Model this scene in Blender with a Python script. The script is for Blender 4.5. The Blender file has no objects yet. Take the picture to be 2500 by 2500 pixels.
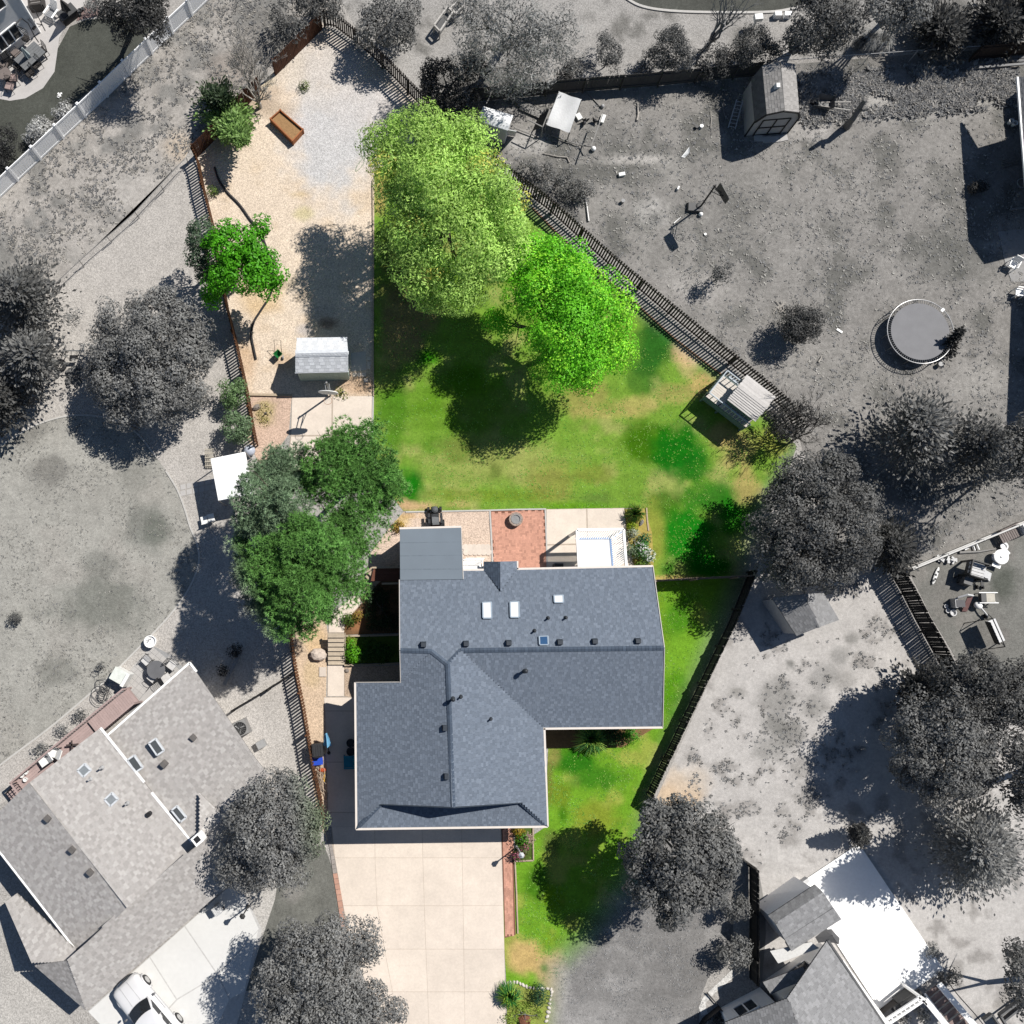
import bpy, bmesh, math, random
import numpy as np
from mathutils import Vector, Matrix, geometry
random.seed(11)
rng = np.random.default_rng(11)
SC = bpy.context.scene
LINK = SC.collection.objects.link
U = random.uniform
# ------------------------------------------------------------------ camera (a drone 54 m up, looking almost straight down)
CAM_H, FPX, PITCH, CPX, CPY = 54.0, 2222.0, math.radians(7.45), 985.0, 1250.0
cam_data = bpy.data.cameras.new("camera")
cam_data.sensor_width = 36
cam_data.lens = FPX / 2500 * 36
cam_data.shift_x = (1250 - CPX) / 2500
cam_data.clip_end = 6000
cam = bpy.data.objects.new("camera", cam_data)
cam.location = (0, 0, CAM_H)
cam.rotation_euler = (PITCH, 0, 0)
LINK(cam)
SC.camera = cam
# ------------------------------------------------------------------ daylight
SUN_EL, SUN_AZ = math.radians(51), math.radians(36)          # azimuth counted from +X (east) towards +Y (north)
sd = Vector((math.cos(SUN_AZ) * math.cos(SUN_EL), math.sin(SUN_AZ) * math.cos(SUN_EL), math.sin(SUN_EL)))
W = bpy.data.worlds.new("World")
SC.world = W
W.use_nodes = True
nt = W.node_tree
sky = nt.nodes.new("ShaderNodeTexSky")
sky.sky_type = 'NISHITA'
sky.sun_disc = False
sky.ozone_density = 2.5
sky.dust_density = 0.2
sky.sun_elevation = SUN_EL
sky.sun_rotation = math.radians(90) - SUN_AZ
bg = nt.nodes["Background"]
bg.inputs[1].default_value = 0.05
nt.links.new(sky.outputs[0], bg.inputs[0])
sl = bpy.data.lights.new("sun", 'SUN')
sl.energy = 4.4
sl.angle = math.radians(0.5)
sl.color = (1.0, 0.96, 0.9)
sun = bpy.data.objects.new("sun", sl)
sun.rotation_euler = (-sd).to_track_quat('-Z', 'Y').to_euler()
sun.location = sd * 80
LINK(sun)
vs = SC.view_settings
vs.view_transform = 'Standard'
vs.look = 'None'
vs.gamma = 1
vs.use_curve_mapping = False
vs.exposure = 0.52
KD = 1.5                                                     # what a sunlit level surface of albedo 1 shows, roughly
_c, _s = math.cos(PITCH), math.sin(PITCH)

def G(px, py, h=0.0):
    """The point of the place, h metres up, that the photograph (2500 px) shows at px, py."""
    dx = (px - CPX) / FPX
    dy = -(py - CPY) / FPX
    y = dy * _c + _s
    z = dy * _s - _c
    t = (CAM_H - h) / (-z)
    return Vector((t * dx, t * y, h))

def GN(px, py, h=0.0):
    dx = (px - CPX) / FPX
    dy = -(py - CPY) / FPX
    t = (CAM_H - h) / (_c - dy * _s)
    return t * dx, t * (dy * _c + _s)

def lin(v):
    v /= 255.0
    return v / 12.92 if v <= 0.04045 else ((v + 0.055) / 1.055) ** 2.4

def A(r, g=None, b=None, k=1.0):
    """Albedo of a level surface that shows this sRGB colour in full sun."""
    if g is None:
        g = b = r
    return tuple(min(0.86, lin(v) * k / KD) for v in (r, g, b))

# ------------------------------------------------------------------ noise in numpy
def _hash(ix, iy, seed):
    n = (ix.astype(np.int64) * 374761393 + iy.astype(np.int64) * 668265263 + seed * 974711) & 0x7fffffff
    n = ((n ^ (n >> 13)) * 1274126177) & 0x7fffffff
    return ((n ^ (n >> 16)) & 0xffff) / 65535.0

def vnoise(x, y, sc, seed=0):
    x = np.asarray(x, float) / sc
    y = np.asarray(y, float) / sc
    ix, iy = np.floor(x), np.floor(y)
    fx, fy = x - ix, y - iy
    fx = fx * fx * (3 - 2 * fx)
    fy = fy * fy * (3 - 2 * fy)
    a, b = _hash(ix, iy, seed), _hash(ix + 1, iy, seed)
    c, d = _hash(ix, iy + 1, seed), _hash(ix + 1, iy + 1, seed)
    return (a * (1 - fx) + b * fx) * (1 - fy) + (c * (1 - fx) + d * fx) * fy

def fbm(x, y, sc, seed=0, o=3):
    t = 0.0
    w = 0.0
    for k in range(o):
        a = 0.55 ** k
        t = t + a * vnoise(x, y, sc / 2 ** k, seed + 17 * k)
        w += a
    return t / w

def sstep(a, b, v):
    t = np.clip((v - a) / (b - a), 0, 1)
    return t * t * (3 - 2 * t)

def inside(px, py, poly):
    px, py = np.asarray(px, float), np.asarray(py, float)
    r = np.zeros(px.shape, bool)
    n = len(poly)
    for i in range(n):
        x0, y0 = poly[i]
        x1, y1 = poly[(i + 1) % n]
        if y0 == y1:
            continue
        c = ((y0 > py) != (y1 > py)) & (px < (x1 - x0) * (py - y0) / (y1 - y0) + x0)
        r ^= c
    return r

def pdist(px, py, poly):
    d = np.full(np.shape(px), 1e9)
    n = len(poly)
    for i in range(n):
        x0, y0 = poly[i]
        x1, y1 = poly[(i + 1) % n]
        ex, ey = x1 - x0, y1 - y0
        t = np.clip(((px - x0) * ex + (py - y0) * ey) / (ex * ex + ey * ey + 1e-9), 0, 1)
        d = np.minimum(d, np.hypot(px - x0 - t * ex, py - y0 - t * ey))
    return d

LOT = [(785, 60), (905, 150), (1040, 270), (1220, 440), (1400, 610), (1620, 805), (1770, 925), (1890, 1025), (1945, 1090), (1850, 1240), (1800, 1420),
       (1590, 1950), (1570, 2090), (1430, 2290), (1350, 2360), (1330, 2500), (1325, 2700), (960, 2700), (950, 2450), (870, 2300),
       (835, 2180), (790, 2050), (770, 1900), (745, 1800), (715, 1600), (665, 1480), (600, 1330), (585, 1190), (605, 1080), (560, 900),
       (500, 800), (470, 680), (480, 560), (470, 400), (560, 270), (680, 140)]

def vmask(px, py, soft=45):
    """1 where the garden of the blue roofed house lies, 0 outside it."""
    px, py = np.asarray(px, float), np.asarray(py, float)
    d = pdist(px, py, LOT)
    return sstep(-soft, soft, np.where(inside(px, py, LOT), d, -d))

# ------------------------------------------------------------------ materials
MATS = {}

def _noise(nt, vec, scale, detail=2):
    n = nt.nodes.new("ShaderNodeTexNoise")
    n.inputs['Scale'].default_value = scale
    n.inputs['Detail'].default_value = detail
    nt.links.new(vec, n.inputs['Vector'])
    return n.outputs['Fac']

def _rng(nt, fac, lo, hi, a=0.25, b=0.75):
    m = nt.nodes.new("ShaderNodeMapRange")
    m.inputs[1].default_value = a
    m.inputs[2].default_value = b
    m.inputs[3].default_value = lo
    m.inputs[4].default_value = hi
    nt.links.new(fac, m.inputs[0])
    return m.outputs[0]

def _mul(nt, col, fac):
    m = nt.nodes.new("ShaderNodeVectorMath")
    m.operation = 'SCALE'
    nt.links.new(col, m.inputs[0])
    nt.links.new(fac, m.inputs['Scale'])
    return m.outputs[0]

def M(name, col=None, rough=0.8, noise=((6, 0.12),), metal=0.0, rand=0.0, spec=0.3, bump=0.0, voro=None, stretch=None, trans=0.0):
    """A procedural material. col None takes the colour of each face or point (attribute Col)."""
    if name in MATS:
        return MATS[name]
    m = bpy.data.materials.new(name)
    m.use_nodes = True
    nt = m.node_tree
    b = nt.nodes["Principled BSDF"]
    if col is None:
        at = nt.nodes.new("ShaderNodeAttribute")
        at.attribute_name = "Col"
        c = at.outputs['Color']
    else:
        rgb = nt.nodes.new("ShaderNodeRGB")
        rgb.outputs[0].default_value = (*col, 1)
        c = rgb.outputs[0]
    geo = nt.nodes.new("ShaderNodeNewGeometry")
    vec = geo.outputs['Position']
    if stretch:
        vm = nt.nodes.new("ShaderNodeVectorMath")
        vm.operation = 'MULTIPLY'
        vm.inputs[1].default_value = stretch
        tc = nt.nodes.new("ShaderNodeTexCoord")
        nt.links.new(tc.outputs['Object'], vm.inputs[0])
        vec = vm.outputs[0]
    last = None
    for sc, amp in noise:
        last = _noise(nt, vec, sc)
        c = _mul(nt, c, _rng(nt, last, 1 - amp, 1 + amp))
    if voro:
        v = nt.nodes.new("ShaderNodeTexVoronoi")
        v.inputs['Scale'].default_value = voro[0]
        nt.links.new(vec, v.inputs['Vector'])
        sx = nt.nodes.new("ShaderNodeSeparateColor")
        nt.links.new(v.outputs['Color'], sx.inputs[0])
        c = _mul(nt, c, _rng(nt, sx.outputs[0], 1 - voro[1], 1 + voro[1], 0, 1))
        last = v.outputs['Distance']
    if rand:
        oi = nt.nodes.new("ShaderNodeObjectInfo")
        c = _mul(nt, c, _rng(nt, oi.outputs['Random'], 1 - rand, 1 + rand, 0, 1))
    nt.links.new(c, b.inputs['Base Color'])
    b.inputs['Roughness'].default_value = rough
    b.inputs['Metallic'].default_value = metal
    b.inputs['Specular IOR Level'].default_value = spec
    if bump and last is not None:
        bp = nt.nodes.new("ShaderNodeBump")
        bp.inputs['Strength'].default_value = bump
        bp.inputs['Distance'].default_value = 0.03
        nt.links.new(last, bp.inputs['Height'])
        nt.links.new(bp.outputs[0], b.inputs['Normal'])
    if trans:
        t = nt.nodes.new("ShaderNodeBsdfTranslucent")
        nt.links.new(c, t.inputs[0])
        mx = nt.nodes.new("ShaderNodeMixShader")
        mx.inputs[0].default_value = trans
        out = nt.nodes["Material Output"]
        nt.links.new(b.outputs[0], mx.inputs[1])
        nt.links.new(t.outputs[0], mx.inputs[2])
        nt.links.new(mx.outputs[0], out.inputs[0])
    MATS[name] = m
    return m

LEAF = M("leaf", None, 0.55, ((40, 0.1),), spec=0.25, trans=0.3)
NEEDLE = M("needle", None, 0.6, ((30, 0.1),), spec=0.2, trans=0.12)
GRASS = M("mown grass", None, 0.9, ((1.6, 0.12), (6, 0.16), (17, 0.22)), spec=0.05, bump=0.4)
WEEDY = M("weedy grass", None, 0.95, ((1.3, 0.13), (4.5, 0.2), (15, 0.26)), spec=0.05, bump=0.5)
GRAVEL = M("gravel", None, 0.95, ((1.2, 0.06), (9, 0.1)), spec=0.1, voro=(19, 0.25), bump=0.3)
DIRT = M("dirt", None, 0.95, ((1.7, 0.1), (6, 0.12), (24, 0.18)), spec=0.05, bump=0.3)
CONC = M("concrete", None, 0.85, ((0.7, 0.05), (3, 0.04), (28, 0.05)), spec=0.2)
SHINGLE = M("shingle", None, 0.9, ((30, 0.16),), spec=0.15)
GLASSY = M("window glass", (0.03, 0.035, 0.04), 0.08, ((2, 0.1),), spec=0.6)
WHITE = M("white paint", (.82, .815, .8), 0.5, ((7, 0.04),))
OFFW = M("off white plastic", (.68, .68, .66), 0.5, ((7, 0.05),))
DARKM = M("dark metal", (0.025, 0.025, 0.027), 0.5, ((9, 0.2),), metal=0.3)
BLACK = M("black plastic", (0.018, 0.018, 0.02), 0.5, ((9, 0.2),))
GREYM = M("grey metal", (0.25, 0.25, 0.25), 0.45, ((9, 0.1),), metal=0.5)
BARK = M("bark", (0.12, 0.095, 0.075), 0.9, ((14, 0.3),))
BARKG = M("grey bark", (0.13, 0.125, 0.12), 0.9, ((14, 0.3),))
PALEBARK = M("pale dead bark", A(190, 184, 176), 0.9, ((14, 0.2),))

# ------------------------------------------------------------------ objects
ORI = {}

def tag(o, label=None, cat=None, group=None, kind=None):
    if label:
        o["label"] = label
    if cat:
        o["category"] = cat
    if group:
        o["group"] = group
    if kind:
        o["kind"] = kind
    return o

def thing(name, label, cat, loc=(0, 0, 0), rz=0.0, group=None, world=True, kind=None):
    """An empty at a thing's base. world: its parts are given in world coordinates."""
    o = bpy.data.objects.new(name, None)
    o.empty_display_size = 0.2
    LINK(o)
    o.location = loc
    o.rotation_euler = (0, 0, rz)
    ORI[o.name] = Vector(loc) if world else Vector((0, 0, 0))
    return tag(o, label, cat, group, kind)

class MB:
    def __init__(self):
        self.v, self.f, self.c = [], [], []

    def add(self, vs, fs, col=None):
        n = len(self.v)
        self.v += [tuple(p) for p in vs]
        self.f += [tuple(n + i for i in f) for f in fs]
        self.c += [col or (0.5, 0.5, 0.5)] * len(fs)
        return self

    def box(self, c, s, rz=0.0, rx=0.0, ry=0.0, col=None, taper=1.0):
        m = Matrix.Rotation(rz, 3, 'Z') @ Matrix.Rotation(ry, 3, 'Y') @ Matrix.Rotation(rx, 3, 'X')
        vs = []
        for z in (-0.5, 0.5):
            k = taper if z > 0 else 1
            for x, y in ((-0.5, -0.5), (0.5, -0.5), (0.5, 0.5), (-0.5, 0.5)):
                vs.append(Vector(c) + m @ Vector((x * s[0] * k, y * s[1] * k, z * s[2])))
        return self.add(vs, [(0, 3, 2, 1), (4, 5, 6, 7), (0, 1, 5, 4), (1, 2, 6, 5), (2, 3, 7, 6), (3, 0, 4, 7)], col)

    def bar(self, a, b, w, t=None, col=None, up=(0, 0, 1)):
        a, b = Vector(a), Vector(b)
        d = (b - a).normalized()
        s = d.cross(Vector(up))
        if s.length < 1e-4:
            s = d.cross(Vector((1, 0, 0)))
        s.normalize()
        u = s.cross(d)
        t = w if t is None else t
        vs = [p + s * (i * w / 2) + u * (j * t / 2) for p in (a, b) for i, j in ((-1, -1), (1, -1), (1, 1), (-1, 1))]
        return self.add(vs, [(0, 3, 2, 1), (4, 5, 6, 7), (0, 1, 5, 4), (1, 2, 6, 5), (2, 3, 7, 6), (3, 0, 4, 7)], col)

    def tube(self, pts, r, n=6, col=None):
        pts = [Vector(p) for p in pts]
        rs = list(r) if hasattr(r, '__len__') else [r] * len(pts)
        vs = []
        for i, p in enumerate(pts):
            d = (pts[min(i + 1, len(pts) - 1)] - pts[max(i - 1, 0)]).normalized()
            a = d.cross(Vector((0.3, 0.2, 1)) if abs(d.z) < 0.9 else Vector((1, 0, 0))).normalized()
            b = d.cross(a)
            vs += [p + (a * math.cos(2 * math.pi * k / n) + b * math.sin(2 * math.pi * k / n)) * rs[i] for k in range(n)]
        fs = []
        for i in range(len(pts) - 1):
            for k in range(n):
                k2 = (k + 1) % n
                fs.append((i * n + k, i * n + k2, (i + 1) * n + k2, (i + 1) * n + k))
        fs += [tuple(reversed(range(n))), tuple((len(pts) - 1) * n + k for k in range(n))]
        return self.add(vs, fs, col)

    def lathe(self, prof, c=(0, 0, 0), n=16, col=None, wob=0.0):
        c = Vector(c)
        vs, fs = [], []
        for r, z in prof:
            for k in range(n):
                a = 2 * math.pi * k / n
                q = 1 + wob * math.sin(3 * a + z * 5)
                vs.append(c + Vector((r * q * math.cos(a), r * q * math.sin(a), z)))
        for i in range(len(prof) - 1):
            for k in range(n):
                k2 = (k + 1) % n
                fs.append((i * n + k, i * n + k2, (i + 1) * n + k2, (i + 1) * n + k))
        if prof[0][0] > 1e-3:
            fs.append(tuple(reversed(range(n))))
        if prof[-1][0] > 1e-3:
            fs.append(tuple((len(prof) - 1) * n + k for k in range(n)))
        return self.add(vs, fs, col)

    def prism(self, poly, z0, z1, col=None):
        """poly: points with x, y (z0, z1 are levels), any orientation, convex or nearly."""
        n = len(poly)
        ar = sum(poly[i][0] * poly[(i + 1) % n][1] - poly[(i + 1) % n][0] * poly[i][1] for i in range(n))
        p = list(poly) if ar > 0 else list(reversed(poly))
        vs = [(q[0], q[1], z0) for q in p] + [(q[0], q[1], z1) for q in p]
        fs = [tuple(reversed(range(n))), tuple(range(n, 2 * n))]
        fs += [(i, (i + 1) % n, n + (i + 1) % n, n + i) for i in range(n)]
        return self.add(vs, fs, col)

    def slab(self, pts, t, col=None):
        """A plate: points on its top face (counter clockwise from above), t thick, hung below."""
        pts = [Vector(p) for p in pts]
        n = len(pts)
        nr = Vector((0, 0, 0))
        for i in range(n):
            a, b = pts[i], pts[(i + 1) % n]
            nr += Vector(((a.y - b.y) * (a.z + b.z), (a.z - b.z) * (a.x + b.x), (a.x - b.x) * (a.y + b.y)))
        if nr.z < 0:
            pts.reverse()
        dn = Vector((0, 0, -t))
        vs = pts + [p + dn for p in pts]
        fs = [tuple(range(n)), tuple(reversed(range(n, 2 * n)))]
        fs += [(i, n + i, n + (i + 1) % n, (i + 1) % n) for i in range(n)]
        return self.add(vs, fs, col)

    def ball(self, c, r, n=10, m=7, col=None, sq=(1, 1, 1), wob=0.0):
        c = Vector(c)
        vs = [c + Vector((0, 0, -r * sq[2]))]
        for i in range(1, m):
            t = math.pi * i / m
            for k in range(n):
                a = 2 * math.pi * k / n
                w = 1 + (U(-wob, wob) if wob else 0)
                vs.append(c + Vector((r * sq[0] * w * math.sin(t) * math.cos(a), r * sq[1] * w * math.sin(t) * math.sin(a), -r * sq[2] * w * math.cos(t))))
        vs.append(c + Vector((0, 0, r * sq[2])))
        fs = [(0, 1 + (k + 1) % n, 1 + k) for k in range(n)]
        for i in range(m - 2):
            for k in range(n):
                a0, a1 = 1 + i * n + k, 1 + i * n + (k + 1) % n
                fs.append((a0, a1, a1 + n, a0 + n))
        L = len(vs) - 1
        fs += [(L, 1 + (m - 2) * n + k, 1 + (m - 2) * n + (k + 1) % n) for k in range(n)]
        return self.add(vs, fs, col)

    def mesh(self, name, mat, off=None, attr=False, smooth=False):
        me = bpy.data.meshes.new(name)
        v = self.v if off is None else [(p[0] - off[0], p[1] - off[1], p[2] - off[2]) for p in self.v]
        me.from_pydata(v, [], self.f)
        if attr:
            a = me.attributes.new("Col", 'FLOAT_COLOR', 'FACE')
            a.data.foreach_set("color", np.hstack([np.array(self.c, float), np.ones((len(self.c), 1))]).ravel())
        me.materials.append(mat)
        if smooth:
            me.polygons.foreach_set("use_smooth", [True] * len(me.polygons))
        me.update()
        return me

    def build(self, name, mat, parent=None, label=None, attr=False, smooth=False, kind=None):
        off = ORI.get(parent.name) if parent else None
        o = bpy.data.objects.new(name, self.mesh(name, mat, off, attr, smooth))
        LINK(o)
        if parent:
            o.parent = parent
            ORI[o.name] = off
        if label:
            o["label"] = label
        if kind:
            o["kind"] = kind
        return o

    def solo(self, name, mat, label, cat, base, group=None, rz=0.0, local=False, attr=False, smooth=False, kind=None):
        """A thing that is one mesh."""
        o = bpy.data.objects.new(name, self.mesh(name, mat, None if local else Vector(base), attr, smooth))
        LINK(o)
        o.location = base
        o.rotation_euler = (0, 0, rz)
        ORI[o.name] = Vector((0, 0, 0)) if local else Vector(base)
        return tag(o, label, cat, group, kind)

def quadmesh(name, V, cols, mat, parent=None, k=4):
    """V: n x k x 3 array, cols: n x 3: n loose faces of k corners, as one mesh."""
    n = len(V)
    me = bpy.data.meshes.new(name)
    me.vertices.add(n * k)
    off = ORI.get(parent.name) if parent else None
    P = V.reshape(-1, 3)
    if off is not None:
        P = P - np.array(off)
    me.vertices.foreach_set("co", P.astype(np.float32).ravel())
    me.loops.add(n * k)
    me.loops.foreach_set("vertex_index", np.arange(n * k, dtype=np.int32))
    me.polygons.add(n)
    me.polygons.foreach_set("loop_start", np.arange(0, n * k, k, dtype=np.int32))
    me.polygons.foreach_set("loop_total", np.full(n, k, np.int32))
    me.update(calc_edges=True)
    a = me.attributes.new("Col", 'FLOAT_COLOR', 'FACE')
    a.data.foreach_set("color", np.hstack([np.clip(cols, 0.002, 0.9), np.ones((n, 1))]).astype(np.float32).ravel())
    me.materials.append(mat)
    o = bpy.data.objects.new(name, me)
    LINK(o)
    if parent:
        o.parent = parent
        ORI[o.name] = off
    return o

def put(src, loc, rz=0.0, label=None, group=None, sc=1.0):
    """A copy of a thing with copies of its parts and sub-parts."""
    r = src.copy()
    LINK(r)
    r.location = loc
    r.rotation_euler = (0, 0, rz)
    r.scale = (sc, sc, sc)
    if label:
        r["label"] = label
    if group:
        r["group"] = group
    for ch in list(src.children):
        c = ch.copy()
        LINK(c)
        c.parent = r
        for g in ch.children:
            d = g.copy()
            LINK(d)
            d.parent = c
    return r

def part(name, me, parent, loc=(0, 0, 0), rz=0.0, ry=0.0, rx=0.0):
    """A piece that shares its mesh with its like; loc in world coordinates."""
    o = bpy.data.objects.new(name, me)
    LINK(o)
    o.parent = parent
    off = ORI.get(parent.name, Vector((0, 0, 0)))
    o.location = Vector(loc) - off
    o.rotation_euler = (rx, ry, rz)
    ORI[o.name] = off
    return o

def ang(a, b):
    return math.atan2(b[1] - a[1], b[0] - a[0])
# ================================================================== the ground
def smooth_poly(pts, step=14, wob=0.0):
    out = []
    n = len(pts)
    for i in range(n):
        x0, y0 = pts[i]
        x1, y1 = pts[(i + 1) % n]
        k = max(1, int(math.hypot(x1 - x0, y1 - y0) / step))
        for j in range(k):
            t = j / k
            out.append((x0 + (x1 - x0) * t + (U(-wob, wob) if j else 0), y0 + (y1 - y0) * t + (U(-wob, wob) if j else 0)))
    return out

def curve(pts, n=8):
    """Catmull-Rom through open points."""
    out = []
    P = [pts[0]] + list(pts) + [pts[-1]]
    for i in range(1, len(P) - 2):
        for j in range(n):
            t = j / n
            q = []
            for d in range(len(pts[0])):
                a, b, c, e = P[i - 1][d], P[i][d], P[i + 1][d], P[i + 2][d]
                q.append(0.5 * (2 * b + (c - a) * t + (2 * a - 5 * b + 4 * c - e) * t * t + (3 * b - 3 * c + e - a) * t ** 3))
            out.append(tuple(q))
    out.append(tuple(pts[-1]))
    return out

def zone(name, poly, z, colfn, mat, label, cat="ground", res=11, wob=0.0, kind='structure'):
    """A sheet of ground with a colour at every point, cut to its outline."""
    ed = smooth_poly(poly, res * 1.3, wob)
    xs = [p[0] for p in ed]
    ys = [p[1] for p in ed]
    gx, gy = np.meshgrid(np.arange(min(xs), max(xs), res), np.arange(min(ys), max(ys), res))
    gx = gx.ravel() + rng.uniform(-0.3, 0.3, gx.size) * res
    gy = gy.ravel() + rng.uniform(-0.3, 0.3, gy.size) * res
    ok = inside(gx, gy, ed)
    ok[ok] = pdist(gx[ok], gy[ok], ed) > res * 0.45
    pts = ed + list(zip(gx[ok], gy[ok]))
    n = len(ed)
    r = geometry.delaunay_2d_cdt([Vector(p) for p in pts], [(i, (i + 1) % n) for i in range(n)], [], 1, 1e-4)
    P = np.array([tuple(p) for p in r[0]])
    X, Y = GN(P[:, 0], P[:, 1], z)
    V = np.stack([X, Y, np.full(len(X), z)], 1)
    c = colfn(P[:, 0], P[:, 1])
    me = bpy.data.meshes.new(name)
    faces = []
    for f in r[2]:
        a, b, c_ = (V[f[0]], V[f[1]], V[f[2]])
        faces.append(f if (b[0] - a[0]) * (c_[1] - a[1]) - (b[1] - a[1]) * (c_[0] - a[0]) > 0 else f[::-1])
    me.from_pydata(V.tolist(), [], faces)
    at = me.attributes.new("Col", 'FLOAT_COLOR', 'POINT')
    at.data.foreach_set("color", np.hstack([np.clip(c, 0.003, 0.86), np.ones((len(c), 1))]).astype(np.float32).ravel())
    me.materials.append(mat)
    o = bpy.data.objects.new(name, me)
    LINK(o)
    return tag(o, label, cat, None, kind)

def mixc(a, b, t):
    t = np.asarray(t)[:, None]
    return np.asarray(a) * (1 - t) + np.asarray(b) * t

def cf(base, var=0.12, sc=120, seed=1, patches=(), alt=None, altsc=70, altlo=0.45, althi=0.65):
    """A colour function: base with soft variation, a second colour in noise patches, and spots of dirt or lush growth."""
    def f(px, py):
        n = fbm(px, py, sc, seed)
        c = np.array(base)[None, :] * (1 + var * 2.4 * (n[:, None] - 0.5))
        if alt is not None:
            t = sstep(altlo, althi, fbm(px, py, altsc, seed + 5))
            c = mixc(c, np.array(alt)[None, :] * np.ones_like(c), t)
        for (x, y, rx, ry, col, st) in patches:
            d = np.hypot((px - x) / rx, (py - y) / ry) + 0.7 * (fbm(px, py, 60, seed + 9) - 0.5) + 0.5 * (fbm(px, py, 20, seed + 3) - 0.5)
            t = (1 - sstep(0.4, 1.15, d)) * st
            c = mixc(c, np.array(col)[None, :] * np.ones_like(c), t)
        return c
    return f

# terrain far beyond the picture, one sheet
far = MB()
far.add([(-1500, -1500, -0.06), (1500, -1500, -0.06), (1500, 1500, -0.06), (-1500, 1500, -0.06)], [(0, 1, 2, 3)], A(160, 157, 152))
o = far.build("terrain", M("far dry ground", A(160, 157, 152), 0.95, ((0.05, 0.2), (0.6, 0.2), (6, 0.2))))
tag(o, "dry grey ground spreading out beyond the gardens", "ground", None, 'structure')
zone("ground", [(-500, -500), (3000, -500), (3000, 3000), (-500, 3000)], 0.0, cf(A(178, 174, 169), 0.1, 160, 3), GRAVEL,
     "pale grey gravel and dirt under all the gardens", res=34)

g1, g2, g3 = A(168, 163, 157), A(132, 130, 125), A(105, 104, 100)
zone("field", [(-60, 480), (20, 440), (190, 282), (470, 20), (530, -60), (880, -60), (800, 50), (690, 150), (600, 220), (520, 300), (470, 350), (452, 385), (327, 520), (207, 626), (125, 700), (60, 690), (-60, 760)],
     0.004, cf(A(176, 171, 165), 0.14, 90, 21, [(330, 470, 120, 60, A(192, 187, 181), .8), (250, 600, 150, 60, A(186, 181, 175), .7), (60, 640, 90, 70, A(138, 136, 131), .5), (560, 180, 70, 80, A(150, 138, 128), .5), (640, 60, 100, 60, A(120, 118, 114), .6), (440, 360, 50, 50, A(205, 190, 172), .8)],
                A(144, 142, 138), 45, 0.46, 0.66), WEEDY, "rough grey weedy field beyond the long white fence", "field", res=10)
zone("lawn", [(-60, 230), (25, 245), (60, 240), (100, 215), (130, 175), (140, 120), (170, 65), (210, 48), (300, 40), (380, 60), (345, 105), (240, 205), (130, 305), (20, 415), (-60, 470)], 0.006,
     cf(A(84, 86, 80), 0.12, 50, 31, [(90, 250, 60, 30, A(96, 98, 92), .6)]), GRASS, "small dark grey lawn curving round the furnished patio", "lawn", res=10)
zone("patio", [(-60, 60), (60, -20), (180, -60), (215, -20), (198, 30), (165, 58), (145, 90), (138, 140), (133, 175), (105, 215), (62, 240), (24, 246), (-60, 230)], 0.01,
     cf(A(205, 201, 198), 0.05, 40, 32), CONC, "pale curved patio slab beside the sided house", "patio", res=10)
zone("gravel_bed", [(20, 425), (130, 318), (250, 212), (244, 202), (120, 300), (60, 370), (-10, 450)], 0.011, cf(A(150, 146, 141), 0.2, 30, 33), GRAVEL, "narrow gravel strip inside the white fence", "gravel", res=9)
# west neighbour: gravel, lawn with edging
zone("gravel_yard", [(-60, 770), (125, 700), (207, 626), (453, 385), (480, 380), (520, 540), (560, 740), (610, 960), (640, 1080), (690, 1400), (740, 1720), (790, 1960), (810, 2080), (700, 2060), (640, 1880), (460, 1640), (240, 1790), (60, 1920), (-60, 2010)],
     0.004, cf(A(193, 188, 182), 0.06, 80, 41, [(560, 600, 60, 200, A(205, 188, 170), .7), (620, 1800, 100, 120, A(205, 200, 195), .6)]), GRAVEL, "pale gravel yard west of the picket fence", "gravel yard", res=13)
lw = curve([(-60, 1125), (0, 1091), (60, 1052), (130, 1023), (230, 1012), (310, 1040), (352, 1078), (395, 1135), (425, 1180), (446, 1225), (460, 1275), (475, 1310), (486, 1350), (482, 1390), (460, 1440), (425, 1490), (390, 1530), (355, 1565), (290, 1632), (235, 1680), (150, 1755), (60, 1822), (0, 1870), (-60, 1910)], 6)
zone("lawn", lw, 0.008, cf(A(172, 170, 163), 0.1, 110, 42, [(60, 1060, 60, 40, A(120, 118, 113), .6), (120, 1150, 60, 40, A(112, 110, 106), .6), (350, 1280, 60, 80, A(122, 124, 118), .7), (240, 1480, 140, 90, A(120, 122, 115), .75), (130, 1640, 60, 50, A(118, 119, 113), .6), (35, 1510, 16, 16, A(80, 82, 78), .8), (380, 1290, 40, 50, A(110, 114, 106), .7),
     (330, 1160, 60, 60, A(128, 128, 122), .5), (250, 1380, 60, 40, A(125, 126, 120), .6)], A(172, 169, 162), 70, 0.5, 0.72), GRASS, "big rounded grey lawn edged by a pale mowing strip", "lawn", res=10)
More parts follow.
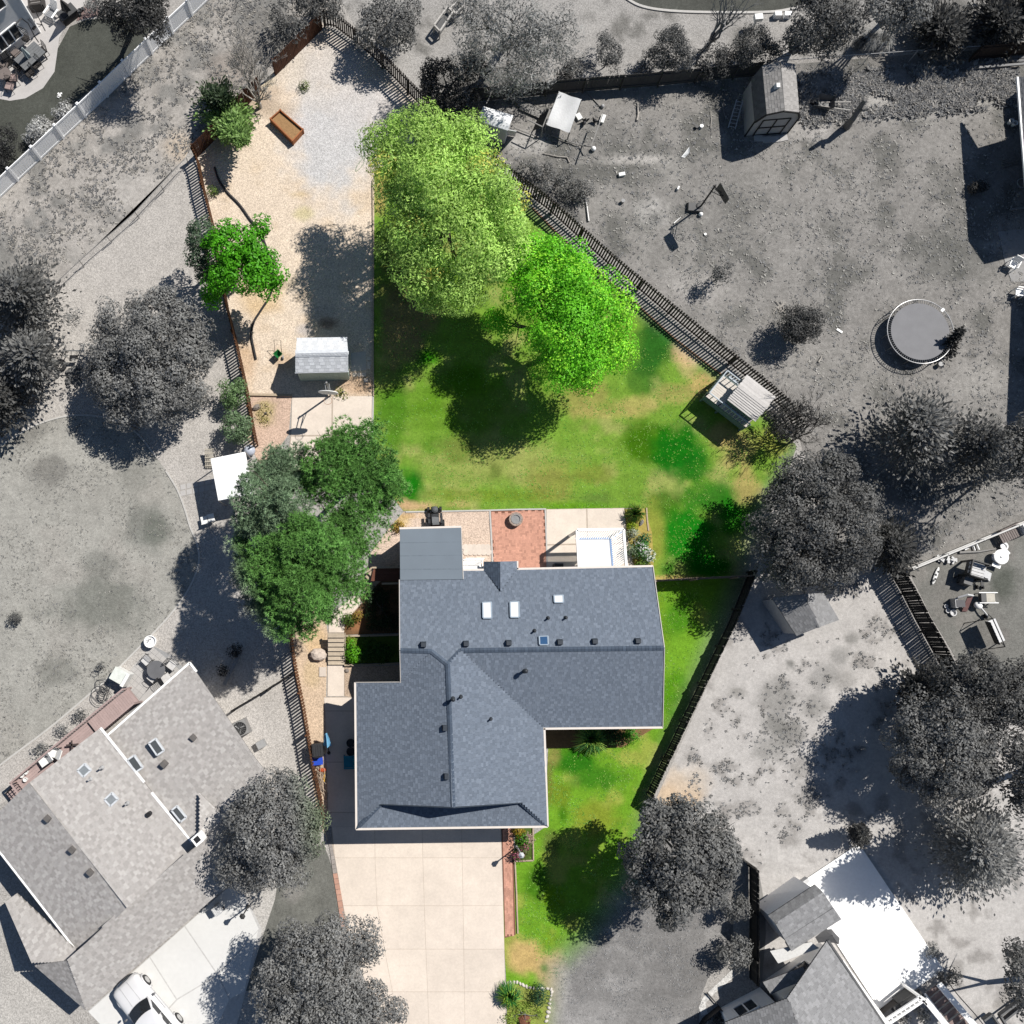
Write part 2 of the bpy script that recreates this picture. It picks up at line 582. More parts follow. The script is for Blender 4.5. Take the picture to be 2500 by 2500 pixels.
# north strip behind the solid fence
zone("gravel_strip", [(800, -60), (2560, -60), (2560, 105), (2240, 125), (1900, 150), (1600, 178), (1250, 210), (1120, 225), (1080, 280), (1030, 225), (950, 145), (870, 70)], 0.004,
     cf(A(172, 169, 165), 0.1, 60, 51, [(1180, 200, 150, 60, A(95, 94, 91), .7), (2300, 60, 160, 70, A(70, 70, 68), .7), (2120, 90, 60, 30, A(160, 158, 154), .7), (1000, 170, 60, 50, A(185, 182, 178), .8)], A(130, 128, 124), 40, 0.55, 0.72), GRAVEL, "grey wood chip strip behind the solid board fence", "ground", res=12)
zone("lawn", curve([(1480, -60), (1522, -8), (1560, 14), (1620, 26), (1720, 31), (1860, 31), (1920, 25), (1965, 12), (2010, -60)], 5), 0.008, cf(A(92, 93, 88), 0.15, 30, 52), GRASS, "dark lawn edge with a pale kerb behind the board fence", "lawn", res=9)
# north east neighbour
zone("weedy_yard", [(1040, 240), (1150, 224), (1250, 216), (1412, 200), (1632, 184), (1865, 162), (2240, 132), (2560, 112), (2560, 1262), (2210, 1385), (2040, 1330), (1960, 1100), (1930, 995), (1870, 935), (1650, 755), (1500, 632), (1345, 492), (1250, 420), (1100, 292)], 0.005,
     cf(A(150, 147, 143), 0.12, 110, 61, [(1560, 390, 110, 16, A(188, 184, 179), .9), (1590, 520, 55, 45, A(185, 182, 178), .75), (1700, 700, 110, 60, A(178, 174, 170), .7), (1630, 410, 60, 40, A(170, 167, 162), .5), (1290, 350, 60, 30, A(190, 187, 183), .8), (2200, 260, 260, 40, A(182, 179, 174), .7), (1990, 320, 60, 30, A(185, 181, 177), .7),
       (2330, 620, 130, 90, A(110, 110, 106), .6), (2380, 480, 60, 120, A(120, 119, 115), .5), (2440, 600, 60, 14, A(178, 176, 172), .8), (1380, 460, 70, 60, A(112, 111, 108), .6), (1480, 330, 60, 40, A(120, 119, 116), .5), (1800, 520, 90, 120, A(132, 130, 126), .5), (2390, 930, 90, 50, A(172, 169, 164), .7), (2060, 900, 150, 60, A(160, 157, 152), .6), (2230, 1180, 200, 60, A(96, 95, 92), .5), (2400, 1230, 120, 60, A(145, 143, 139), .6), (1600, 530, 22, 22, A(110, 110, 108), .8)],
       A(118, 117, 113), 60, 0.5, 0.72), WEEDY, "wide grey weedy back yard with the trampoline", "yard", res=11)
# east strip of pale dirt
zone("dirt_yard", [(1885, 1250), (1960, 1105), (2040, 1330), (2205, 1395), (2320, 1605), (2400, 1700), (2560, 1780), (2560, 2560), (2100, 2560), (1880, 2400), (1850, 2370), (1850, 2120), (1600, 1955), (1800, 1510), (1850, 1390)], 0.006,
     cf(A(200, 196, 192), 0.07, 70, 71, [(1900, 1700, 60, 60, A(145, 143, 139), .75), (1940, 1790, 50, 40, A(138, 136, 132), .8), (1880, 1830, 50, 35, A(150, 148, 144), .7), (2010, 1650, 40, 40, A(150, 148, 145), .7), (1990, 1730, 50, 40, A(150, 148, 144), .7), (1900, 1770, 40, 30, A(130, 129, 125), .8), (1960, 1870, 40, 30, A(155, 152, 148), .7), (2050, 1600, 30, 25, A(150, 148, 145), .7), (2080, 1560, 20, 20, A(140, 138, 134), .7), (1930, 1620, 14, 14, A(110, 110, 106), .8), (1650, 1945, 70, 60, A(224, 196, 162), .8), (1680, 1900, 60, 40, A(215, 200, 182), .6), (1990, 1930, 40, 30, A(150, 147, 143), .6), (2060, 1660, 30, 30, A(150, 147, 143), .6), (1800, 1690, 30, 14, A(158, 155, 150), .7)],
       A(168, 164, 160), 36, 0.56, 0.72), DIRT, "bare pale dirt yard with sparse weeds beside the dark board fence", "yard", res=9)
zone("lawn", [(2218, 1392), (2560, 1250), (2560, 1760), (2420, 1720), (2330, 1600), (2275, 1508)], 0.009, cf(A(132, 131, 126), 0.14, 60, 81, [(2450, 1420, 50, 60, A(88, 92, 84), .8), (2420, 1550, 60, 60, A(125, 122, 118), .6), (2300, 1450, 50, 60, A(130, 127, 123), .5)], A(140, 137, 132), 50, 0.55, 0.75), GRASS, "patchy lawn strewn with garden toys", "lawn", res=10)

# ---- the garden in colour
tan = A(234, 216, 195)
def c_tan(px, py):
    c = cf(tan, 0.05, 90, 91, [(815, 330, 150, 190, A(211, 209, 208), 1), (800, 170, 130, 110, A(216, 209, 202), .9), (900, 250, 100, 90, A(214, 209, 206), .8), (700, 170, 60, 60, A(222, 210, 194), .7), (650, 245, 60, 50, A(170, 150, 130), .6), (680, 270, 50, 40, A(190, 172, 150), .5), (640, 190, 40, 40, A(214, 200, 160), .5), (740, 520, 30, 20, A(205, 195, 140), .6), (640, 720, 60, 60, A(222, 190, 140), .6), (780, 760, 60, 20, A(200, 190, 180), .6), (560, 330, 60, 50, A(185, 165, 140), .5), (600, 880, 40, 60, A(205, 165, 120), .5), (690, 880, 40, 30, A(195, 160, 120), .5), (870, 940, 60, 30, A(190, 150, 112), .6), (690, 690, 40, 20, A(185, 170, 140), .5), (745, 808, 26, 22, A(192, 185, 182), .8), (800, 790, 30, 20, A(120, 100, 88), .8), (730, 475, 30, 12, A(205, 180, 130), .5)],
           A(226, 206, 182), 50, 0.58, 0.75)(px, py)
    return mixc(np.array(A(190, 186, 181))[None, :] * np.ones_like(c), c, vmask(px, py, 30))
zone("gravel_yard", [(781, 50), (850, 105), (950, 185), (1045, 268), (1100, 330), (1000, 360), (914, 420), (913, 968), (605, 968), (560, 760), (520, 560), (490, 420), (478, 385), (560, 300), (680, 160)], 0.008, c_tan, GRAVEL,
     "tan gravel yard round the white roofed shed", "gravel yard", res=8)
lush, mid, dry, bare = A(30, 118, 12), A(98, 132, 36), A(150, 148, 82), A(206, 172, 118)
LP = [(1110, 980, 180, 90, A(92, 138, 28), .8), (960, 1000, 50, 130, A(70, 122, 24), .75), (940, 920, 40, 40, A(140, 150, 78), .6), (1130, 920, 60, 40, A(84, 134, 20), .8), (1040, 870, 40, 30, A(50, 125, 5), 1), (1000, 1190, 45, 55, A(26, 118, 14), 1), (1060, 1090, 40, 30, A(78, 128, 26), .6), (1210, 1130, 190, 70, A(162, 168, 94), .8), (1120, 1100, 50, 40, A(88, 118, 30), .6), (1210, 1150, 26, 30, A(92, 112, 44), .7),
      (1595, 855, 60, 90, A(48, 104, 32), 1), (1640, 810, 40, 30, A(44, 116, 22), .9), (1560, 930, 40, 40, A(62, 112, 36), .7), (1680, 870, 44, 55, A(208, 178, 132), .95), (1720, 940, 40, 40, A(198, 168, 112), .8), (1650, 960, 50, 30, A(172, 160, 96), .7), (1540, 990, 80, 26, A(186, 170, 104), .7), (1430, 980, 90, 60, A(158, 152, 84), .8), (1470, 1010, 120, 20, A(188, 172, 104), .5),
      (1580, 1080, 80, 60, A(64, 112, 6), .95), (1660, 1110, 80, 70, A(24, 112, 20), 1), (1640, 1080, 60, 60, A(20, 110, 4), .8), (1700, 1150, 50, 30, A(30, 110, 20), .8), (1740, 1220, 110, 60, A(42, 118, 26), .9), (1620, 1230, 60, 40, A(60, 112, 12), .8), (1690, 1310, 90, 90, A(24, 124, 18), 1), (1730, 1380, 60, 40, A(10, 112, 6), 1), (1790, 1270, 60, 60, A(18, 120, 10), .9), (1800, 1100, 60, 60, A(190, 168, 110), .7), (1820, 1180, 40, 60, A(184, 164, 104), .8), (1590, 1310, 34, 110, A(150, 158, 66), .9), (1630, 1390, 22, 22, A(50, 112, 22), .9), (1640, 1412, 90, 8, A(205, 172, 110), .7), (1890, 1080, 50, 50, A(158, 148, 80), .6),
      (1350, 1180, 80, 60, A(146, 144, 72), .7), (1450, 1160, 60, 30, A(132, 138, 60), .6), (1450, 1220, 50, 30, A(92, 118, 56), .6), (1180, 1210, 180, 20, A(122, 146, 44), .6), (1400, 1236, 120, 14, A(92, 150, 14), .7), (1000, 760, 90, 120, A(150, 126, 92), .8), (1000, 640, 80, 120, A(96, 90, 50), .8), (930, 470, 20, 60, A(205, 172, 110), .8), (970, 840, 60, 60, A(160, 140, 96), .8), (1010, 1235, 60, 14, A(206, 172, 130), .9), (980, 1232, 30, 20, A(206, 172, 130), .9), (1120, 1232, 40, 10, A(190, 170, 110), .6),
      (1760, 1060, 40, 40, A(190, 165, 108), .7), (1480, 640, 30, 60, A(200, 165, 110), .8)]
def c_lawn(px, py):
    c = cf(A(122, 160, 58), 0.1, 100, 101, LP, A(158, 168, 92), 55, 0.5, 0.75)(px, py)
    st = 1 + 0.05 * np.sin(py / 7.0 + 2 * vnoise(px, py, 200, 4))
    c = c * st[:, None]
    g = (c @ np.array([0.3, 0.5, 0.2]))[:, None] * np.array([[1.0, 0.97, 0.94]])
    return mixc(g, c, vmask(px, py, 35))
zone("lawn", [(914, 420), (1000, 360), (1100, 330), (1200, 410), (1292, 500), (1418, 628), (1551, 741), (1648, 829), (1761, 916), (1880, 1010), (1945, 1090), (1925, 1150), (1880, 1260), (1846, 1406), (1600, 1416), (1560, 1420), (1555, 1380), (1566, 1240), (1330, 1243), (985, 1248), (960, 1215), (905, 1090), (912, 970)], 0.008, c_lawn, GRASS,
     "green back lawn with lush and dry patches behind the blue roofed house", "lawn", res=8)
FP = [(1610, 1520, 26, 90, A(120, 150, 40), .8), (1660, 1500, 60, 60, A(66, 128, 22), .8), (1600, 1680, 20, 60, A(140, 155, 60), .7), (1650, 1700, 40, 70, A(78, 138, 16), .8), (1400, 1860, 70, 40, A(44, 116, 20), .95), (1450, 1900, 80, 40, A(48, 118, 24), .8), (1350, 1850, 24, 30, A(150, 140, 80), .7), (1340, 1920, 14, 60, A(120, 112, 62), .8), (1375, 1990, 14, 30, A(58, 118, 14), .8), (1360, 1940, 40, 40, A(120, 136, 40), .7), (1450, 2000, 70, 60, A(140, 150, 52), .8), (1310, 2160, 40, 60, A(66, 120, 20), .9), (1350, 2190, 30, 40, A(110, 150, 20), .8), (1310, 2030, 20, 20, A(100, 140, 40), .6), (1345, 2060, 30, 40, A(104, 118, 56), .8), (1430, 2250, 60, 30, A(90, 116, 44), .6), (1560, 1790, 24, 14, A(200, 170, 120), .8), (1480, 2290, 30, 20, A(110, 110, 60), .6),
      (1290, 2340, 60, 50, A(208, 176, 118), .95), (1340, 2370, 40, 50, A(190, 164, 104), .8), (1370, 2420, 30, 60, A(176, 160, 108), .7), (1450, 2480, 100, 50, A(160, 156, 148), .6), (1640, 2380, 120, 80, A(120, 119, 114), .7), (1700, 2260, 60, 60, A(132, 131, 126), .6), (1330, 2365, 12, 14, A(80, 130, 40), .8), (1345, 2295, 30, 30, A(120, 150, 40), .6)]
def c_front(px, py):
    c = cf(A(116, 164, 44), 0.12, 90, 111, FP, A(158, 172, 76), 50, 0.5, 0.72)(px, py)
    g = 1.25 * (c @ np.array([0.3, 0.42, 0.2]))[:, None] * np.array([[1.0, 0.97, 0.94]])
    return mixc(g, c, vmask(px, py, 55))
zone("lawn", [(1602, 1420), (1846, 1408), (1800, 1505), (1592, 1950), (1700, 2035), (1790, 2095), (1790, 2330), (1730, 2385), (1712, 2430), (1700, 2560), (1240, 2560), (1236, 2400), (1230, 2290), (1228, 2100), (1300, 2040), (1330, 2020), (1340, 1790), (1400, 1760), (1600, 1770)], 0.008, c_front, GRASS,
     "green front and side lawn fading to grey towards the street", "lawn", res=8)
zone("lawn", [(690, 2090), (790, 2060), (812, 2120), (838, 2270), (760, 2400), (600, 2420), (640, 2290), (670, 2200)], 0.009, cf(A(122, 122, 116), 0.15, 50, 121, [(715, 2180, 40, 30, A(150, 147, 142), .8)]), GRASS, "grey grass strip west of the wide driveway", "lawn", res=10)
zone("gravel_yard", [(470, 2080), (690, 2060), (675, 2200), (640, 2290), (600, 2420), (530, 2330)], 0.007, cf(A(200, 196, 190), 0.06, 40, 122), GRAVEL, "grey gravel bed beside the pale driveway", "gravel bed", res=11)
zone("gravel_yard", [(-60, 2280), (30, 2330), (180, 2500), (200, 2560), (-60, 2560)], 0.007, cf(A(192, 188, 182), 0.08, 50, 123), GRAVEL, "grey gravel round the corner of the pale shingled house", "gravel bed", res=12)
# gravel and beds round the house in colour
pk = A(226, 203, 184)
zone("gravel_bed", [(608, 965), (712, 969), (705, 1060), (640, 1150), (600, 1060)], 0.011, cf(A(214, 186, 166), 0.06, 40, 131, [(645, 1010, 36, 40, A(190, 172, 128), .9)]), GRAVEL, "pinkish gravel bed beside the small basketball court", "gravel bed", res=8)
zone("gravel_bed", [(985, 1250), (1196, 1246), (1202, 1390), (1130, 1400), (975, 1440), (890, 1420), (905, 1350), (950, 1290)], 0.011, cf(pk, 0.05, 40, 132, [(965, 1270, 34, 24, A(214, 186, 128), .8), (1000, 1258, 40, 8, A(205, 170, 120), .7)]), GRAVEL, "pinkish gravel bed round the riding mower", "gravel bed", res=8)
zone("gravel_bed", [(690, 1500), (790, 1480), (800, 1545), (796, 1700), (800, 2060), (775, 1990), (752, 1830), (728, 1690)], 0.011, cf(A(218, 194, 168), 0.06, 40, 133, [(770, 1560, 30, 40, A(222, 192, 150), .8), (760, 1650, 24, 40, A(214, 190, 150), .6)]), GRAVEL, "tan gravel strip between picket fence and garage", "gravel bed", res=8)
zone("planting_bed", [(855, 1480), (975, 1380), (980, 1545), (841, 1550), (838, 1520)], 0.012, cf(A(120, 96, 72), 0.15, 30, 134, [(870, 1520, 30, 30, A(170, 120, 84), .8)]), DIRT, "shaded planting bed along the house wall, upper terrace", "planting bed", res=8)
zone("planting_bed", [(841, 1556), (980, 1552), (980, 1617), (841, 1621)], 0.012, cf(A(96, 120, 50), 0.15, 30, 135), DIRT, "lush planting bed beside the timber steps", "planting bed", res=8)
zone("gravel_bed", [(841, 1628), (980, 1624), (980, 1670), (868, 1672), (866, 1702), (841, 1700)], 0.012, cf(A(200, 178, 156), 0.08, 30, 136), GRAVEL, "dark gravel corner between garage and planting bed", "gravel bed", res=8)
zone("planting_bed", [(1522, 1243), (1572, 1240), (1592, 1300), (1596, 1385), (1545, 1386), (1530, 1340)], 0.012, cf(A(190, 172, 96), 0.12, 30, 137), DIRT, "flower bed east of the white pergola", "planting bed", res=8)
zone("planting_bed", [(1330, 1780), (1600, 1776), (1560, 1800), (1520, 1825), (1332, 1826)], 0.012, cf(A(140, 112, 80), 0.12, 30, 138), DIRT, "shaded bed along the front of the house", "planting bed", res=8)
zone("planting_bed", [(1258, 2022), (1300, 2020), (1302, 2098), (1258, 2102)], 0.014, cf(A(90, 110, 50), 0.15, 20, 139), DIRT, "small square flower bed by the garage corner", "planting bed", res=7)
zone("planting_bed", [(1240, 2400), (1290, 2410), (1345, 2418), (1340, 2470), (1332, 2560), (1236, 2560)], 0.014, cf(A(150, 160, 80), 0.12, 25, 140), DIRT, "planting island beside the driveway near the street", "planting bed", res=8)

# ---- paving: bases (structure) with slabs, bricks and pavers as pieces
JOINT = M("joint", A(198, 183, 167), 0.95, ((6, 0.1),))
SLAB = M("slab concrete", A(240, 226, 211), 0.85, ((0.35, 0.07), (1.3, 0.06), (7, .05), (26, 0.06)), rand=0.035, spec=0.15)
def shrink(P, d):
    """Inset a convex outline by d metres."""
    n = len(P)
    c = sum((Vector((p[0], p[1])) for p in P), Vector((0, 0))) / n
    return [Vector((p[0], p[1])) + (c - Vector((p[0], p[1]))).normalized() * d * 1.4 for p in P]

def slabs(base, quads, z, mat, gap=0.009, name="slab", t=0.05, px=True):
    for q in quads:
        P = [G(x, y, 0) for x, y in q] if px else q
        MB().prism(shrink(P, gap), z - t, z).build(name, mat, base)

def pave_base(name, poly, z, mat, label, cat):
    P = [G(x, y, 0) for x, y in poly]
    o = MB().prism([(p.x, p.y) for p in P], z - 0.06, z).build(name, mat)
    return tag(o, label, cat, None, 'structure')

def lerp(a, b, t):
    return a + (b - a) * t
def colline(pts):
    ys = [p[1] for p in pts]
    xs = [p[0] for p in pts]
    return lambda y: float(np.interp(y, ys, xs))
drive = pave_base("driveway", [(810, 2022), (1223, 2016), (1230, 2250), (1237, 2570), (930, 2570), (905, 2430), (870, 2340), (845, 2268), (832, 2166), (811, 2062)], 0.016, JOINT, "wide pinkish concrete driveway in front of the garage", "driveway")
cl = [colline([(810, 2018), (811, 2062), (832, 2166), (845, 2268), (870, 2340), (905, 2430), (930, 2570)]), colline([(915, 2018), (916, 2160), (922, 2228), (958, 2420), (985, 2570)]),
      colline([(1030, 2018), (1037, 2250), (1047, 2500), (1050, 2570)]), colline([(1127, 2018), (1132, 2310), (1136, 2570)]), colline([(1222, 2018), (1230, 2250), (1236, 2570)])]
rows = [2018, 2094, 2211, 2317, 2421, 2566]
slabs(drive, [[(cl[i](rows[j]), rows[j]), (cl[i + 1](rows[j]), rows[j]), (cl[i + 1](rows[j + 1]), rows[j + 1]), (cl[i](rows[j + 1]), rows[j + 1])] for i in range(4) for j in range(5)], 0.022, SLAB)
apron = pave_base("path", [(791, 1702), (875, 1701), (878, 2020), (812, 2018), (803, 1950)], 0.016, JOINT, "concrete strip along the garage side wall, mostly in shade", "path")
slabs(apron, [[(791 + i * 3, y0), (875, y0), (877, y1), (793 + i * 4, y1)] for i, (y0, y1) in enumerate([(1703, 1735), (1736, 1860), (1861, 1983), (1984, 2018)])], 0.022, SLAB)
walk = pave_base("path", [(800, 1622), (841, 1624), (840, 1700), (799, 1700)], 0.016, JOINT, "short concrete walk below the timber steps", "path")
slabs(walk, [[(800, 1623), (840, 1624), (840, 1700), (800, 1700)]], 0.023, SLAB)
walk2 = pave_base("path", [(802, 1545), (802, 1505), (870, 1450), (886, 1470), (843, 1520), (840, 1545)], 0.016, JOINT, "concrete walk climbing from the timber steps under the pines", "path")
slabs(walk2, [[(803, 1544), (803, 1507), (842, 1520), (840, 1544)], [(804, 1504), (868, 1452), (884, 1470), (843, 1517)]], 0.024, SLAB)
court = pave_base("basketball_court", [(713, 969), (912, 967), (908, 1090), (870, 1150), (700, 1150), (710, 1060)], 0.016, JOINT, "small concrete court below the basketball hoop", "court")
slabs(court, [[(713, 969), (810, 968), (809, 1062), (711, 1063)], [(813, 968), (911, 967), (909, 1061), (812, 1062)], [(711, 1066), (809, 1065), (808, 1150), (702, 1150)], [(812, 1065), (909, 1064), (872, 1150), (811, 1150)]], 0.022, SLAB)
pat = pave_base("patio", [(1333, 1243), (1524, 1240), (1530, 1300), (1548, 1386), (1336, 1390)], 0.02, JOINT, "concrete patio slab under the white pergola", "patio")
slabs(pat, [[(1334, 1244), (1431, 1242), (1433, 1327), (1335, 1329)], [(1433, 1242), (1523, 1241), (1531, 1326), (1435, 1327)], [(1335, 1332), (1433, 1330), (1434, 1388), (1336, 1389)], [(1435, 1330), (1532, 1329), (1546, 1385), (1436, 1388)]], 0.03, SLAB)
# bricks
BRICK = M("clay brick", A(214, 160, 138), 0.9, ((3, 0.08), (20, 0.1)), rand=0.2)
BRICKB = M("brick joint", A(140, 98, 80), 0.95, ((10, 0.1),))
bm_ = MB().box((0, 0, 0), (0.198, 0.098, 0.05)).mesh("brick", BRICK)
def bricks(base, poly, z, rot, limit=300, size=(0.2, 0.1), basket=False):
    P = [G(x, y, 0) for x, y in poly]
    pl = [(p.x, p.y) for p in P]
    c = (sum(p[0] for p in pl) / len(pl), sum(p[1] for p in pl) / len(pl))
    R = 6.5
    cand = []
    ca, sa = math.cos(rot), math.sin(rot)
    ny, nx = int(R / size[1]), int(R / size[0])
    for j in range(-ny, ny):
        for i in range(-nx, nx):
            if basket:
                X, Y = i * size[0] + size[0] / 2, j * size[1] + size[1] / 2
                bi, bj = i, j // 2
                if (bi + bj) % 2:
                    X, Y, r = i * size[0] + (0.05 if j % 2 else 0.15), bj * 0.2 + 0.1, math.pi / 2
                else:
                    r = 0
            else:
                X, Y, r = i * size[0] + (size[0] / 2 if j % 2 else 0), j * size[1], 0
            cand.append((c[0] + ca * X - sa * Y, c[1] + sa * X + ca * Y, r + rot))
    xs = np.array([q[0] for q in cand])
    ys = np.array([q[1] for q in cand])
    ok = inside(xs, ys, pl) & (pdist(xs, ys, pl) > 0.055)
    cand = [q for q, k in zip(cand, ok) if k]
    random.shuffle(cand)
    for (x, y, r) in cand[:limit]:
        part("brick", bm_, base, (x, y, z - 0.025 + U(-0.002, 0.003)), r)
    if len(cand) > limit:
        mb = MB()
        for (x, y, r) in cand[limit:]:
            mb.box((x, y, z - 0.025 + U(-0.002, 0.003)), (0.198, 0.098, 0.05), r)
        mb.build("brick", BRICK, base, kind='stuff')
bp = pave_base("brick_patio", [(1197, 1247), (1330, 1244), (1336, 1390), (1203, 1390)], 0.012, BRICKB, "red brick patio round the fire pit", "patio")
bricks(bp, [(1198, 1248), (1329, 1245), (1335, 1390), (1204, 1390)], 0.026, 0.01, basket=True)
bw = pave_base("brick_walk", [(1224, 2018), (1254, 2018), (1254, 2100), (1259, 2282), (1232, 2290)], 0.012, BRICKB, "narrow red brick walk beside the driveway", "path")
bricks(bw, [(1224, 2019), (1254, 2019), (1254, 2100), (1259, 2282), (1233, 2288)], 0.026, math.pi / 2 + 0.01)
# paver edging between driveway and the grey grass
PAVER = M("edging paver", A(205, 160, 140), 0.9, ((4, 0.1), (20, 0.08)), rand=0.08)
PAVERG = M("grey edging paver", A(172, 164, 158), 0.9, ((4, 0.1), (20, 0.08)), rand=0.08)
ed = thing("paver_edging", "single row of pavers edging the driveway, pink at its lower end", "edging", G(800, 2100), kind=None)
L0 = [(789, 1998), (797, 2035), (806, 2080), (812, 2130), (822, 2190), (834, 2268)]
R0 = [(796, 1995), (805, 2033), (815, 2078), (823, 2128), (835, 2188), (843, 2262)]
cy = np.linspace(0, 5, 24)
for i in range(23):
    q = []
    for t, Lx in ((cy[i], L0), (cy[i], R0), (cy[i + 1], R0), (cy[i + 1], L0)):
        q.append((np.interp(t, range(6), [p[0] for p in Lx]), np.interp(t, range(6), [p[1] for p in Lx])))
    P = [G(x, y) for x, y in q]
    MB().prism(shrink(P, 0.012), 0.0, 0.05).build("paver", PAVER if i > 13 else PAVERG, ed)
# neighbours' drives and patios
WSLAB = M("pale concrete", A(236, 235, 232), 0.85, ((0.6, 0.03), (4, 0.03)), spec=0.15)
nd = pave_base("driveway", [(215, 2468), (580, 2146), (640, 2270), (600, 2420), (560, 2570), (330, 2570)], 0.016, M("pale joint", A(208, 206, 203), .95), "pale grey driveway with the parked white car", "driveway")
slabs(nd, [[(216, 2470), (365, 2338), (430, 2440), (310, 2570)], [(367, 2336), (450, 2262), (530, 2380), (432, 2438)], [(452, 2260), (578, 2148), (632, 2268), (532, 2378)], [(433, 2441), (531, 2382), (560, 2440), (500, 2570), (315, 2570)], [(534, 2380), (630, 2272), (596, 2420), (562, 2438)]], 0.019, WSLAB, .004)
np_ = pave_base("patio", [(285, 1675), (370, 1575), (420, 1600), (455, 1640), (330, 1770)], 0.016, M("grey joint", A(165), 0.95), "grey tiled patio with the round glass table", "patio")
TILE = M("grey paving tile", A(196, 193, 190), 0.85, ((5, 0.05),), rand=0.05)
ta, tb = G(285, 1675), G(370, 1575)
tu = (tb - ta).normalized()
tv = Vector((tu.y, -tu.x, 0))
tm = MB().box((0, 0, 0), (0.29, 0.29, 0.03)).mesh("tile", TILE)
tp = [(p.x, p.y) for p in (G(x, y) for x, y in [(285, 1675), (370, 1575), (420, 1600), (455, 1640), (330, 1770)])]
for i in range(12):
    for j in range(9):
        q = ta + tu * (0.15 + 0.305 * i) + tv * (0.15 + 0.305 * j)
        if inside([q.x], [q.y], tp)[0] and pdist(np.array([q.x]), np.array([q.y]), tp)[0] > 0.13 and not (i < 5 and j > 4):
            part("tile", tm, np_, (q.x, q.y, 0.014 + U(0, 0.004)), math.atan2(tu.y, tu.x))
q0 = ta + tu * 0.1 + tv * 1.55
MB().prism([q0, q0 + tu * 1.45, q0 + tu * 1.45 + tv * 1.25, q0 + tv * 1.25], -0.03, 0.024).build("slab", TILE, np_)
wp = pave_base("patio", [(1962, 2148), (2090, 2062), (2106, 2075), (2302, 2366), (2190, 2440), (2150, 2470), (2000, 2240)], 0.10, WHITE, "big dazzling white raised patio slab behind the grey house", "patio")
# kerbs, mowing strips and edging boards
STRIP = M("mowing strip", A(206, 203, 198), 0.9, ((8, 0.08),))
def strip(name, pts, w, h, mat, label, cat, n=5, kind=None):
    c = [G(x, y) for x, y in curve(pts, n)]
    mb = MB()
    for a, b in zip(c[:-1], c[1:]):
        if (b - a).length > 1e-4:
            mb.bar((a.x, a.y, h / 2), (b.x, b.y, h / 2), w, h)
    return mb.solo(name, mat, label, cat, c[0], kind=kind)
strip("mowing_strip", lw[3:40:6] + [lw[40]], 0.11, 0.05, STRIP, "thin pale kerb curving round the big grey lawn, under the round tree", "kerb")
strip("mowing_strip", lw[44:135:6], 0.11, 0.05, STRIP, "long pale kerb between grey lawn and gravel beside the terrace house", "kerb")
strip("kerb", [(1522, -8), (1560, 14), (1620, 26), (1720, 31), (1860, 31), (1920, 25), (1965, 12)], 0.16, 0.08, STRIP, "pale curving kerb of the dark lawn behind the board fence", "kerb")
WOODT = M("weathered timber", A(196, 178, 154), 0.9, ((8, 0.12),), stretch=(1, 1, 1))
strip("edging_board", [(910, 440), (911, 560), (911, 700), (911, 850), (912, 968)], 0.07, 0.1, WOODT, "straight timber edge between gravel yard and lawn", "edging", n=1)
strip("edging_board", [(911, 968), (910, 1040), (906, 1088)], 0.09, 0.06, STRIP, "short pale edge between court and lawn", "edging", n=1)
strip("edging_board", [(606, 964), (660, 965), (713, 966)], 0.14, 0.14, WOODT, "grey timber lying across the top of the pinkish gravel bed", "edging", n=1)
strip("edging_board", [(990, 1250), (1100, 1248), (1196, 1246), (1260, 1244), (1333, 1243)], 0.09, 0.06, STRIP, "pale kerb along the lawn side of mower gravel and brick patio", "edging", n=1)
strip("edging_board", [(1196, 1247), (1200, 1320), (1203, 1388)], 0.1, 0.05, STRIP, "pale kerb between gravel and the brick patio", "edging", n=1)
strip("edging_board", [(1331, 1244), (1334, 1320), (1336, 1388)], 0.09, 0.05, STRIP, "pale kerb between brick patio and concrete patio", "edging", n=1)
strip("edging_board", [(1578, 1240), (1580, 1270), (1583, 1296)], 0.08, 0.06, WOODT, "short tan board edging the pergola flower bed", "edging", n=1)
strip("edging_board", [(841, 1553), (900, 1552), (975, 1550)], 0.09, 0.2, WOODT, "timber wall above the lush bed beside the steps", "edging", n=1)
strip("edging_board", [(841, 1624), (900, 1623), (975, 1619)], 0.09, 0.2, WOODT, "timber wall below the lush bed beside the steps", "edging", n=1)
strip("edging_board", [(1257, 2100), (1261, 2180), (1264, 2278)], 0.08, 0.08, WOODT, "thin pale edging between brick walk and lawn", "edging", n=1)
strip("edging_board", [(1258, 2102), (1302, 2100), (1301, 2021)], 0.07, 0.1, WOODT, "low timber frame of the square flower bed", "edging", n=1)
strip("edging_board", [(1300, 508), (1418, 627), (1551, 740), (1648, 828), (1761, 915)], 0.08, 0.08, M("rusty edging", A(150, 120, 95), 0.9), "rusty edging board along the lawn beside the slatted fence", "edging", n=2)
# row of stones round the planting island
ST = M("rough stone", A(222, 214, 204), 0.9, ((6, 0.12), (20, 0.1)), rand=0.12)
isl = curve([(1240, 2400), (1262, 2398), (1285, 2408), (1312, 2413), (1345, 2415), (1343, 2440), (1338, 2470), (1332, 2500)], 6)
for i in range(0, len(isl) - 1, 2):
    p = G(*isl[i])
    s = MB().ball((0, 0, 0.03), U(0.08, 0.13), 7, 5, sq=(1.2, 0.8, 0.6), wob=0.12)
    s.solo("border_stone", ST, "small pale stone in the row round the planting island", "stone", p, "stones round the planting island", U(0, 3), True, smooth=True)
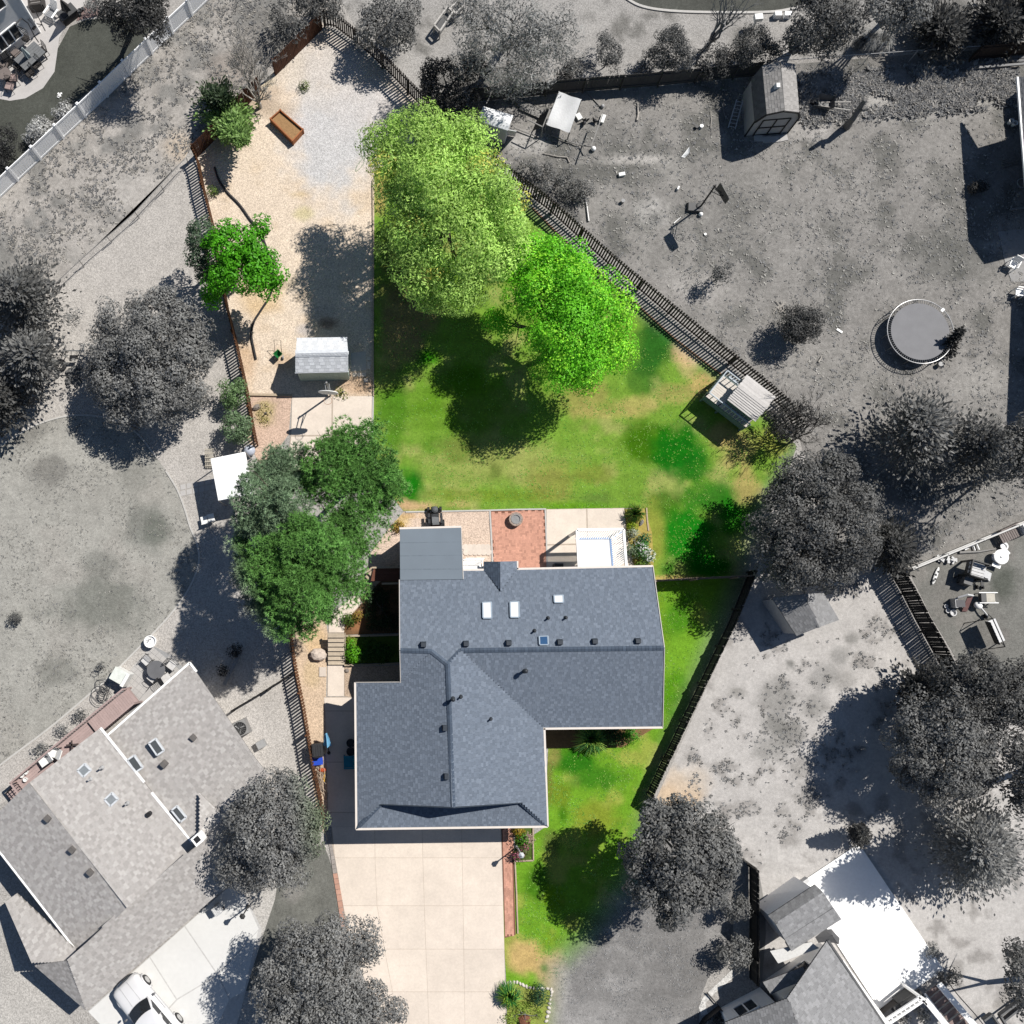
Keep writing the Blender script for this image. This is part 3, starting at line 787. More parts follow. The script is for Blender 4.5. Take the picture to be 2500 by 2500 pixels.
# ================================================================== buildings
def roof(root, name, pts, cols, under, shmat=SHINGLE, eave=0, expo=0.143, tw=(0.12, 0.32), seed=1, tier=0.006, shingles=True, t=0.09, px=True, mixk=.2):
    """One roof slope: a deck plus its courses of shingles. pts: (px, py, z) round the slope; edge eave -> eave + 1 is level and lowest."""
    P = [G(*p) for p in pts] if px else [Vector(p) for p in pts]
    n = len(P)
    nr = Vector((0, 0, 0))
    for i in range(n):
        a, b = P[i], P[(i + 1) % n]
        nr += Vector(((a.y - b.y) * (a.z + b.z), (a.z - b.z) * (a.x + b.x), (a.x - b.x) * (a.y + b.y)))
    nr.normalize()
    if nr.z < 0:
        nr = -nr
    u = P[(eave + 1) % n] - P[eave]
    u = (u - nr * u.dot(nr)).normalized()
    v = nr.cross(u)
    if v.z < 0:
        v, u = -v, -u
    O = P[eave]
    q = [((p - O).dot(u), (p - O).dot(v)) for p in P]
    mb = MB().slab([O + u * a + v * b for a, b in q], t)
    deck = mb.build(name, under, root)
    if not shingles:
        return deck
    rr = random.Random(seed)
    us = [a for a, b in q]
    vs = [b for a, b in q]
    V, Cc = [], []
    k = int(min(vs) / expo) - 1
    cols = [np.array(c) for c in cols]
    cmean = sum(cols) / len(cols)
    while k * expo < max(vs):
        vm = (k + 0.5) * expo
        xs = []
        for i in range(n):
            (a0, b0), (a1, b1) = q[i], q[(i + 1) % n]
            if (b0 > vm) != (b1 > vm):
                xs.append(a0 + (a1 - a0) * (vm - b0) / (b1 - b0))
        xs.sort()
        v0, v1 = k * expo, min((k + 1) * expo + 0.02, max(vs))
        for a, b in zip(xs[0::2], xs[1::2]):
            x = a - (rr.uniform(0, tw[1]) if False else 0)
            first = True
            hi = rr.random() < 0.5
            while x < b - 1e-3:
                w = rr.uniform(*tw) * (rr.uniform(0.4, 1) if first else 1)
                first = False
                x2 = min(x + w, b)
                if b - x2 < 0.06:
                    x2 = b
                hi = not hi
                h0 = 0.012 + (tier if hi else 0)
                c = (cols[rr.randrange(len(cols))] * mixk + cmean * (1 - mixk)) * rr.uniform(0.965, 1.035) * (1.07 if hi else 0.93)
                top = [O + u * (x + 0.003) + v * v0 + nr * h0, O + u * (x2 - 0.003) + v * v0 + nr * h0, O + u * (x2 - 0.003) + v * v1 + nr * 0.006, O + u * (x + 0.003) + v * v1 + nr * 0.006]
                V.append([tuple(p) for p in top])
                Cc.append(c)
                V.append([tuple(O + u * (x + 0.003) + v * v0 + nr * 0.001), tuple(O + u * (x2 - 0.003) + v * v0 + nr * 0.001), tuple(top[1]), tuple(top[0])])
                Cc.append(c * 0.85)
                x = x2
        k += 1
    o = quadmesh("shingle", np.array(V), np.array(Cc), shmat, deck)
    o["kind"] = 'stuff'
    return deck

def ridge(root, a, b, col, mat=SHINGLE, w=0.26, px=True):
    a, b = (G(*a), G(*b)) if px else (Vector(a), Vector(b))
    d = (b - a).normalized()
    s = d.cross(Vector((0, 0, 1))).normalized()
    n = max(2, int((b - a).length / 0.2))
    V, Cc = [], []
    for i in range(n):
        p, p2 = a.lerp(b, i / n), a.lerp(b, (i + 1.15) / n)
        c = np.array(col) * U(0.85, 1.12)
        h0, h1 = Vector((0, 0, 0.045)), Vector((0, 0, 0.028))
        dn = Vector((0, 0, -0.05))
        V += [[tuple(p + h0), tuple(p2 + h1), tuple(p2 + s * w / 2 + h1 + dn), tuple(p + s * w / 2 + h0 + dn)], [tuple(p2 + h1), tuple(p + h0), tuple(p - s * w / 2 + h0 + dn), tuple(p2 - s * w / 2 + h1 + dn)]]
        Cc += [c, c]
    o = quadmesh("ridge_cap", np.array(V), np.array(Cc), mat, root)
    o["kind"] = 'stuff'

def gutter(root, a, b, mat, w=0.11, h=0.12, name="gutter", px=True, out=None):
    a, b = (G(*a), G(*b)) if px else (Vector(a), Vector(b))
    MB().bar((a.x, a.y, a.z - 0.03), (b.x, b.y, b.z - 0.03), w, h).build(name, mat, root)

def window_on(root, a, b, z0, z1, out, panes=2, fmat=WHITE, name="window"):
    """A window on a wall: a, b its lower ends in plan, out the wall's outward direction."""
    a, b, out = Vector((a[0], a[1], 0)), Vector((b[0], b[1], 0)), Vector((out[0], out[1], 0)).normalized()
    d = (b - a).normalized()
    L = (b - a).length
    z = Vector((0, 0, 1))
    fr = MB()
    w = 0.07
    o = out * 0.03
    for p, q_ in ((a + z * z0, b + z * z0), (a + z * z1, b + z * z1)):
        fr.bar(p + o, q_ + o, 0.08, w)
    for k in range(panes + 1):
        p = a + d * (L * k / panes)
        fr.bar(p + z * z0 + o, p + z * z1 + o, w if k in (0, panes) else 0.045, 0.08, up=tuple(d))
    f = fr.build(name, fmat, root)
    for k in range(panes):
        p, q_ = a + d * (L * k / panes + 0.03) + out * 0.022, a + d * (L * (k + 1) / panes - 0.03) + out * 0.022
        MB().add([p + z * (z0 + 0.03), q_ + z * (z0 + 0.03), q_ + z * (z1 - 0.03), p + z * (z1 - 0.03)], [(0, 1, 2, 3)]).build("pane", GLASSY, f)
    return f

def vent_box(root, px, py, z, mat, s=0.3, rz=0.0, nrm=(0, 0, 1)):
    """A slant box vent on a roof."""
    p = G(px, py, z)
    mb = MB()
    vs = []
    m = Matrix.Rotation(rz, 3, 'Z')
    for x, y, h in ((-1, -1, -.12), (1, -1, -.12), (1, 1, -.12), (-1, 1, -.12), (-.9, -.9, .2), (.9, -.9, .2), (.9, .5, .2), (-.9, .5, .2)):
        vs.append(p + m @ Vector((x * s / 2, y * s / 2, h)))
    mb.add(vs, [(0, 3, 2, 1), (4, 5, 6, 7), (0, 1, 5, 4), (1, 2, 6, 5), (2, 3, 7, 6), (3, 0, 4, 7)])
    return mb.build("roof_vent", mat, root)

def pipe(root, px, py, z, mat, r=0.055, h=0.35, cap=False, name="vent_pipe"):
    p = G(px, py, z)
    mb = MB().lathe([(r * 2.2, -0.06), (r * 2.0, 0.02), (r * 1.1, 0.1), (r, 0.12), (r, h), (r * 0.6, h)], p, 10)
    if cap:
        mb.lathe([(r * 1.2, h), (r * 1.7, h + 0.03), (r * 1.7, h + 0.13), (r * 0.6, h + 0.2), (0.001, h + 0.21)], p, 10)
    return mb.build(name, mat, root, smooth=False)

def skylight(root, cs, z, mat, glass, lift=0.1, w=0.07):
    """cs: four pixel corners, z their heights (list)."""
    P = [G(x, y, zz) + Vector((0, 0, lift)) for (x, y), zz in zip(cs, z)]
    mb = MB()
    for i in range(4):
        a, b = P[i], P[(i + 1) % 4]
        mb.bar(a - Vector((0, 0, lift * 0.55)), b - Vector((0, 0, lift * 0.55)), w, lift * 1.25)
    f = mb.build("skylight", mat, root)
    MB().slab([p + Vector((0, 0, 0.0)) for p in P], 0.03).build("pane", glass, f)

def wallring(root, poly, z0, z1, mat, name="wall"):
    return MB().prism(poly, z0, z1).build(name, mat, root)

# ------------------------------------------------------------------ the blue roofed house
E_, R_, Q_ = 2.95, 4.6, 4.92
UND = M("roof felt", A(70, 80, 92), 0.9)
BLUE = [A(118, 128, 142), A(126, 136, 150), A(110, 120, 134), A(99, 109, 123), A(147, 157, 171)]
house = thing("house", "house with the blue grey shingle roof and white skylights in the coloured garden", "house", G(1150, 1700, 0))
SID = M("pale siding board", A(196, 204, 212), 0.7, ((6, 0.05),))
def inset(pts, d):
    P = [Vector((p[0], p[1])) for p in pts]
    n = len(P)
    ar = sum(P[i].x * P[(i + 1) % n].y - P[(i + 1) % n].x * P[i].y for i in range(n))
    if ar < 0:
        P.reverse()
    out = []
    for i in range(n):
        a, b, c = P[i - 1], P[i], P[(i + 1) % n]
        d1, d2 = (b - a).normalized(), (c - b).normalized()
        n1, n2 = Vector((-d1.y, d1.x)), Vector((-d2.y, d2.x))
        m = (n1 + n2)
        out.append(b + m * (d / max(0.3, m.length_squared / 2)) )
    return out
mainw = [G(976, 1394, E_), G(1593, 1383, E_), G(1617, 1775, E_), G(978, 1778, E_)]
garw = [G(868, 1667, E_), G(1327, 1667, E_), G(1335, 2016, E_), G(871, 2022, E_)]
wallring(house, inset(mainw, 0.45), 0, 2.93, SID)
wallring(house, inset(garw, 0.45), 0, 2.91, SID)
extw = [G(976, 1290, 2.8), G(1126, 1290, 2.8), G(1129, 1400, 2.8), G(977, 1400, 2.8)]
wallring(house, inset(extw, 0.25), 0, 2.7, SID)
N_ = [(976, 1394, E_), (1593, 1383, E_), (1621, 1582, R_), (1125, 1588, R_), (1093, 1622, Q_), (1053, 1590, R_), (977, 1588, R_)]
roof(house, "roof_slope", N_, BLUE, UND, seed=2)
roof(house, "roof_slope", [(1327, 1777, E_), (1617, 1774, E_), (1621, 1582, R_), (1125, 1588, R_)], BLUE, UND, seed=3)
roof(house, "roof_slope", [(979, 1665, 3.93), (977, 1588, R_), (1053, 1590, R_)], BLUE, UND, seed=4, eave=1)
roof(house, "roof_slope", [(868, 1667, E_), (871, 2022, E_), (929, 1963, 3.46), (1106, 1970, Q_), (1093, 1622, Q_), (1053, 1590, R_), (979, 1665, 3.9)], BLUE, UND, seed=5)
roof(house, "roof_slope", [(1327, 1777, E_), (1335, 2016, E_), (1273, 1959, 3.48), (1106, 1970, Q_), (1093, 1622, Q_), (1125, 1588, R_)], BLUE, UND, seed=6)
roof(house, "roof_slope", [(871, 2022, E_), (1335, 2016, E_), (1273, 1940, 3.36), (929, 1944, 3.36)], BLUE, UND, seed=7)
# gable wall above the skirt roof
ga, gb, gc = G(940, 1941, 3.3), G(1262, 1937, 3.3), G(1104, 1943, 4.75)
MB().slab([ga, gb, gc], 0.02).build("gable", SID, house)
DK = A(84, 96, 112)
for p, q_ in (((928, 1964, 3.46), (1106, 1972, Q_)), ((1106, 1972, Q_), (1274, 1960, 3.48))):
    gutter(house, p, q_, UND, 0.03, 0.12, 'rake_board')  # dark felt colour stands in for the shade on these pale boards
ridge(house, (977, 1588, R_), (1053, 1590, R_), DK)
ridge(house, (1125, 1588, R_), (1621, 1582, R_), DK)
ridge(house, (1093, 1622, Q_), (1106, 1970, Q_), DK)
ridge(house, (1053, 1590, R_), (1093, 1622, Q_), A(100, 112, 128))
ridge(house, (1093, 1622, Q_), (1125, 1588, R_), DK)
ridge(house, (871, 2022, E_), (929, 1963, 3.4), DK)
ridge(house, (1335, 2016, E_), (1273, 1959, 3.41), DK)
# little north gable
roof(house, "roof_slope", [(1181, 1371, E_ + .02), (1181, 1392, E_ + .02), (1223, 1443, 3.5), (1221, 1371, 3.5)], [A(96, 108, 124), A(84, 96, 112)], UND, seed=8)  # darker shingles: this west slope's shade is put into its colour
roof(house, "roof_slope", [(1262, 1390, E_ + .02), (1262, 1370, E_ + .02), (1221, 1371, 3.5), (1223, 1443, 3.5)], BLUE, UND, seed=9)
MB().slab([G(1185, 1374, 2.93), G(1258, 1373, 2.93), G(1221, 1375, 3.42)], 0.02).build("gable", SID, house)
wallring(house, [G(1187, 1376, 2.6), G(1256, 1376, 2.6), G(1256, 1400, 2.6), G(1187, 1400, 2.6)], 0, 2.55, SID)
FLATM = M("flat roofing felt", A(126, 137, 148), 0.9, ((0.8, 0.05), (60, 0.07)))
fl = MB()
fl.slab([G(976, 1291, 2.85), G(1125, 1287, 2.85), G(1130, 1414, 3.2), G(977, 1416, 3.2)], 0.14).build("flat_roof", FLATM, house)
seam = M("felt seam", A(121, 132, 143), 0.9)
for yy, zz in ((1325, 2.945), (1357, 3.035), (1390, 3.13)):
    MB().bar(G(978, yy, zz) + Vector((0, 0, 0.003)), G(1126 + (yy - 1287) * .03, yy - 1, zz) + Vector((0, 0, 0.003)), 0.06, 0.008).build("felt_seam", seam, house)
GUT = M("cream gutter", A(246, 236, 226), 0.5, ((5, 0.05),))
for a, b in (((1262, 1389, E_), (1594, 1382, E_)), ((975, 1290, 2.83), (1126, 1286, 2.83)), ((1326, 1779, E_), (1618, 1776, E_)), ((867, 1666, E_), (870, 2024, E_)), ((869, 2024, E_), (1337, 2018, E_)), ((1329, 1778, E_), (1337, 2018, E_)), ((1263, 1370, E_), (1263, 1390, E_)), ((1131, 1391, E_), (1181, 1391, E_))):
    gutter(house, a, b, GUT)
FASC = M("rake board", A(214, 208, 202), 0.6, ((5, 0.05),))
for a, b in (((1594, 1383, E_), (1622, 1582, R_)), ((1622, 1582, R_), (1618, 1775, E_)), ((975, 1416, 3.2), (976, 1588, R_)), ((976, 1588, R_), (978, 1666, 3.9)), ((868, 1666, E_), (978, 1665, 3.9)), ((1126, 1288, 2.83), (1131, 1414, 3.18))):
    gutter(house, a, b, FASC, 0.04, 0.14, "rake_board")
SKF = M("skylight frame", A(165, 180, 195), 0.4, ((5, 0.05),))
SKG = M("white skylight dome", A(252, 252, 252), 0.15, ((3, 0.03),), spec=0.6)
SKD = M("tinted skylight glass", A(60, 95, 135), 0.1, ((3, 0.1),), spec=0.7)
def zN(y):
    return E_ + (y - 1386) / 197 * (R_ - E_)
for x0, y0, x1, y1, g in ((1178, 1471, 1199, 1509, SKG), (1245, 1470, 1266, 1507, SKG), (1352, 1454, 1374, 1471, SKG), (1316, 1554, 1337, 1574, SKD)):
    skylight(house, [(x0, y0), (x1, y0 - 1), (x1 + 1, y1), (x0 + 1, y1)], [zN(y0), zN(y0), zN(y1), zN(y1)], SKF, g)
VB = M("slate vent", A(62, 69, 78), 0.6, ((9, 0.1),))
VP = M("dark vent pipe", (0.03, 0.034, 0.04), 0.5)
for x, y in ((1034, 1573), (1138, 1571), (1242, 1569), (1367, 1567), (1452, 1565), (1557, 1564)):
    vent_box(house, x, y, zN(y) + .05, VB)
vent_box(house, 1085, 1777, 4.83, VB, rz=math.pi / 2)
vent_box(house, 1089, 1895, 4.83, VB, rz=math.pi / 2)
for x, y in ((1338, 1509), (1381, 1508), (1305, 1540)):
    pipe(house, x, y, zN(y), VP)
pipe(house, 1280, 1637, 4.12, VP, 0.08, 0.5, True)
pipe(house, 1105, 1706, 4.86, VP, 0.07, 0.45, True)
pipe(house, 1125, 1701, 4.72, VP)
pipe(house, 1198, 1755, 4.08, VP)
# doors and windows of the walls under the eaves
gw = inset(garw, 0.45)
gw = sorted(gw, key=lambda p: p.y)[:2]
gw.sort(key=lambda p: p.x)
for t0, t1 in ((0.05, 0.58), (0.66, 0.94)):
    a, b = gw[0].lerp(gw[1], t0), gw[0].lerp(gw[1], t1)
    MB().bar((a.x, a.y - 0.02, 1.1), (b.x, b.y - 0.02, 1.1), 0.05, 2.1).build("garage_door", WHITE, house)
mw = sorted(inset(mainw, 0.45), key=lambda p: p.y)
sw = sorted(mw[:2], key=lambda p: p.x)
nw = sorted(mw[2:], key=lambda p: p.x)
for t in (0.66, 0.86):
    window_on(house, sw[0].lerp(sw[1], t), sw[0].lerp(sw[1], t + 0.1), 1.0, 2.2, (0, -1))
for t in (0.5, 0.72, 0.9):
    window_on(house, nw[0].lerp(nw[1], t), nw[0].lerp(nw[1], t + 0.08), 1.0, 2.2, (0, 1))
# small slatted lattice between flat roof and north gable
lat = thing("lattice_awning", "small white slatted awning between the flat roof and the little gable", "awning", G(1155, 1378, 0))
MB().slab([G(1131, 1378, 2.45), G(1177, 1378, 2.45), G(1178, 1391, 2.5), G(1131, 1391, 2.5)], 0.04).build("panel", WHITE, lat)
sl_ = MB().box((0, 0, 0), (0.035, 0.55, 0.06)).mesh("slat", WHITE)
for i in range(15):
    part("slat", sl_, lat, G(1133 + i * 3.1, 1371, 2.5), -0.62)
for a, b in (((1130, 1366, 2.5), (1178, 1366, 2.5)), ((1178, 1366, 2.5), (1178, 1392, 2.5)), ((1130, 1366, 2.5), (1130, 1392, 2.5))):
    MB().bar(G(*a), G(*b), 0.05, 0.1).build("beam", WHITE, lat)
for x in (1131, 1177):
    p = G(x, 1367, 2.45)
    MB().bar((p.x, p.y, 0), (p.x, p.y, 2.45), 0.1).build("post", WHITE, lat)
# white pergola
per = thing("pergola", "white pergola with solid centre panel and slatted border behind the house", "pergola", G(1465, 1340, 0))
hz = 2.55
for a, b in (((1408, 1294), (1522, 1292)), ((1408, 1294), (1413, 1386)), ((1522, 1292), (1529, 1384))):
    MB().bar(G(*a, hz), G(*b, hz), 0.14, 0.16).build("beam", WHITE, per)
MB().slab([G(1413, 1318, hz), G(1488, 1317, hz), G(1493, 1385, hz), G(1415, 1386, hz)], 0.07).build("roof_panel", M("white corrugated panel", A(253, 253, 252), 0.45, ((2.2, 0.03), (9, 0.02))), per)
PB = M("pale blue flashing", A(150, 180, 222), 0.6)
MB().bar(G(1413, 1315, hz), G(1492, 1314, hz), 0.11, 0.05).build("flashing", PB, per)
MB().bar(G(1490, 1312, hz), G(1496, 1385, hz), 0.11, 0.05).build("flashing", PB, per)
MB().bar(G(1497, 1312, hz), G(1518, 1297, hz), 0.08, 0.06).build("rafter", PB, per)
sA = MB().box((0, 0, 0), (0.042, 0.62, 0.09)).mesh("slat", WHITE)
sB = MB().box((0, 0, 0), (0.78, 0.042, 0.09)).mesh("slat", WHITE)
for i in range(19):
    t = i / 18
    part("slat", sA, per, G(lerp(1411, 1508, t), 1305, hz), -0.65)
for i in range(16):
    t = i / 15
    part("slat", sB, per, G(lerp(1505, 1511, t), lerp(1305, 1381, t), hz), 0.6)
for x, y in ((1410, 1297), (1521, 1295), (1414, 1382)):
    p = G(x, y, hz)
    MB().bar((p.x, p.y, 0), (p.x, p.y, hz), 0.14).build("post", WHITE, per)

# ------------------------------------------------------------------ pale shingled house, bottom left
el, rl = 2.8, 4.5
nh = thing("house", "neighbour's house with pale speckled shingles and dark skylights beside the pale driveway", "house", G(280, 2060, 0))
PU = M("pale roof felt", A(150, 146, 142), 0.9)
PALE = [A(200, 195, 191), A(190, 185, 181), A(210, 206, 202), A(182, 177, 173), A(218, 214, 210), A(195, 190, 186)]
PALE = [tuple(v * .88 for v in c) for c in PALE]
PALE2 = [tuple(min(.8, v * 1.1) for v in c) for c in PALE]  # lightened copy, making up in colour for slopes turned from the sun
kw = dict(tw=(0.16, 0.36), mixk=.42)
roof(nh, "roof_slope", [(-44, 2023, el), (194, 2330, el), (311, 2215, rl), (70, 1911, rl)], PALE2, PU, seed=21, **kw)
roof(nh, "roof_slope", [(480, 2070, 3.45), (245, 1777, 3.2), (70, 1911, rl), (311, 2215, rl), (430, 2112, 4.0)], PALE, PU, seed=22, **kw)
roof(nh, "roof_slope", [(463, 1618, 2.75), (260, 1797, 2.75), (480, 2072, 3.4), (582, 1972, 3.75), (655, 1890, 3.6), (625, 1852, 3.4)], PALE, PU, seed=23, **kw)
roof(nh, "roof_slope", [(210, 2467, el), (665, 2070, el), (586, 1970, 3.85), (311, 2215, 4.4), (165, 2345, 4.1)], PALE, PU, seed=24, **kw)
roof(nh, "roof_slope", [(12, 2203, 1.9), (84, 2357, 3.0), (165, 2345, 3.6), (194, 2328, 2.6), (40, 2180, 1.7)], PALE, PU, seed=25, **kw)
roof(nh, "roof_slope", [(84, 2357, 3.0), (210, 2467, 2.8), (165, 2345, 4.0)], PALE, PU, seed=26, **kw)
for a, b in (((-44, 2023, el), (194, 2330, el)), ((245, 1777, 3.24), (352, 1910, 3.34)), ((370, 1935, 3.36), (480, 2070, 3.49)), ((263, 1795, el), (463, 1618, el)), ((463, 1618, el), (480, 1640, 2.8))):
    gutter(nh, a, b, WHITE)
wpoly = inset([G(-20, 2023, el), G(70, 1925, el), G(250, 1800, el), G(463, 1640, el), G(640, 1880, el), G(650, 2060, el), G(212, 2450, el), G(60, 2330, el), G(180, 2310, el)], 0.5)
wallring(nh, wpoly, 0, 2.6, M("pale siding", A(205, 202, 198), 0.7))
SKW = M("white skylight frame", A(228, 232, 236), 0.4)
def sky_rot(root, cx, cy, w, l, a, z, slope_dir, g):
    cs = []
    for i, j in ((-1, -1), (1, -1), (1, 1), (-1, 1)):
        x, y = i * w / 2, j * l / 2
        cs.append((cx + x * math.cos(a) - y * math.sin(a), cy + x * math.sin(a) + y * math.cos(a)))
    skylight(root, cs, [z] * 4, SKW, g, 0.14, 0.09)
DKG = M("dark skylight glass", A(92, 96, 98), 0.12, ((3, 0.1),), spec=0.6)
sky_rot(nh, 383, 1823, 20, 36, -0.6, 3.22, 0, DKG)
sky_rot(nh, 331, 1864, 20, 36, -0.6, 3.2, 0, DKG)
sky_rot(nh, 207, 1880, 24, 22, -0.75, 3.72, 0, M("grey skylight glass", A(150, 156, 160), 0.15))
sky_rot(nh, 273, 1951, 24, 22, -0.75, 3.75, 0, MATS["grey skylight glass"])
sky_rot(nh, 438, 1986, 17, 36, -0.68, 3.45, 0, DKG)
VG = M("grey roof vent", A(112, 108, 105), 0.6)
for x, y, z in ((473, 1800, 3.05), (401, 1865, 3.2), (118, 1997, 4.35), (178, 2073, 4.35), (222, 2128, 4.35), (137, 2300, 2.5)):
    vent_box(nh, x, y, z + .03, VG, 0.34, -0.7)
for x, y in ((221, 1902), (311, 1961), (227, 1997), (249, 1874)):
    pipe(nh, x, y, 3.78, M("light vent pipe", A(190), 0.5))
pipe(nh, 366, 1986, 3.45, DARKM, 0.14, 0.35, name="flue")
MB().box(G(486, 2046, 4.3), (0.5, 0.5, 0.9), 0.7).build("chimney", WHITE, nh)
MB().box(G(486, 2045, 4.3) + Vector((0, 0, 0.452)), (0.3, 0.3, 0.02), 0.7).build("flue", BLACK, nh)
roof(nh, "roof_slope", [(553, 1999, 3.6), (513, 2038, 3.6), (487, 2040, 3.95), (488, 1935, 3.5)], PALE2, PU, seed=27, eave=0, t=0.05, **kw)

# ------------------------------------------------------------------ grey roofed house, bottom right
gh = thing("house", "neighbour's grey roofed house with white walls beside the white patio slab", "house", G(2000, 2450, 0))
GUN = M("grey roof felt", A(100), 0.9)
GREYS = [A(158, 158, 159), A(150, 150, 151), A(166, 166, 167), A(141, 141, 142), A(175, 175, 176)]
GREYD = [tuple(v * .8 for v in c) for c in GREYS]  # darkened copy: shade put into slopes off the sun; east house's own tone
WW = M("white wall", (.84, .83, .82), 0.7, ((6, 0.04),))
roof(gh, "roof_slope", [(2165, 2510, 2.9), (2022, 2295, 2.9), (1922, 2436, 4.0), (1985, 2600, 4.3), (2120, 2700, 4.0), (2230, 2610, 2.9)], GREYS, GUN, seed=31, **kw)
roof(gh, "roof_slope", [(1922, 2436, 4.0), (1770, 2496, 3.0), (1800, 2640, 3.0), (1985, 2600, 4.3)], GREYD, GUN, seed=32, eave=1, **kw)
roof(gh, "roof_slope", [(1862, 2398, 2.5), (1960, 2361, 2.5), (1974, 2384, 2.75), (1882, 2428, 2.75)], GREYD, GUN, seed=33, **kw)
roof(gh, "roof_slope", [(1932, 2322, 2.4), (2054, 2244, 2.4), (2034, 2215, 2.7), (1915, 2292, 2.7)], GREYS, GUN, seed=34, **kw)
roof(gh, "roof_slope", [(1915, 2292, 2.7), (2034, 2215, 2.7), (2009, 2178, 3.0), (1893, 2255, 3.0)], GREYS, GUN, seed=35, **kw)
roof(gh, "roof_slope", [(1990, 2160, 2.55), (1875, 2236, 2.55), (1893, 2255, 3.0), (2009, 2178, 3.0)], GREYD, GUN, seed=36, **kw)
gutter(gh, (2022, 2296, 2.9), (2165, 2510, 2.9), M("grey gutter", A(110), 0.5))
wallring(gh, inset([G(1985, 2162, 2.4), G(1878, 2238, 2.4), G(1935, 2318, 2.4), G(2050, 2242, 2.4)], 0.1), 0, 2.35, WW)
wl = [G(1858, 2404, 0), G(1958, 2330, 0), G(2085, 2505, 0), G(1960, 2600, 0)]
wallring(gh, [G(1868, 2392), G(2000, 2300), G(2160, 2520), G(1980, 2640)], 0, 2.85, WW)
wallring(gh, [G(1755, 2462), G(1855, 2410), G(1960, 2560), G(1800, 2640)], 0, 2.9, WW)
def wall_win(root, a, b, z0, z1):
    a, b = G(*a, 0), G(*b, 0)
    d = (b - a).normalized()
    window_on(root, a, b, z0, z1, (-d.y, d.x) if (-d.y * -1 + d.x * 1) > 0 else (d.y, -d.x), 2)
wall_win(gh, (1908, 2362), (1950, 2333), 0.8, 2.0)
wall_win(gh, (1776, 2450), (1822, 2425), 0.8, 1.9)
MB().slab([G(1880, 2322, 2.2), G(1980, 2300, 2.2), G(2000, 2315, 2.3), G(1900, 2352, 2.25)], 0.05).build("porch_roof", M("corrugated white", A(226, 225, 222), 0.5, ((9, 0.08),)), gh)

# ------------------------------------------------------------------ sided house, top left corner
sh_ = thing("house", "two storey house with grey clapboard wall and four pane window", "house", G(40, 110, 0))
b0, b1 = G(97, 78, 0), G(-60, 205, 0)
dirw = (b1 - b0).normalized()
outw = Vector((dirw.y, -dirw.x, 0))
if outw.y > 0:
    outw = -outw
CLAP = M("grey clapboard", (.62, .61, .6), 0.7, ((5, 0.05),), rand=0.03)
b2 = b0 - outw * 9
b3 = b1 - outw * 9
wallring(sh_, [b0, b1, b3, b2], 0, 5.4, CLAP)
L = (b1 - b0).length
for i in range(34):
    a, b = b0 + outw * 0.015, b1 + outw * 0.015
    z = 0.1 + i * 0.155
    vs = [a + Vector((0, 0, z)) + outw * 0.022, b + Vector((0, 0, z)) + outw * 0.022, b + Vector((0, 0, z + 0.155)), a + Vector((0, 0, z + 0.155)), a + Vector((0, 0, z)), b + Vector((0, 0, z))]
    MB().add(vs, [(0, 1, 2, 3), (4, 5, 1, 0)]).build("clapboard", CLAP, sh_)
window_on(sh_, b0 + dirw * 1.05 + outw * 0.04, b0 + dirw * 3.35 + outw * 0.04, 0.75, 1.95, outw, 4)
window_on(sh_, b0 + dirw * 0.9 + outw * 0.04, b0 + dirw * 2.5 + outw * 0.04, 3.4, 4.8, outw, 2)
MB().bar(b0 + outw * .03 + Vector((0, 0, 0)), b0 + outw * .03 + Vector((0, 0, 5.4)), 0.12).build("corner_board", WHITE, sh_)
# ------------------------------------------------------------------ house at the east edge
eh = thing("house", "dark house at the eastern edge with a patio in its shade", "house", G(2560, 450, 0))
ew = [G(2510, 205, 0), G(2700, 180, 0), G(2720, 480, 0), G(2535, 480, 0)]
wallring(eh, ew, 0, 2.7, M("dark wall", A(90, 88, 86), 0.8))
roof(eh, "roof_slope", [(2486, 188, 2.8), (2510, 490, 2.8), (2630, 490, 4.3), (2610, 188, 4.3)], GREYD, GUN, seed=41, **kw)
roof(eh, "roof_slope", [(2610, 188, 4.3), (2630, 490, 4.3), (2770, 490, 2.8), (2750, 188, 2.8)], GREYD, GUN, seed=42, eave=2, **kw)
gutter(eh, (2484, 188, 2.8), (2508, 490, 2.8), WHITE)
wallring(eh, [G(2570, 660, 0), G(2700, 660, 0), G(2700, 960, 0), G(2560, 960, 0)], 0, 4.2, MATS["dark wall"], "unseen_block")  # block out of view, placed for the shadow it casts
pp = pave_base("patio", [(2436, 566), (2560, 552), (2570, 680), (2470, 690), (2455, 650)], 0.03, M("grey slab", A(165, 164, 163), 0.85), "grey patio slab by the dark house at the eastern edge", "patio")

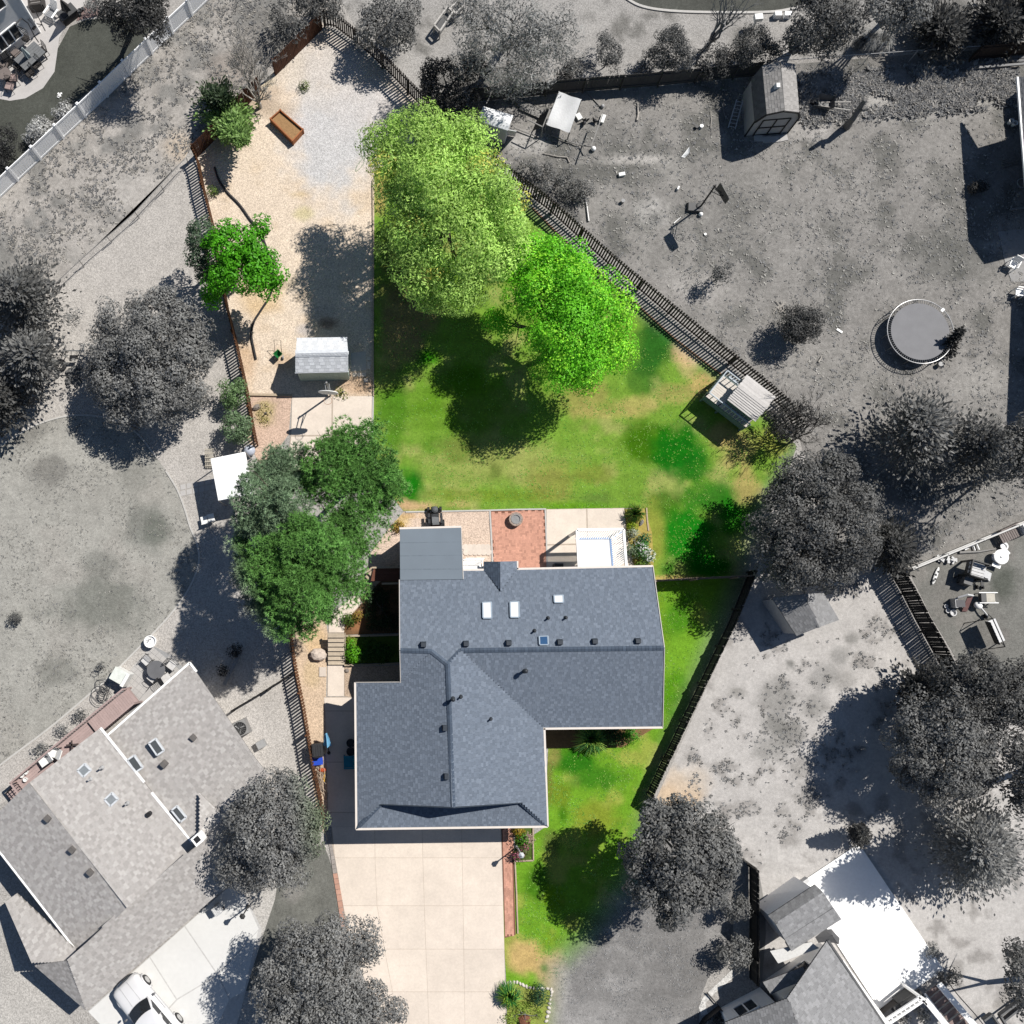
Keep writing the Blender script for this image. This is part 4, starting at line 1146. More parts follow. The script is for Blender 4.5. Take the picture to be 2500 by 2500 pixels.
# ------------------------------------------------------------------ sheds
def gable_shed(name, label, base, eaves, ridge_, zr, ze, wallmat, cols, under, kind="shed", ov=0.12, seed=50, expo=0.143, tw=(0.16, 0.36), wz=None):
    """eaves: two pixel pairs (eave lines at height ze), ridge_: a pixel pair (height zr)."""
    t = thing(name, label, kind, G(*base, 0))
    (a, b), (c, d) = eaves
    r0, r1 = ridge_
    roof(t, "roof_slope", [(*a, ze), (*b, ze), (*r1, zr), (*r0, zr)], cols, under, seed=seed, expo=expo, tw=tw)
    roof(t, "roof_slope", [(*c, ze), (*d, ze), (*r1, zr), (*r0, zr)], cols, under, seed=seed + 1, expo=expo, tw=tw)
    ridge(t, (*r0, zr), (*r1, zr), tuple(v * .95 for v in cols[0]), w=0.2)
    P = inset([G(*a, ze), G(*b, ze), G(*d, ze), G(*c, ze)], ov)
    wallring(t, P, 0, ze - 0.02, wallmat)
    for p, q, r in ((a, c, r0), (b, d, r1)):
        A_, B_, C_ = G(*p, ze), G(*q, ze), G(*r, zr)
        m = (A_ + B_ + C_) / 3
        cen = (G(*r0, ze) + G(*r1, ze)) / 2
        sh = (Vector((cen.x, cen.y, 0)) - Vector((C_.x, C_.y, 0))).normalized() * ov
        MB().slab([A_ * 1 + sh - Vector((0, 0, .02)), B_ + sh - Vector((0, 0, .02)), C_ + sh - Vector((0, 0, .08))], 0.03).build("gable", wallmat, t)
    return t, P
# white roofed shed
WSH = M("pale green siding", A(196, 212, 200), 0.7, ((5, 0.05),), rand=0.03)
WT = [A(236, 239, 243), A(230, 233, 238), A(240, 242, 245)]
shed, SP = gable_shed("shed", "garden shed with white tiled roof and pale green walls", (790, 900), [((721, 909), (850, 906)), ((725, 827), (847, 825))], ((721, 864), (850, 861)), 2.75, 2.1, WSH, WT, M("white tile underlay", A(180, 184, 190), 0.8), seed=51, expo=0.2, tw=(0.3, 0.31), ov=0.07)
P = sorted(SP, key=lambda p: p.y)[:2]
P.sort(key=lambda p: p.x)
brd = MB().box((0, 0, 0), (0.14, 0.025, 2.0)).mesh("wall_board", WSH)
Ls = (P[1] - P[0]).length
for i in range(int(Ls / 0.155)):
    q = P[0].lerp(P[1], (i + 0.5) * 0.155 / Ls)
    part("wall_board", brd, shed, (q.x, q.y - 0.014, 1.02), ang(P[0], P[1]))
P2 = sorted(SP, key=lambda p: -p.x)[:2]
P2.sort(key=lambda p: p.y)
for i in range(int((P2[1] - P2[0]).length / 0.155)):
    q = P2[0].lerp(P2[1], (i + 0.5) * 0.155 / (P2[1] - P2[0]).length)
    part("wall_board", brd, shed, (q.x + 0.014, q.y, 1.02), ang(P2[0], P2[1]))
# ridge vent
vm_ = MB()
for y in (855, 872):
    vm_.slab([G(721, 863, 2.81), G(849, 860, 2.81), G(849, y - 3, 2.67), G(721, y, 2.67)], .03)
vm_.build("ridge_vent", M("ridge vent", A(228, 232, 238), 0.5), shed)
for p, q in (((720, 910), (851, 907)), ((724, 826), (848, 824))):
    gutter(shed, (*p, 2.08), (*q, 2.08), M("shed trim", A(226, 230, 236), 0.5), 0.06, 0.07, "trim")
# gambrel shed
gs = thing("shed", "gambrel roofed shed with dark trim, cross braced doors and a round window", "shed", G(1885, 270, 0))
lw_, up_, rg = 1.75, 2.75, 3.2
SW = M("grey shed wall", A(196, 194, 191), 0.75, ((5, 0.05),))
TR = M("dark shed trim", A(48, 46, 45), 0.7)
SHC = [A(170, 167, 164), A(158, 155, 152), A(182, 179, 176), A(148, 145, 142)]
gpx = {'el0': (1827, 196), 'el1': (1844, 299), 'ul0': (1861, 161), 'ul1': (1872, 279), 'r0': (1905, 151), 'r1': (1914, 270), 'ur0': (1941, 156), 'ur1': (1951, 274), 'er0': (1941, 176), 'er1': (1952, 288)}
hh = {'e': lw_, 'u': up_, 'r': rg}
gq = {k: (*v, hh[k[0]]) for k, v in gpx.items()}
gq['el0'], gq['el1'] = (1834, 194, lw_), (1844, 297, lw_)
roof(gs, "roof_slope", [gq['el0'], gq['el1'], gq['ul1'], gq['ul0']], [tuple(v * .55 for v in c) for c in SHC], GUN, seed=61, expo=0.16, tw=(0.2, 0.34))  # same shingles darkened: shade of the steep west slope put into the colour
roof(gs, "roof_slope", [gq['ul0'], gq['ul1'], gq['r1'], gq['r0']], SHC, GUN, seed=62, expo=0.16, tw=(0.2, 0.34))
roof(gs, "roof_slope", [gq['ur1'], gq['ur0'], gq['r0'], gq['r1']], [tuple(v * 1.1 for v in c) for c in SHC], GUN, seed=63, expo=0.16, tw=(0.2, 0.34))  # same shingles lightened: sun on the east slope put into the colour
roof(gs, "roof_slope", [gq['er1'], gq['er0'], gq['ur0'], gq['ur1']], SHC, GUN, seed=64, expo=0.16, tw=(0.2, 0.34))
f_ = [G(*gq[k]) for k in ('el1', 'ul1', 'r1', 'ur1', 'er1')]
bk = [G(*gq[k]) for k in ('el0', 'ul0', 'r0', 'ur0', 'er0')]
ax = (f_[2] - bk[2]).normalized()
ax = Vector((ax.x, ax.y, 0)).normalized()
wv = [p - ax * 0.06 for p in f_]
wb = [p + ax * 0.06 for p in bk]
def drop(p):
    return Vector((p.x, p.y, 0))
mid_ = (f_[0] + f_[4]) / 2
def inn(p, k=0.96):
    return Vector((lerp(mid_.x, p.x, k), p.y, p.z - 0.03))
loop = [drop(wv[0])] + [p - Vector((0, 0, .03)) for p in wv] + [drop(wv[4])]
loopb = [drop(wb[0])] + [p - Vector((0, 0, .03)) for p in wb] + [drop(wb[4])]
n = len(loop)
mbw = MB().add(loop + loopb, [tuple(range(n)), tuple(reversed(range(n, 2 * n)))] + [(i, n + i, n + i + 1, i + 1) for i in (0, n - 2)])
mbw.build("wall", SW, gs)
o = ax * 0.02
for p, q in zip(f_[:-1], f_[1:]):
    MB().bar(p + o - Vector((0, 0, .06)), q + o - Vector((0, 0, .06)), 0.05, 0.1).build("trim", TR, gs)
for k in (0, 4):
    MB().bar(drop(wv[k]) + o, wv[k] + o, 0.1, 0.05).build("trim", TR, gs)
side = (wv[4] - wv[0])
side = Vector((side.x, side.y, 0)).normalized()
c0 = drop((wv[0] + wv[4]) / 2) + o
door = MB()
dw, dh = 0.85, 1.75
for x in (-dw, 0, dw):
    door.bar(c0 + side * x + Vector((0, 0, .02)), c0 + side * x + Vector((0, 0, dh)), 0.1, 0.05)
for z in (0.05, dh / 2, dh):
    door.bar(c0 - side * dw + Vector((0, 0, z)), c0 + side * dw + Vector((0, 0, z)), 0.05, 0.1)
dd = door.build("door", TR, gs)
MB().add([c0 - side * dw + Vector((0, 0, .03)) - ax * .012, c0 + side * dw + Vector((0, 0, .03)) - ax * .012, c0 + side * dw + Vector((0, 0, dh)) - ax * .012, c0 - side * dw + Vector((0, 0, dh)) - ax * .012], [(0, 1, 2, 3)]).build("door_panel", SW, dd)
cw = c0 + Vector((0, 0, 2.35))
MB().add([cw + side * (0.27 * math.cos(a)) + Vector((0, 0, 0.27 * math.sin(a))) + ax * .01 for a in np.linspace(0, 2 * math.pi, 12, endpoint=False)], [tuple(range(12))]).build("round_window", TR, gs)
vent_box(gs, 1896, 212, 3.08, OFFW, 0.3, math.pi / 2)
# steps before its door
stp = MB().box((0, 0, 0), (0.55, 0.4, 0.06)).mesh("paver", TILE)
stt = thing("paved_step", "row of pavers before the shed's cross braced doors", "paving", G(1890, 343, 0))
for i, (x, y) in enumerate(((1851, 338), (1872, 341), (1893, 340), (1912, 337))):
    part("paver", stp, stt, G(x, y, 0.03), 0.08 * i)
# small grey shed below the dark trees on the east side
es, _ = gable_shed("shed", "grey gabled shed half under dark trees in the pale dirt yard", (1970, 1510), [((1885, 1460), (1945, 1552)), ((2010, 1448), (2050, 1513))], ((1962, 1450), (2000, 1531)), 2.6, 1.95, M("pale shed wall", A(212, 210, 207), 0.7), [A(150, 150, 151), A(136, 136, 137), A(162, 162, 163)], GUN, seed=71, ov=0.1)
# white box coop
cp = thing("coop", "whitish chicken coop with curved roof in dappled shade", "coop", G(1205, 320, 0))
CW = M("coop wall", (.6, .6, .59), 0.7, ((5, 0.06),))
cf_ = [G(1169, 295, 1.75), G(1240, 318, 1.75), G(1254, 281, 1.75), G(1180, 258, 1.75)]
mbk = MB()
NS = 6
for i in range(NS):
    ts = [i / NS, (i + 1) / NS]
    row = []
    for t in ts:
        h = 0.35 * math.sin(math.pi * (0.15 + 0.7 * t)) - 0.2
        row.append((cf_[0].lerp(cf_[3], t) + Vector((0, 0, h)), cf_[1].lerp(cf_[2], t) + Vector((0, 0, h))))
    mbk.slab([row[0][0], row[0][1], row[1][1], row[1][0]], 0.04)
mbk.build("roof", M("coop roof", (.7, .71, .72), 0.6, ((2, 0.08),)), cp)
wallring(cp, inset(cf_, 0.06), 0, 1.72, CW)
MB().bar(G(1246, 330, 0.1), G(1249, 318, 1.6), 0.6, 0.05).build("hatch", CW, cp)
# ================================================================== fences
def along(P, step, start=0.0):
    """Points and directions every step metres along a world polyline."""
    out = []
    d0 = start
    for a, b in zip(P[:-1], P[1:]):
        L = (b - a).length
        if L < 1e-6:
            continue
        while d0 <= L:
            out.append((a.lerp(b, d0 / L), ang(a, b)))
            d0 += step
        d0 -= L
    return out

def fence(label, pts, h, mat, pw=0.09, gap=0.04, postmat=None, postgap=2.4, group=None, name="picket_fence", inner=1, jitter=0.012, lean=0.0, z0=0.04, gappy=0.0, railmat=None):
    """pts: pixels of the fence's top line at height h."""
    P = [G(x, y, h) for x, y in pts]
    P = [Vector((p.x, p.y, 0)) for p in P]
    t = thing(name, label, "fence", P[0], group=group)
    postmat = postmat or mat
    railmat = railmat or postmat
    pk = MB()
    hh = h - z0
    w = pw / 2
    pk.add([(-w, -.01, 0), (w, -.01, 0), (w, .01, 0), (-w, .01, 0), (-w, -.01, hh - .03), (w, -.01, hh - .03), (w, .01, hh - .03), (-w, .01, hh - .03), (-w * .45, -.01, hh), (w * .45, -.01, hh), (w * .45, .01, hh), (-w * .45, .01, hh)],
           [(0, 3, 2, 1), (0, 1, 5, 4), (1, 2, 6, 5), (2, 3, 7, 6), (3, 0, 4, 7), (4, 5, 9, 8), (5, 6, 10, 9), (6, 7, 11, 10), (7, 4, 8, 11), (8, 9, 10, 11)])
    me = pk.mesh("picket", mat)
    L = sum((b - a).length for a, b in zip(P[:-1], P[1:]))
    step = max(pw + gap, L / 298)
    for q, a in along(P, step, step / 2):
        o = Vector((-math.sin(a), math.cos(a), 0)) * 0.03 * inner
        part("picket", me, t, (q.x + o.x, q.y + o.y, z0 + U(-jitter, jitter)), a + U(-.02, .02), U(-.012, .012), U(-.01, .01))
    ps = MB().box((0, 0, (h - 0.05) / 2), (0.09, 0.09, h - 0.05)).mesh("post", postmat)
    for q, a in along(P, postgap, 0.05):
        o = Vector((-math.sin(a), math.cos(a), 0)) * -0.05 * inner
        part("post", ps, t, (q.x + o.x, q.y + o.y, 0), a)
    for z in (0.3, h - 0.25):
        mb = MB()
        for a, b in zip(P[:-1], P[1:]):
            an = ang(a, b)
            o = Vector((-math.sin(an), math.cos(an), 0)) * -0.01 * inner
            mb.bar((a.x + o.x, a.y + o.y, z), (b.x + o.x, b.y + o.y, z), 0.04, 0.085)
        mb.build("rail", railmat, t)
    return t

PKD = M("dark weathered picket", A(78, 70, 66), 0.9, ((3, 0.12),), rand=0.22)
PKG = M("charcoal picket", A(62, 60, 58), 0.9, ((3, 0.12),), rand=0.2)
PKB = M("brown picket", A(112, 74, 48), 0.9, ((3, 0.14),), rand=0.22)
PKR = M("red brown board", A(88, 56, 40), 0.9, ((3, 0.14),), rand=0.22)
fence("long slatted fence of dark pickets along the garden's north east side", [(786, 24), (813, 28), (864, 66), (903, 99), (948, 142), (1026, 223), (1098, 287), (1189, 361), (1250, 412), (1347, 485), (1502, 625), (1651, 748), (1875, 929), (1938, 985), (1968, 1040)], 1.6, PKD, 0.105, 0.075, group="fences round the garden")
fence("brown picket fence from the corner by the green tree down to the hedge", [(466, 355), (476, 376), (488, 437), (510, 524), (530, 640), (547, 735), (569, 819), (586, 893), (598, 948), (611, 1029), (621, 1078)], 1.45, PKB, 0.105, 0.075, group="fences round the garden")
fence("brown picket fence beside the garage's tan gravel strip", [(640, 1190), (672, 1380), (706, 1554), (719, 1641), (737, 1729), (761, 1874), (778, 1950), (788, 2010)], 1.45, PKB, 0.105, 0.075, group="fences round the garden")
fence("short red brown board fence behind the feathery green tree", [(466, 353), (505, 314), (600, 213), (628, 184)], 1.6, PKR, 0.12, 0.012, group="fences round the garden", inner=-1)
fence("red brown board fence by the bare white tree at the northern corner", [(664, 145), (783, 27)], 1.65, PKR, 0.12, 0.012, group="fences round the garden", inner=-1)
fence("charcoal board fence slanting down beside the pale dirt yard", [(1849, 1392), (1800, 1515), (1712, 1697), (1627, 1874), (1594, 1945)], 1.45, PKG, 0.13, 0.008, group="fences round the garden", name="board_fence")
fence("charcoal board fence running behind the dark maple", [(1594, 1946), (1622, 1966), (1800, 2088), (1852, 2124)], 1.45, PKG, 0.13, 0.008, group="fences round the garden", name="board_fence", inner=-1)
fence("charcoal board fence straight past the two dark shrubs to the white wall", [(1852, 2126), (1853, 2250), (1853, 2412)], 1.5, PKG, 0.13, 0.006, group="fences round the garden", name="board_fence")
fence("thin board fence between the house corner and the dark trees", [(1600, 1417), (1690, 1412), (1848, 1405)], 1.5, M("pale topped picket", A(150, 134, 120), 0.9, ((3, .1),), rand=.15), 0.12, 0.006, group="fences round the garden", name="board_fence")
fence("wide dark plank fence casting a striped shadow over the dirt yard", [(2192, 1352), (2211, 1397), (2235, 1437), (2275, 1515), (2325, 1605), (2370, 1700)], 1.75, M("dark plank", A(58, 56, 55), 0.9, ((3, .12),), rand=.2), 0.14, 0.014, name="board_fence")
fence("long solid grey board fence along the weedy yard's far side", [(1150, 217), (1250, 208), (1412, 192), (1632, 175), (1866, 152)], 1.5, M("grey fence board", A(92, 90, 88), 0.9, ((3, .1),), rand=.07), 0.145, 0.0, name="board_fence")
fence("dark brown board fence behind the junipers at the far corner", [(2399, 112), (2450, 108), (2540, 101)], 1.5, M("dark brown board", A(70, 58, 52), 0.9, ((3, .1),), rand=.15), 0.14, 0.006, name="board_fence")
fence("low dark board fence between the two neighbours' gravel yards", [(562, 1737), (625, 1700), (718, 1642)], 0.9, M("near black board", A(46, 44, 43), 0.9, ((3, .1),), rand=.15), 0.14, 0.004, name="board_fence")

# white vinyl fence: panels of boards between capped posts
V0 = [(-60, 488), (19, 412), (76, 359), (133, 306), (189, 254), (244, 202), (299, 149), (356, 95), (408, 45), (456, 0), (510, -52)]
hv = 1.5
vf = thing("vinyl_fence", "long white vinyl fence with capped posts across the top corner", "fence", G(*V0[1], 0))
VW = M("white vinyl", (.86, .86, .86), 0.45, ((3, 0.03),))
PV = [Vector((*G(x, y, hv).xy, 0)) for x, y in V0]
pm = MB().box((0, 0, 0.78), (0.13, 0.13, 1.56)).mesh("post", VW)
cm = MB().box((0, 0, 0), (0.17, 0.17, 0.03)).box((0, 0, 0.04), (0.14, 0.14, 0.06), taper=0.2).mesh("cap", VW)
for a, b in zip(PV[:-1], PV[1:]):
    an = ang(a, b)
    d = (b - a).normalized()
    L = (b - a).length
    p = part("post", pm, vf, a, an)
    c = bpy.data.objects.new("cap", cm)
    LINK(c)
    c.parent = p
    c.location = (0, 0, 1.575)
    for z, hh in ((0.12, 0.14), (1.42, 0.14)):
        MB().bar(a + d * .06 + Vector((0, 0, z)), b - d * .06 + Vector((0, 0, z)), 0.05, hh).build("rail", VW, vf)
    n = int((L - 0.14) / 0.152)
    bmh = MB().box((0, 0, 0), (0.147, 0.022, 1.18)).mesh("board", VW)
    for i in range(n):
        q = a + d * (0.07 + (i + .5) * (L - .14) / n)
        part("board", bmh, vf, (q.x, q.y, 0.77), an)

# chain link fences
WIRE = M("fence wire", (0.16, 0.16, 0.16), 0.5, metal=0.6)
def wire_fence(label, pts, h, pg, mesh_step=0.25, mat=WIRE, r=0.022, lean=None, wr=0.006, railr=None):
    P = [Vector((*G(x, y, h).xy, 0)) for x, y in pts]
    t = thing("wire_fence", label, "fence", P[0])
    pm_ = MB().tube([(0, 0, 0), (0, 0, h + .05)], r, 6).mesh("post", mat)
    for q, a in along(P, pg, 0.02):
        part("post", pm_, t, q, a, U(-.06, .06), U(-.1, .1) if lean else 0)
    mb = MB()
    for a, b in zip(P[:-1], P[1:]):
        mb.tube([a + Vector((0, 0, h)), b + Vector((0, 0, h))], railr or r, 5)
    mb.build("rail", mat, t)
    V = []
    for q, a in along(P, mesh_step):
        d = Vector((math.cos(a), math.sin(a), 0))
        for s in (1, -1):
            p0, p1 = q + Vector((0, 0, 0.03)), q + d * (s * h) + Vector((0, 0, h))
            w = Vector((0, 0, wr))
            V.append([tuple(p0 - d * wr), tuple(p0 + d * wr), tuple(p1 + d * wr), tuple(p1 - d * wr)])
    o = quadmesh("wire_mesh", np.array(V), np.full((len(V), 3), 0.1), M("wire", None, 0.6, ()), t)
    o["kind"] = 'stuff'
    return t
wire_fence("sagging wire fence with leaning posts along the edge of the weedy field", [(453, 385), (392, 450), (327, 520), (282, 560), (239, 596), (207, 625), (165, 664), (125, 702)], 0.9, 2.3, 0.12, lean=True, wr=0.005)
wire_fence("chain link fence with a pale top rail right of the gambrel shed", [(1894, 149), (2060, 136), (2240, 123), (2399, 112)], 1.25, 3.0, 0.1, mat=M("galvanised pipe", A(190), 0.4), wr=0.004)

# white rail fence
rf = thing("rail_fence", "white two rail fence on a dark base above the garden toys", "fence", G(2205, 1392, 0))
ra, rb = [(2207, 1392), (2350, 1333), (2450, 1292), (2560, 1247)], None
PR = [Vector((*G(x, y, 0).xy, 0)) for x, y in ra]
WR_ = M("grey white rail", A(226, 224, 220), 0.6, ((6, .08),))
rp = MB().box((0, 0, 0.5), (0.1, 0.1, 1.0)).mesh("post", WR_)
for q, a in along(PR, 2.3, 0.05):
    part("post", rp, rf, q, a)
for z in (0.35, 0.92):
    mb = MB()
    for a, b in zip(PR[:-1], PR[1:]):
        mb.bar((a.x, a.y, z), (b.x, b.y, z), 0.09, 0.12)
    mb.build("rail", WR_, rf)
mb = MB()
for a, b in zip(PR[:-1], PR[1:]):
    mb.bar((a.x, a.y, 0.1), (b.x, b.y, 0.1), 0.06, 0.2)
mb.build("base_board", M("dark base board", A(70, 68, 66), 0.9), rf)
# ================================================================== plants
def unit(v):
    return v / (np.linalg.norm(v, axis=-1, keepdims=True) + 1e-9)

def leaf_quads(C, Nn, size, aspect, curl=0.0):
    """Rhombic leaves at C facing Nn."""
    n = len(C)
    r = rng.normal(size=(n, 3))
    a = unit(np.cross(Nn, r))
    b = np.cross(Nn, a)
    s = size[:, None] if hasattr(size, '__len__') else size
    a, b = a * s / 2, b * s * aspect / 2
    return np.stack([C - a, C + b - a * 0.1, C + a, C - b - a * 0.1], 1)

def fib(n):
    d = rng.normal(size=(n, 3))
    return unit(d)

def lobe_xyz(l, flat=0.75):
    px, py, rp, zt = l[:4]
    f = l[4] if len(l) > 4 else flat
    r = rp * 0.0243 * (1 - zt / CAM_H)
    rz = min(r * f, zt * 0.48)
    z = zt - rz
    x, y = GN(px, py, z + rz * 0.3)
    return np.array([x, y, z]), r, rz

def col_arr(base, n, var):
    return np.array(base)[None, :] * (1 + rng.uniform(-var, var, (n, 1)))

def greyed(cols, P, mode):
    if mode == 'c':
        return cols
    g = (cols @ np.array([0.3, 0.5, 0.2]))[:, None] * np.array([[1.0, 1.0, 0.97]])
    g = g * 1.55
    if mode == 'g':
        return g
    # project back to the ground under the leaf and ask how far inside the coloured garden it stands
    x, y = P[:, 0], P[:, 1]
    # inverse of GN at h = 0
    v = np.stack([x, y, np.full_like(x, -CAM_H)], 1)
    cy = v[:, 1] * _c + v[:, 2] * _s
    cz = -v[:, 1] * _s + v[:, 2] * _c
    px = CPX + FPX * v[:, 0] / -cz
    py = CPY - FPX * cy / -cz
    return mixc(g, cols, vmask(px, py, 40))

def limbs(root, base, tops, r0, mat, name="trunk", wob=0.15):
    mb = MB()
    base = Vector(base)
    ctr = sum((Vector(t) for t in tops), Vector((0, 0, 0))) / len(tops)
    fork = base.lerp(ctr, 0.4)
    fork.z = max(0.4, ctr.z * 0.45)
    mb.tube([base - Vector((0, 0, .1)), base.lerp(fork, 0.5) + Vector((U(-.05, .05), U(-.05, .05), 0)), fork], [r0 * 1.25, r0 * 0.95, r0 * 0.8], 8)
    for t in tops:
        t = Vector(t)
        m = fork.lerp(t, 0.5) + Vector((U(-wob, wob), U(-wob, wob), U(0, wob)))
        mb.tube([fork, m, t], [r0 * 0.55, r0 * 0.35, r0 * 0.1], 6)
        for k in range(3):
            e = m.lerp(t, U(0.1, .7))
            f = e + Vector((U(-1, 1), U(-1, 1), U(.1, .8))) * (t - fork).length * 0.35
            mb.tube([e, e.lerp(f, .5) + Vector((0, 0, .05)), f], [r0 * 0.2, r0 * .13, r0 * 0.04], 5)
    return mb.build(name, mat, root)

def crown_puffs(lobes, puff, dens, low=-0.35):
    Cs, Rs, Os, Ls = [], [], [], []
    for li, l in enumerate(lobes):
        c, r, rz = lobe_xyz(l)
        n = max(5, int(dens * 2.6 * (r * r + 2 * r * rz) / 3 * 2.6 / (puff * puff)))
        d = fib(n * 2)
        d = d[d[:, 2] > low][:n]
        k = rng.uniform(0.55, 1.0, (len(d), 1)) ** 0.6
        k = k * (1 + 0.17 * rng.normal(size=k.shape))
        p = c + d * k * np.array([r - puff * .4, r - puff * .4, rz])
        Cs.append(p)
        Rs.append(puff * rng.uniform(0.5, 1.25, len(d)))
        Os.append(d)
    return np.vstack(Cs), np.hstack(Rs), np.vstack(Os)

def tree(label, lobes, col, base=None, mode='g', name="tree", cat="tree", puff=0.6, dens=1.0, leaf=0.19, aspect=0.6, per=60, var=0.25, pvar=0.18, group=None, bark=BARKG, r0=None, low=-0.35, col2=None, c2=0.0, flat=None, droop=0.0, trunk=True):
    if flat:
        lobes = [(*l[:4], flat) for l in lobes]
    if puff > .35:
        puff *= 1.4
        per *= 1.8
    Cp, Rp, Op = crown_puffs(lobes, puff, dens, low)
    cen = [lobe_xyz(l) for l in lobes]
    w = np.array([r for _, r, _ in cen])
    ctr = sum(c * r for (c, r, _) in cen) / w.sum()
    b = G(*base) if base else Vector((ctr[0], ctr[1], 0))
    t = thing(name, label, cat, (b.x, b.y, 0), group=group)
    n = len(Cp)
    leaf *= .9
    reps = np.maximum(8, (per * 1.4 * (Rp / puff) ** 2)).astype(int)
    idx = np.repeat(np.arange(n), reps)
    m = len(idx)
    d = fib(m)
    rad = rng.uniform(0.3, 1.0, (m, 1)) ** 0.32
    P = Cp[idx] + d * rad * Rp[idx][:, None] * np.array([1, 1, 0.75])
    P[:, 2] -= droop * rng.uniform(0, 1, m) * Rp[idx]
    P[:, 2] = np.maximum(P[:, 2], 0.08)
    Nn = unit(d * 0.9 + Op[idx] * 0.3 + np.array([0, 0, 0.3]) + rng.normal(size=(m, 3)) * 0.38)
    s = leaf * rng.uniform(0.6, 1.25, m)
    V = leaf_quads(P, Nn, s, aspect)
    pf = 1 + rng.uniform(-pvar, pvar, n)
    c = col_arr(col, m, var) * pf[idx][:, None]
    if col2 is not None:
        pick = (rng.uniform(0, 1, n)[idx] < c2) & (rng.uniform(0, 1, m) < 0.75)
        c[pick] = col_arr(col2, int(pick.sum()), var)
    c = greyed(c, P, mode)
    quadmesh("crown", V, c, LEAF, t)
    if trunk:
        H = max(l[3] for l in lobes)
        limbs(t, (b.x, b.y, 0), [tuple(c_ + np.array([0, 0, rz * 0.3])) for c_, r, rz in cen], r0 or (0.03 + 0.024 * H), bark)
    return t

def pine(label, lobes, col, mode='m', group=None, dens=1.0, tuft=0.2, name="pine_tree", base=None):
    Cp, Rp, Op = crown_puffs(lobes, 0.62, dens * 1.0, -0.2)
    cen = [lobe_xyz(l) for l in lobes]
    ctr = sum(c for c, _, _ in cen) / len(cen)
    b = G(*base) if base else Vector((ctr[0], ctr[1], 0))
    t = thing(name, label, "tree", (b.x, b.y, 0), group=group)
    n = len(Cp)
    per = 40
    idx = np.repeat(np.arange(n), per)
    m = len(idx)
    d = fib(m)
    d[:, 2] = np.abs(d[:, 2]) * 0.8 - 0.15
    P = Cp[idx] + d * Rp[idx][:, None] * rng.uniform(.5, 1, (m, 1)) * np.array([1, 1, .8])
    axis = unit(d * 1.2 + Op[idx] * 0.5 + np.array([0, 0, 0.7]))
    K = 11
    P2 = np.repeat(P, K, 0)
    ax = np.repeat(axis, K, 0)
    dirs = unit(ax * 0.75 + fib(m * K) * 0.8)
    ln = tuft * rng.uniform(0.7, 1.2, (m * K, 1))
    sd_ = unit(np.cross(dirs, rng.normal(size=dirs.shape))) * 0.017
    V = np.stack([P2 - sd_, P2 + sd_, P2 + dirs * ln], 1)
    pf = 1 + rng.uniform(-.22, .22, n)
    c = np.repeat(col_arr(col, m, 0.22) * pf[idx][:, None], K, 0)
    c = greyed(c, P2, mode)
    quadmesh("crown", V, c, NEEDLE, t, 3)
    limbs(t, (b.x, b.y, 0), [tuple(c_ + np.array([0, 0, rz * .4])) for c_, r, rz in cen] + [tuple(c_ + np.array([r * .5 * math.cos(a), r * .5 * math.sin(a), 0])) for c_, r, rz in cen for a in (0.3, 2.2, 4.4)], 0.17, BARK)
    return t

def feathery(label, base, top, R, H, col, mode='g', name="juniper_tree", cat="tree", n=150, group=None, up=0.35, leaf=0.2, per=46, z0=0.1, shape=0.75, spread=0.22, col2=None, crownpx=None):
    """Plumes that sweep out from a stem: junipers, spruces, young willows. R, H in metres; base and top in pixels."""
    b = G(*base)
    tp = G(*top, H)
    t = thing(name, label, cat, (b.x, b.y, 0), group=group)
    PP, DD, CC = [], [], []
    bn, tn = np.array(b), np.array(tp)
    for i in range(n):
        k = (i + rng.uniform(0, 1)) / n
        z = z0 + (1 - z0) * k
        o = bn + (tn - bn) * z
        a = i * 2.399963 + rng.uniform(-.3, .3)
        L = R * (1 - 0.92 * k) ** shape * rng.uniform(.72, 1.12)
        s = np.sort(rng.uniform(0.08, 1, per))
        dr = np.array([math.cos(a), math.sin(a), 0.0])
        rise = up * s * L * (0.6 + 0.7 * k) + 0.12 * np.sin(s * 3) * L
        q = o + dr * (s * L)[:, None] + np.array([0, 0, 1.0]) * rise[:, None]
        q += rng.normal(size=(per, 3)) * spread * (0.35 + L * 0.25) * np.array([1, 1, .6])
        PP.append(q)
        DD.append(unit(dr + np.array([0, 0, up * 1.2]) + rng.normal(size=(per, 3)) * 0.4))
        cc = col_arr(col, per, .25) * rng.uniform(.8, 1.2)
        if col2 is not None and rng.uniform() < 0.4:
            cc = col_arr(col2, per, .25)
        CC.append(cc)
    P, D, c = np.vstack(PP), np.vstack(DD), np.vstack(CC)
    P[:, 2] = np.maximum(P[:, 2], 0.05)
    sd_ = unit(np.cross(D, rng.normal(size=D.shape)))
    ln = leaf * rng.uniform(.7, 1.4, (len(P), 1))
    V = np.stack([P, P + D * ln * .5 + sd_ * ln * .24, P + D * ln, P + D * ln * .5 - sd_ * ln * .24], 1)
    quadmesh("crown", V, greyed(c, P, mode), LEAF, t)
    MB().tube([b - Vector((0, 0, .1)), b.lerp(tp, .5), b.lerp(tp, .95)], [0.03 + .02 * H, .02 + .012 * H, .01], 7).build("trunk", BARKG, t)
    return t

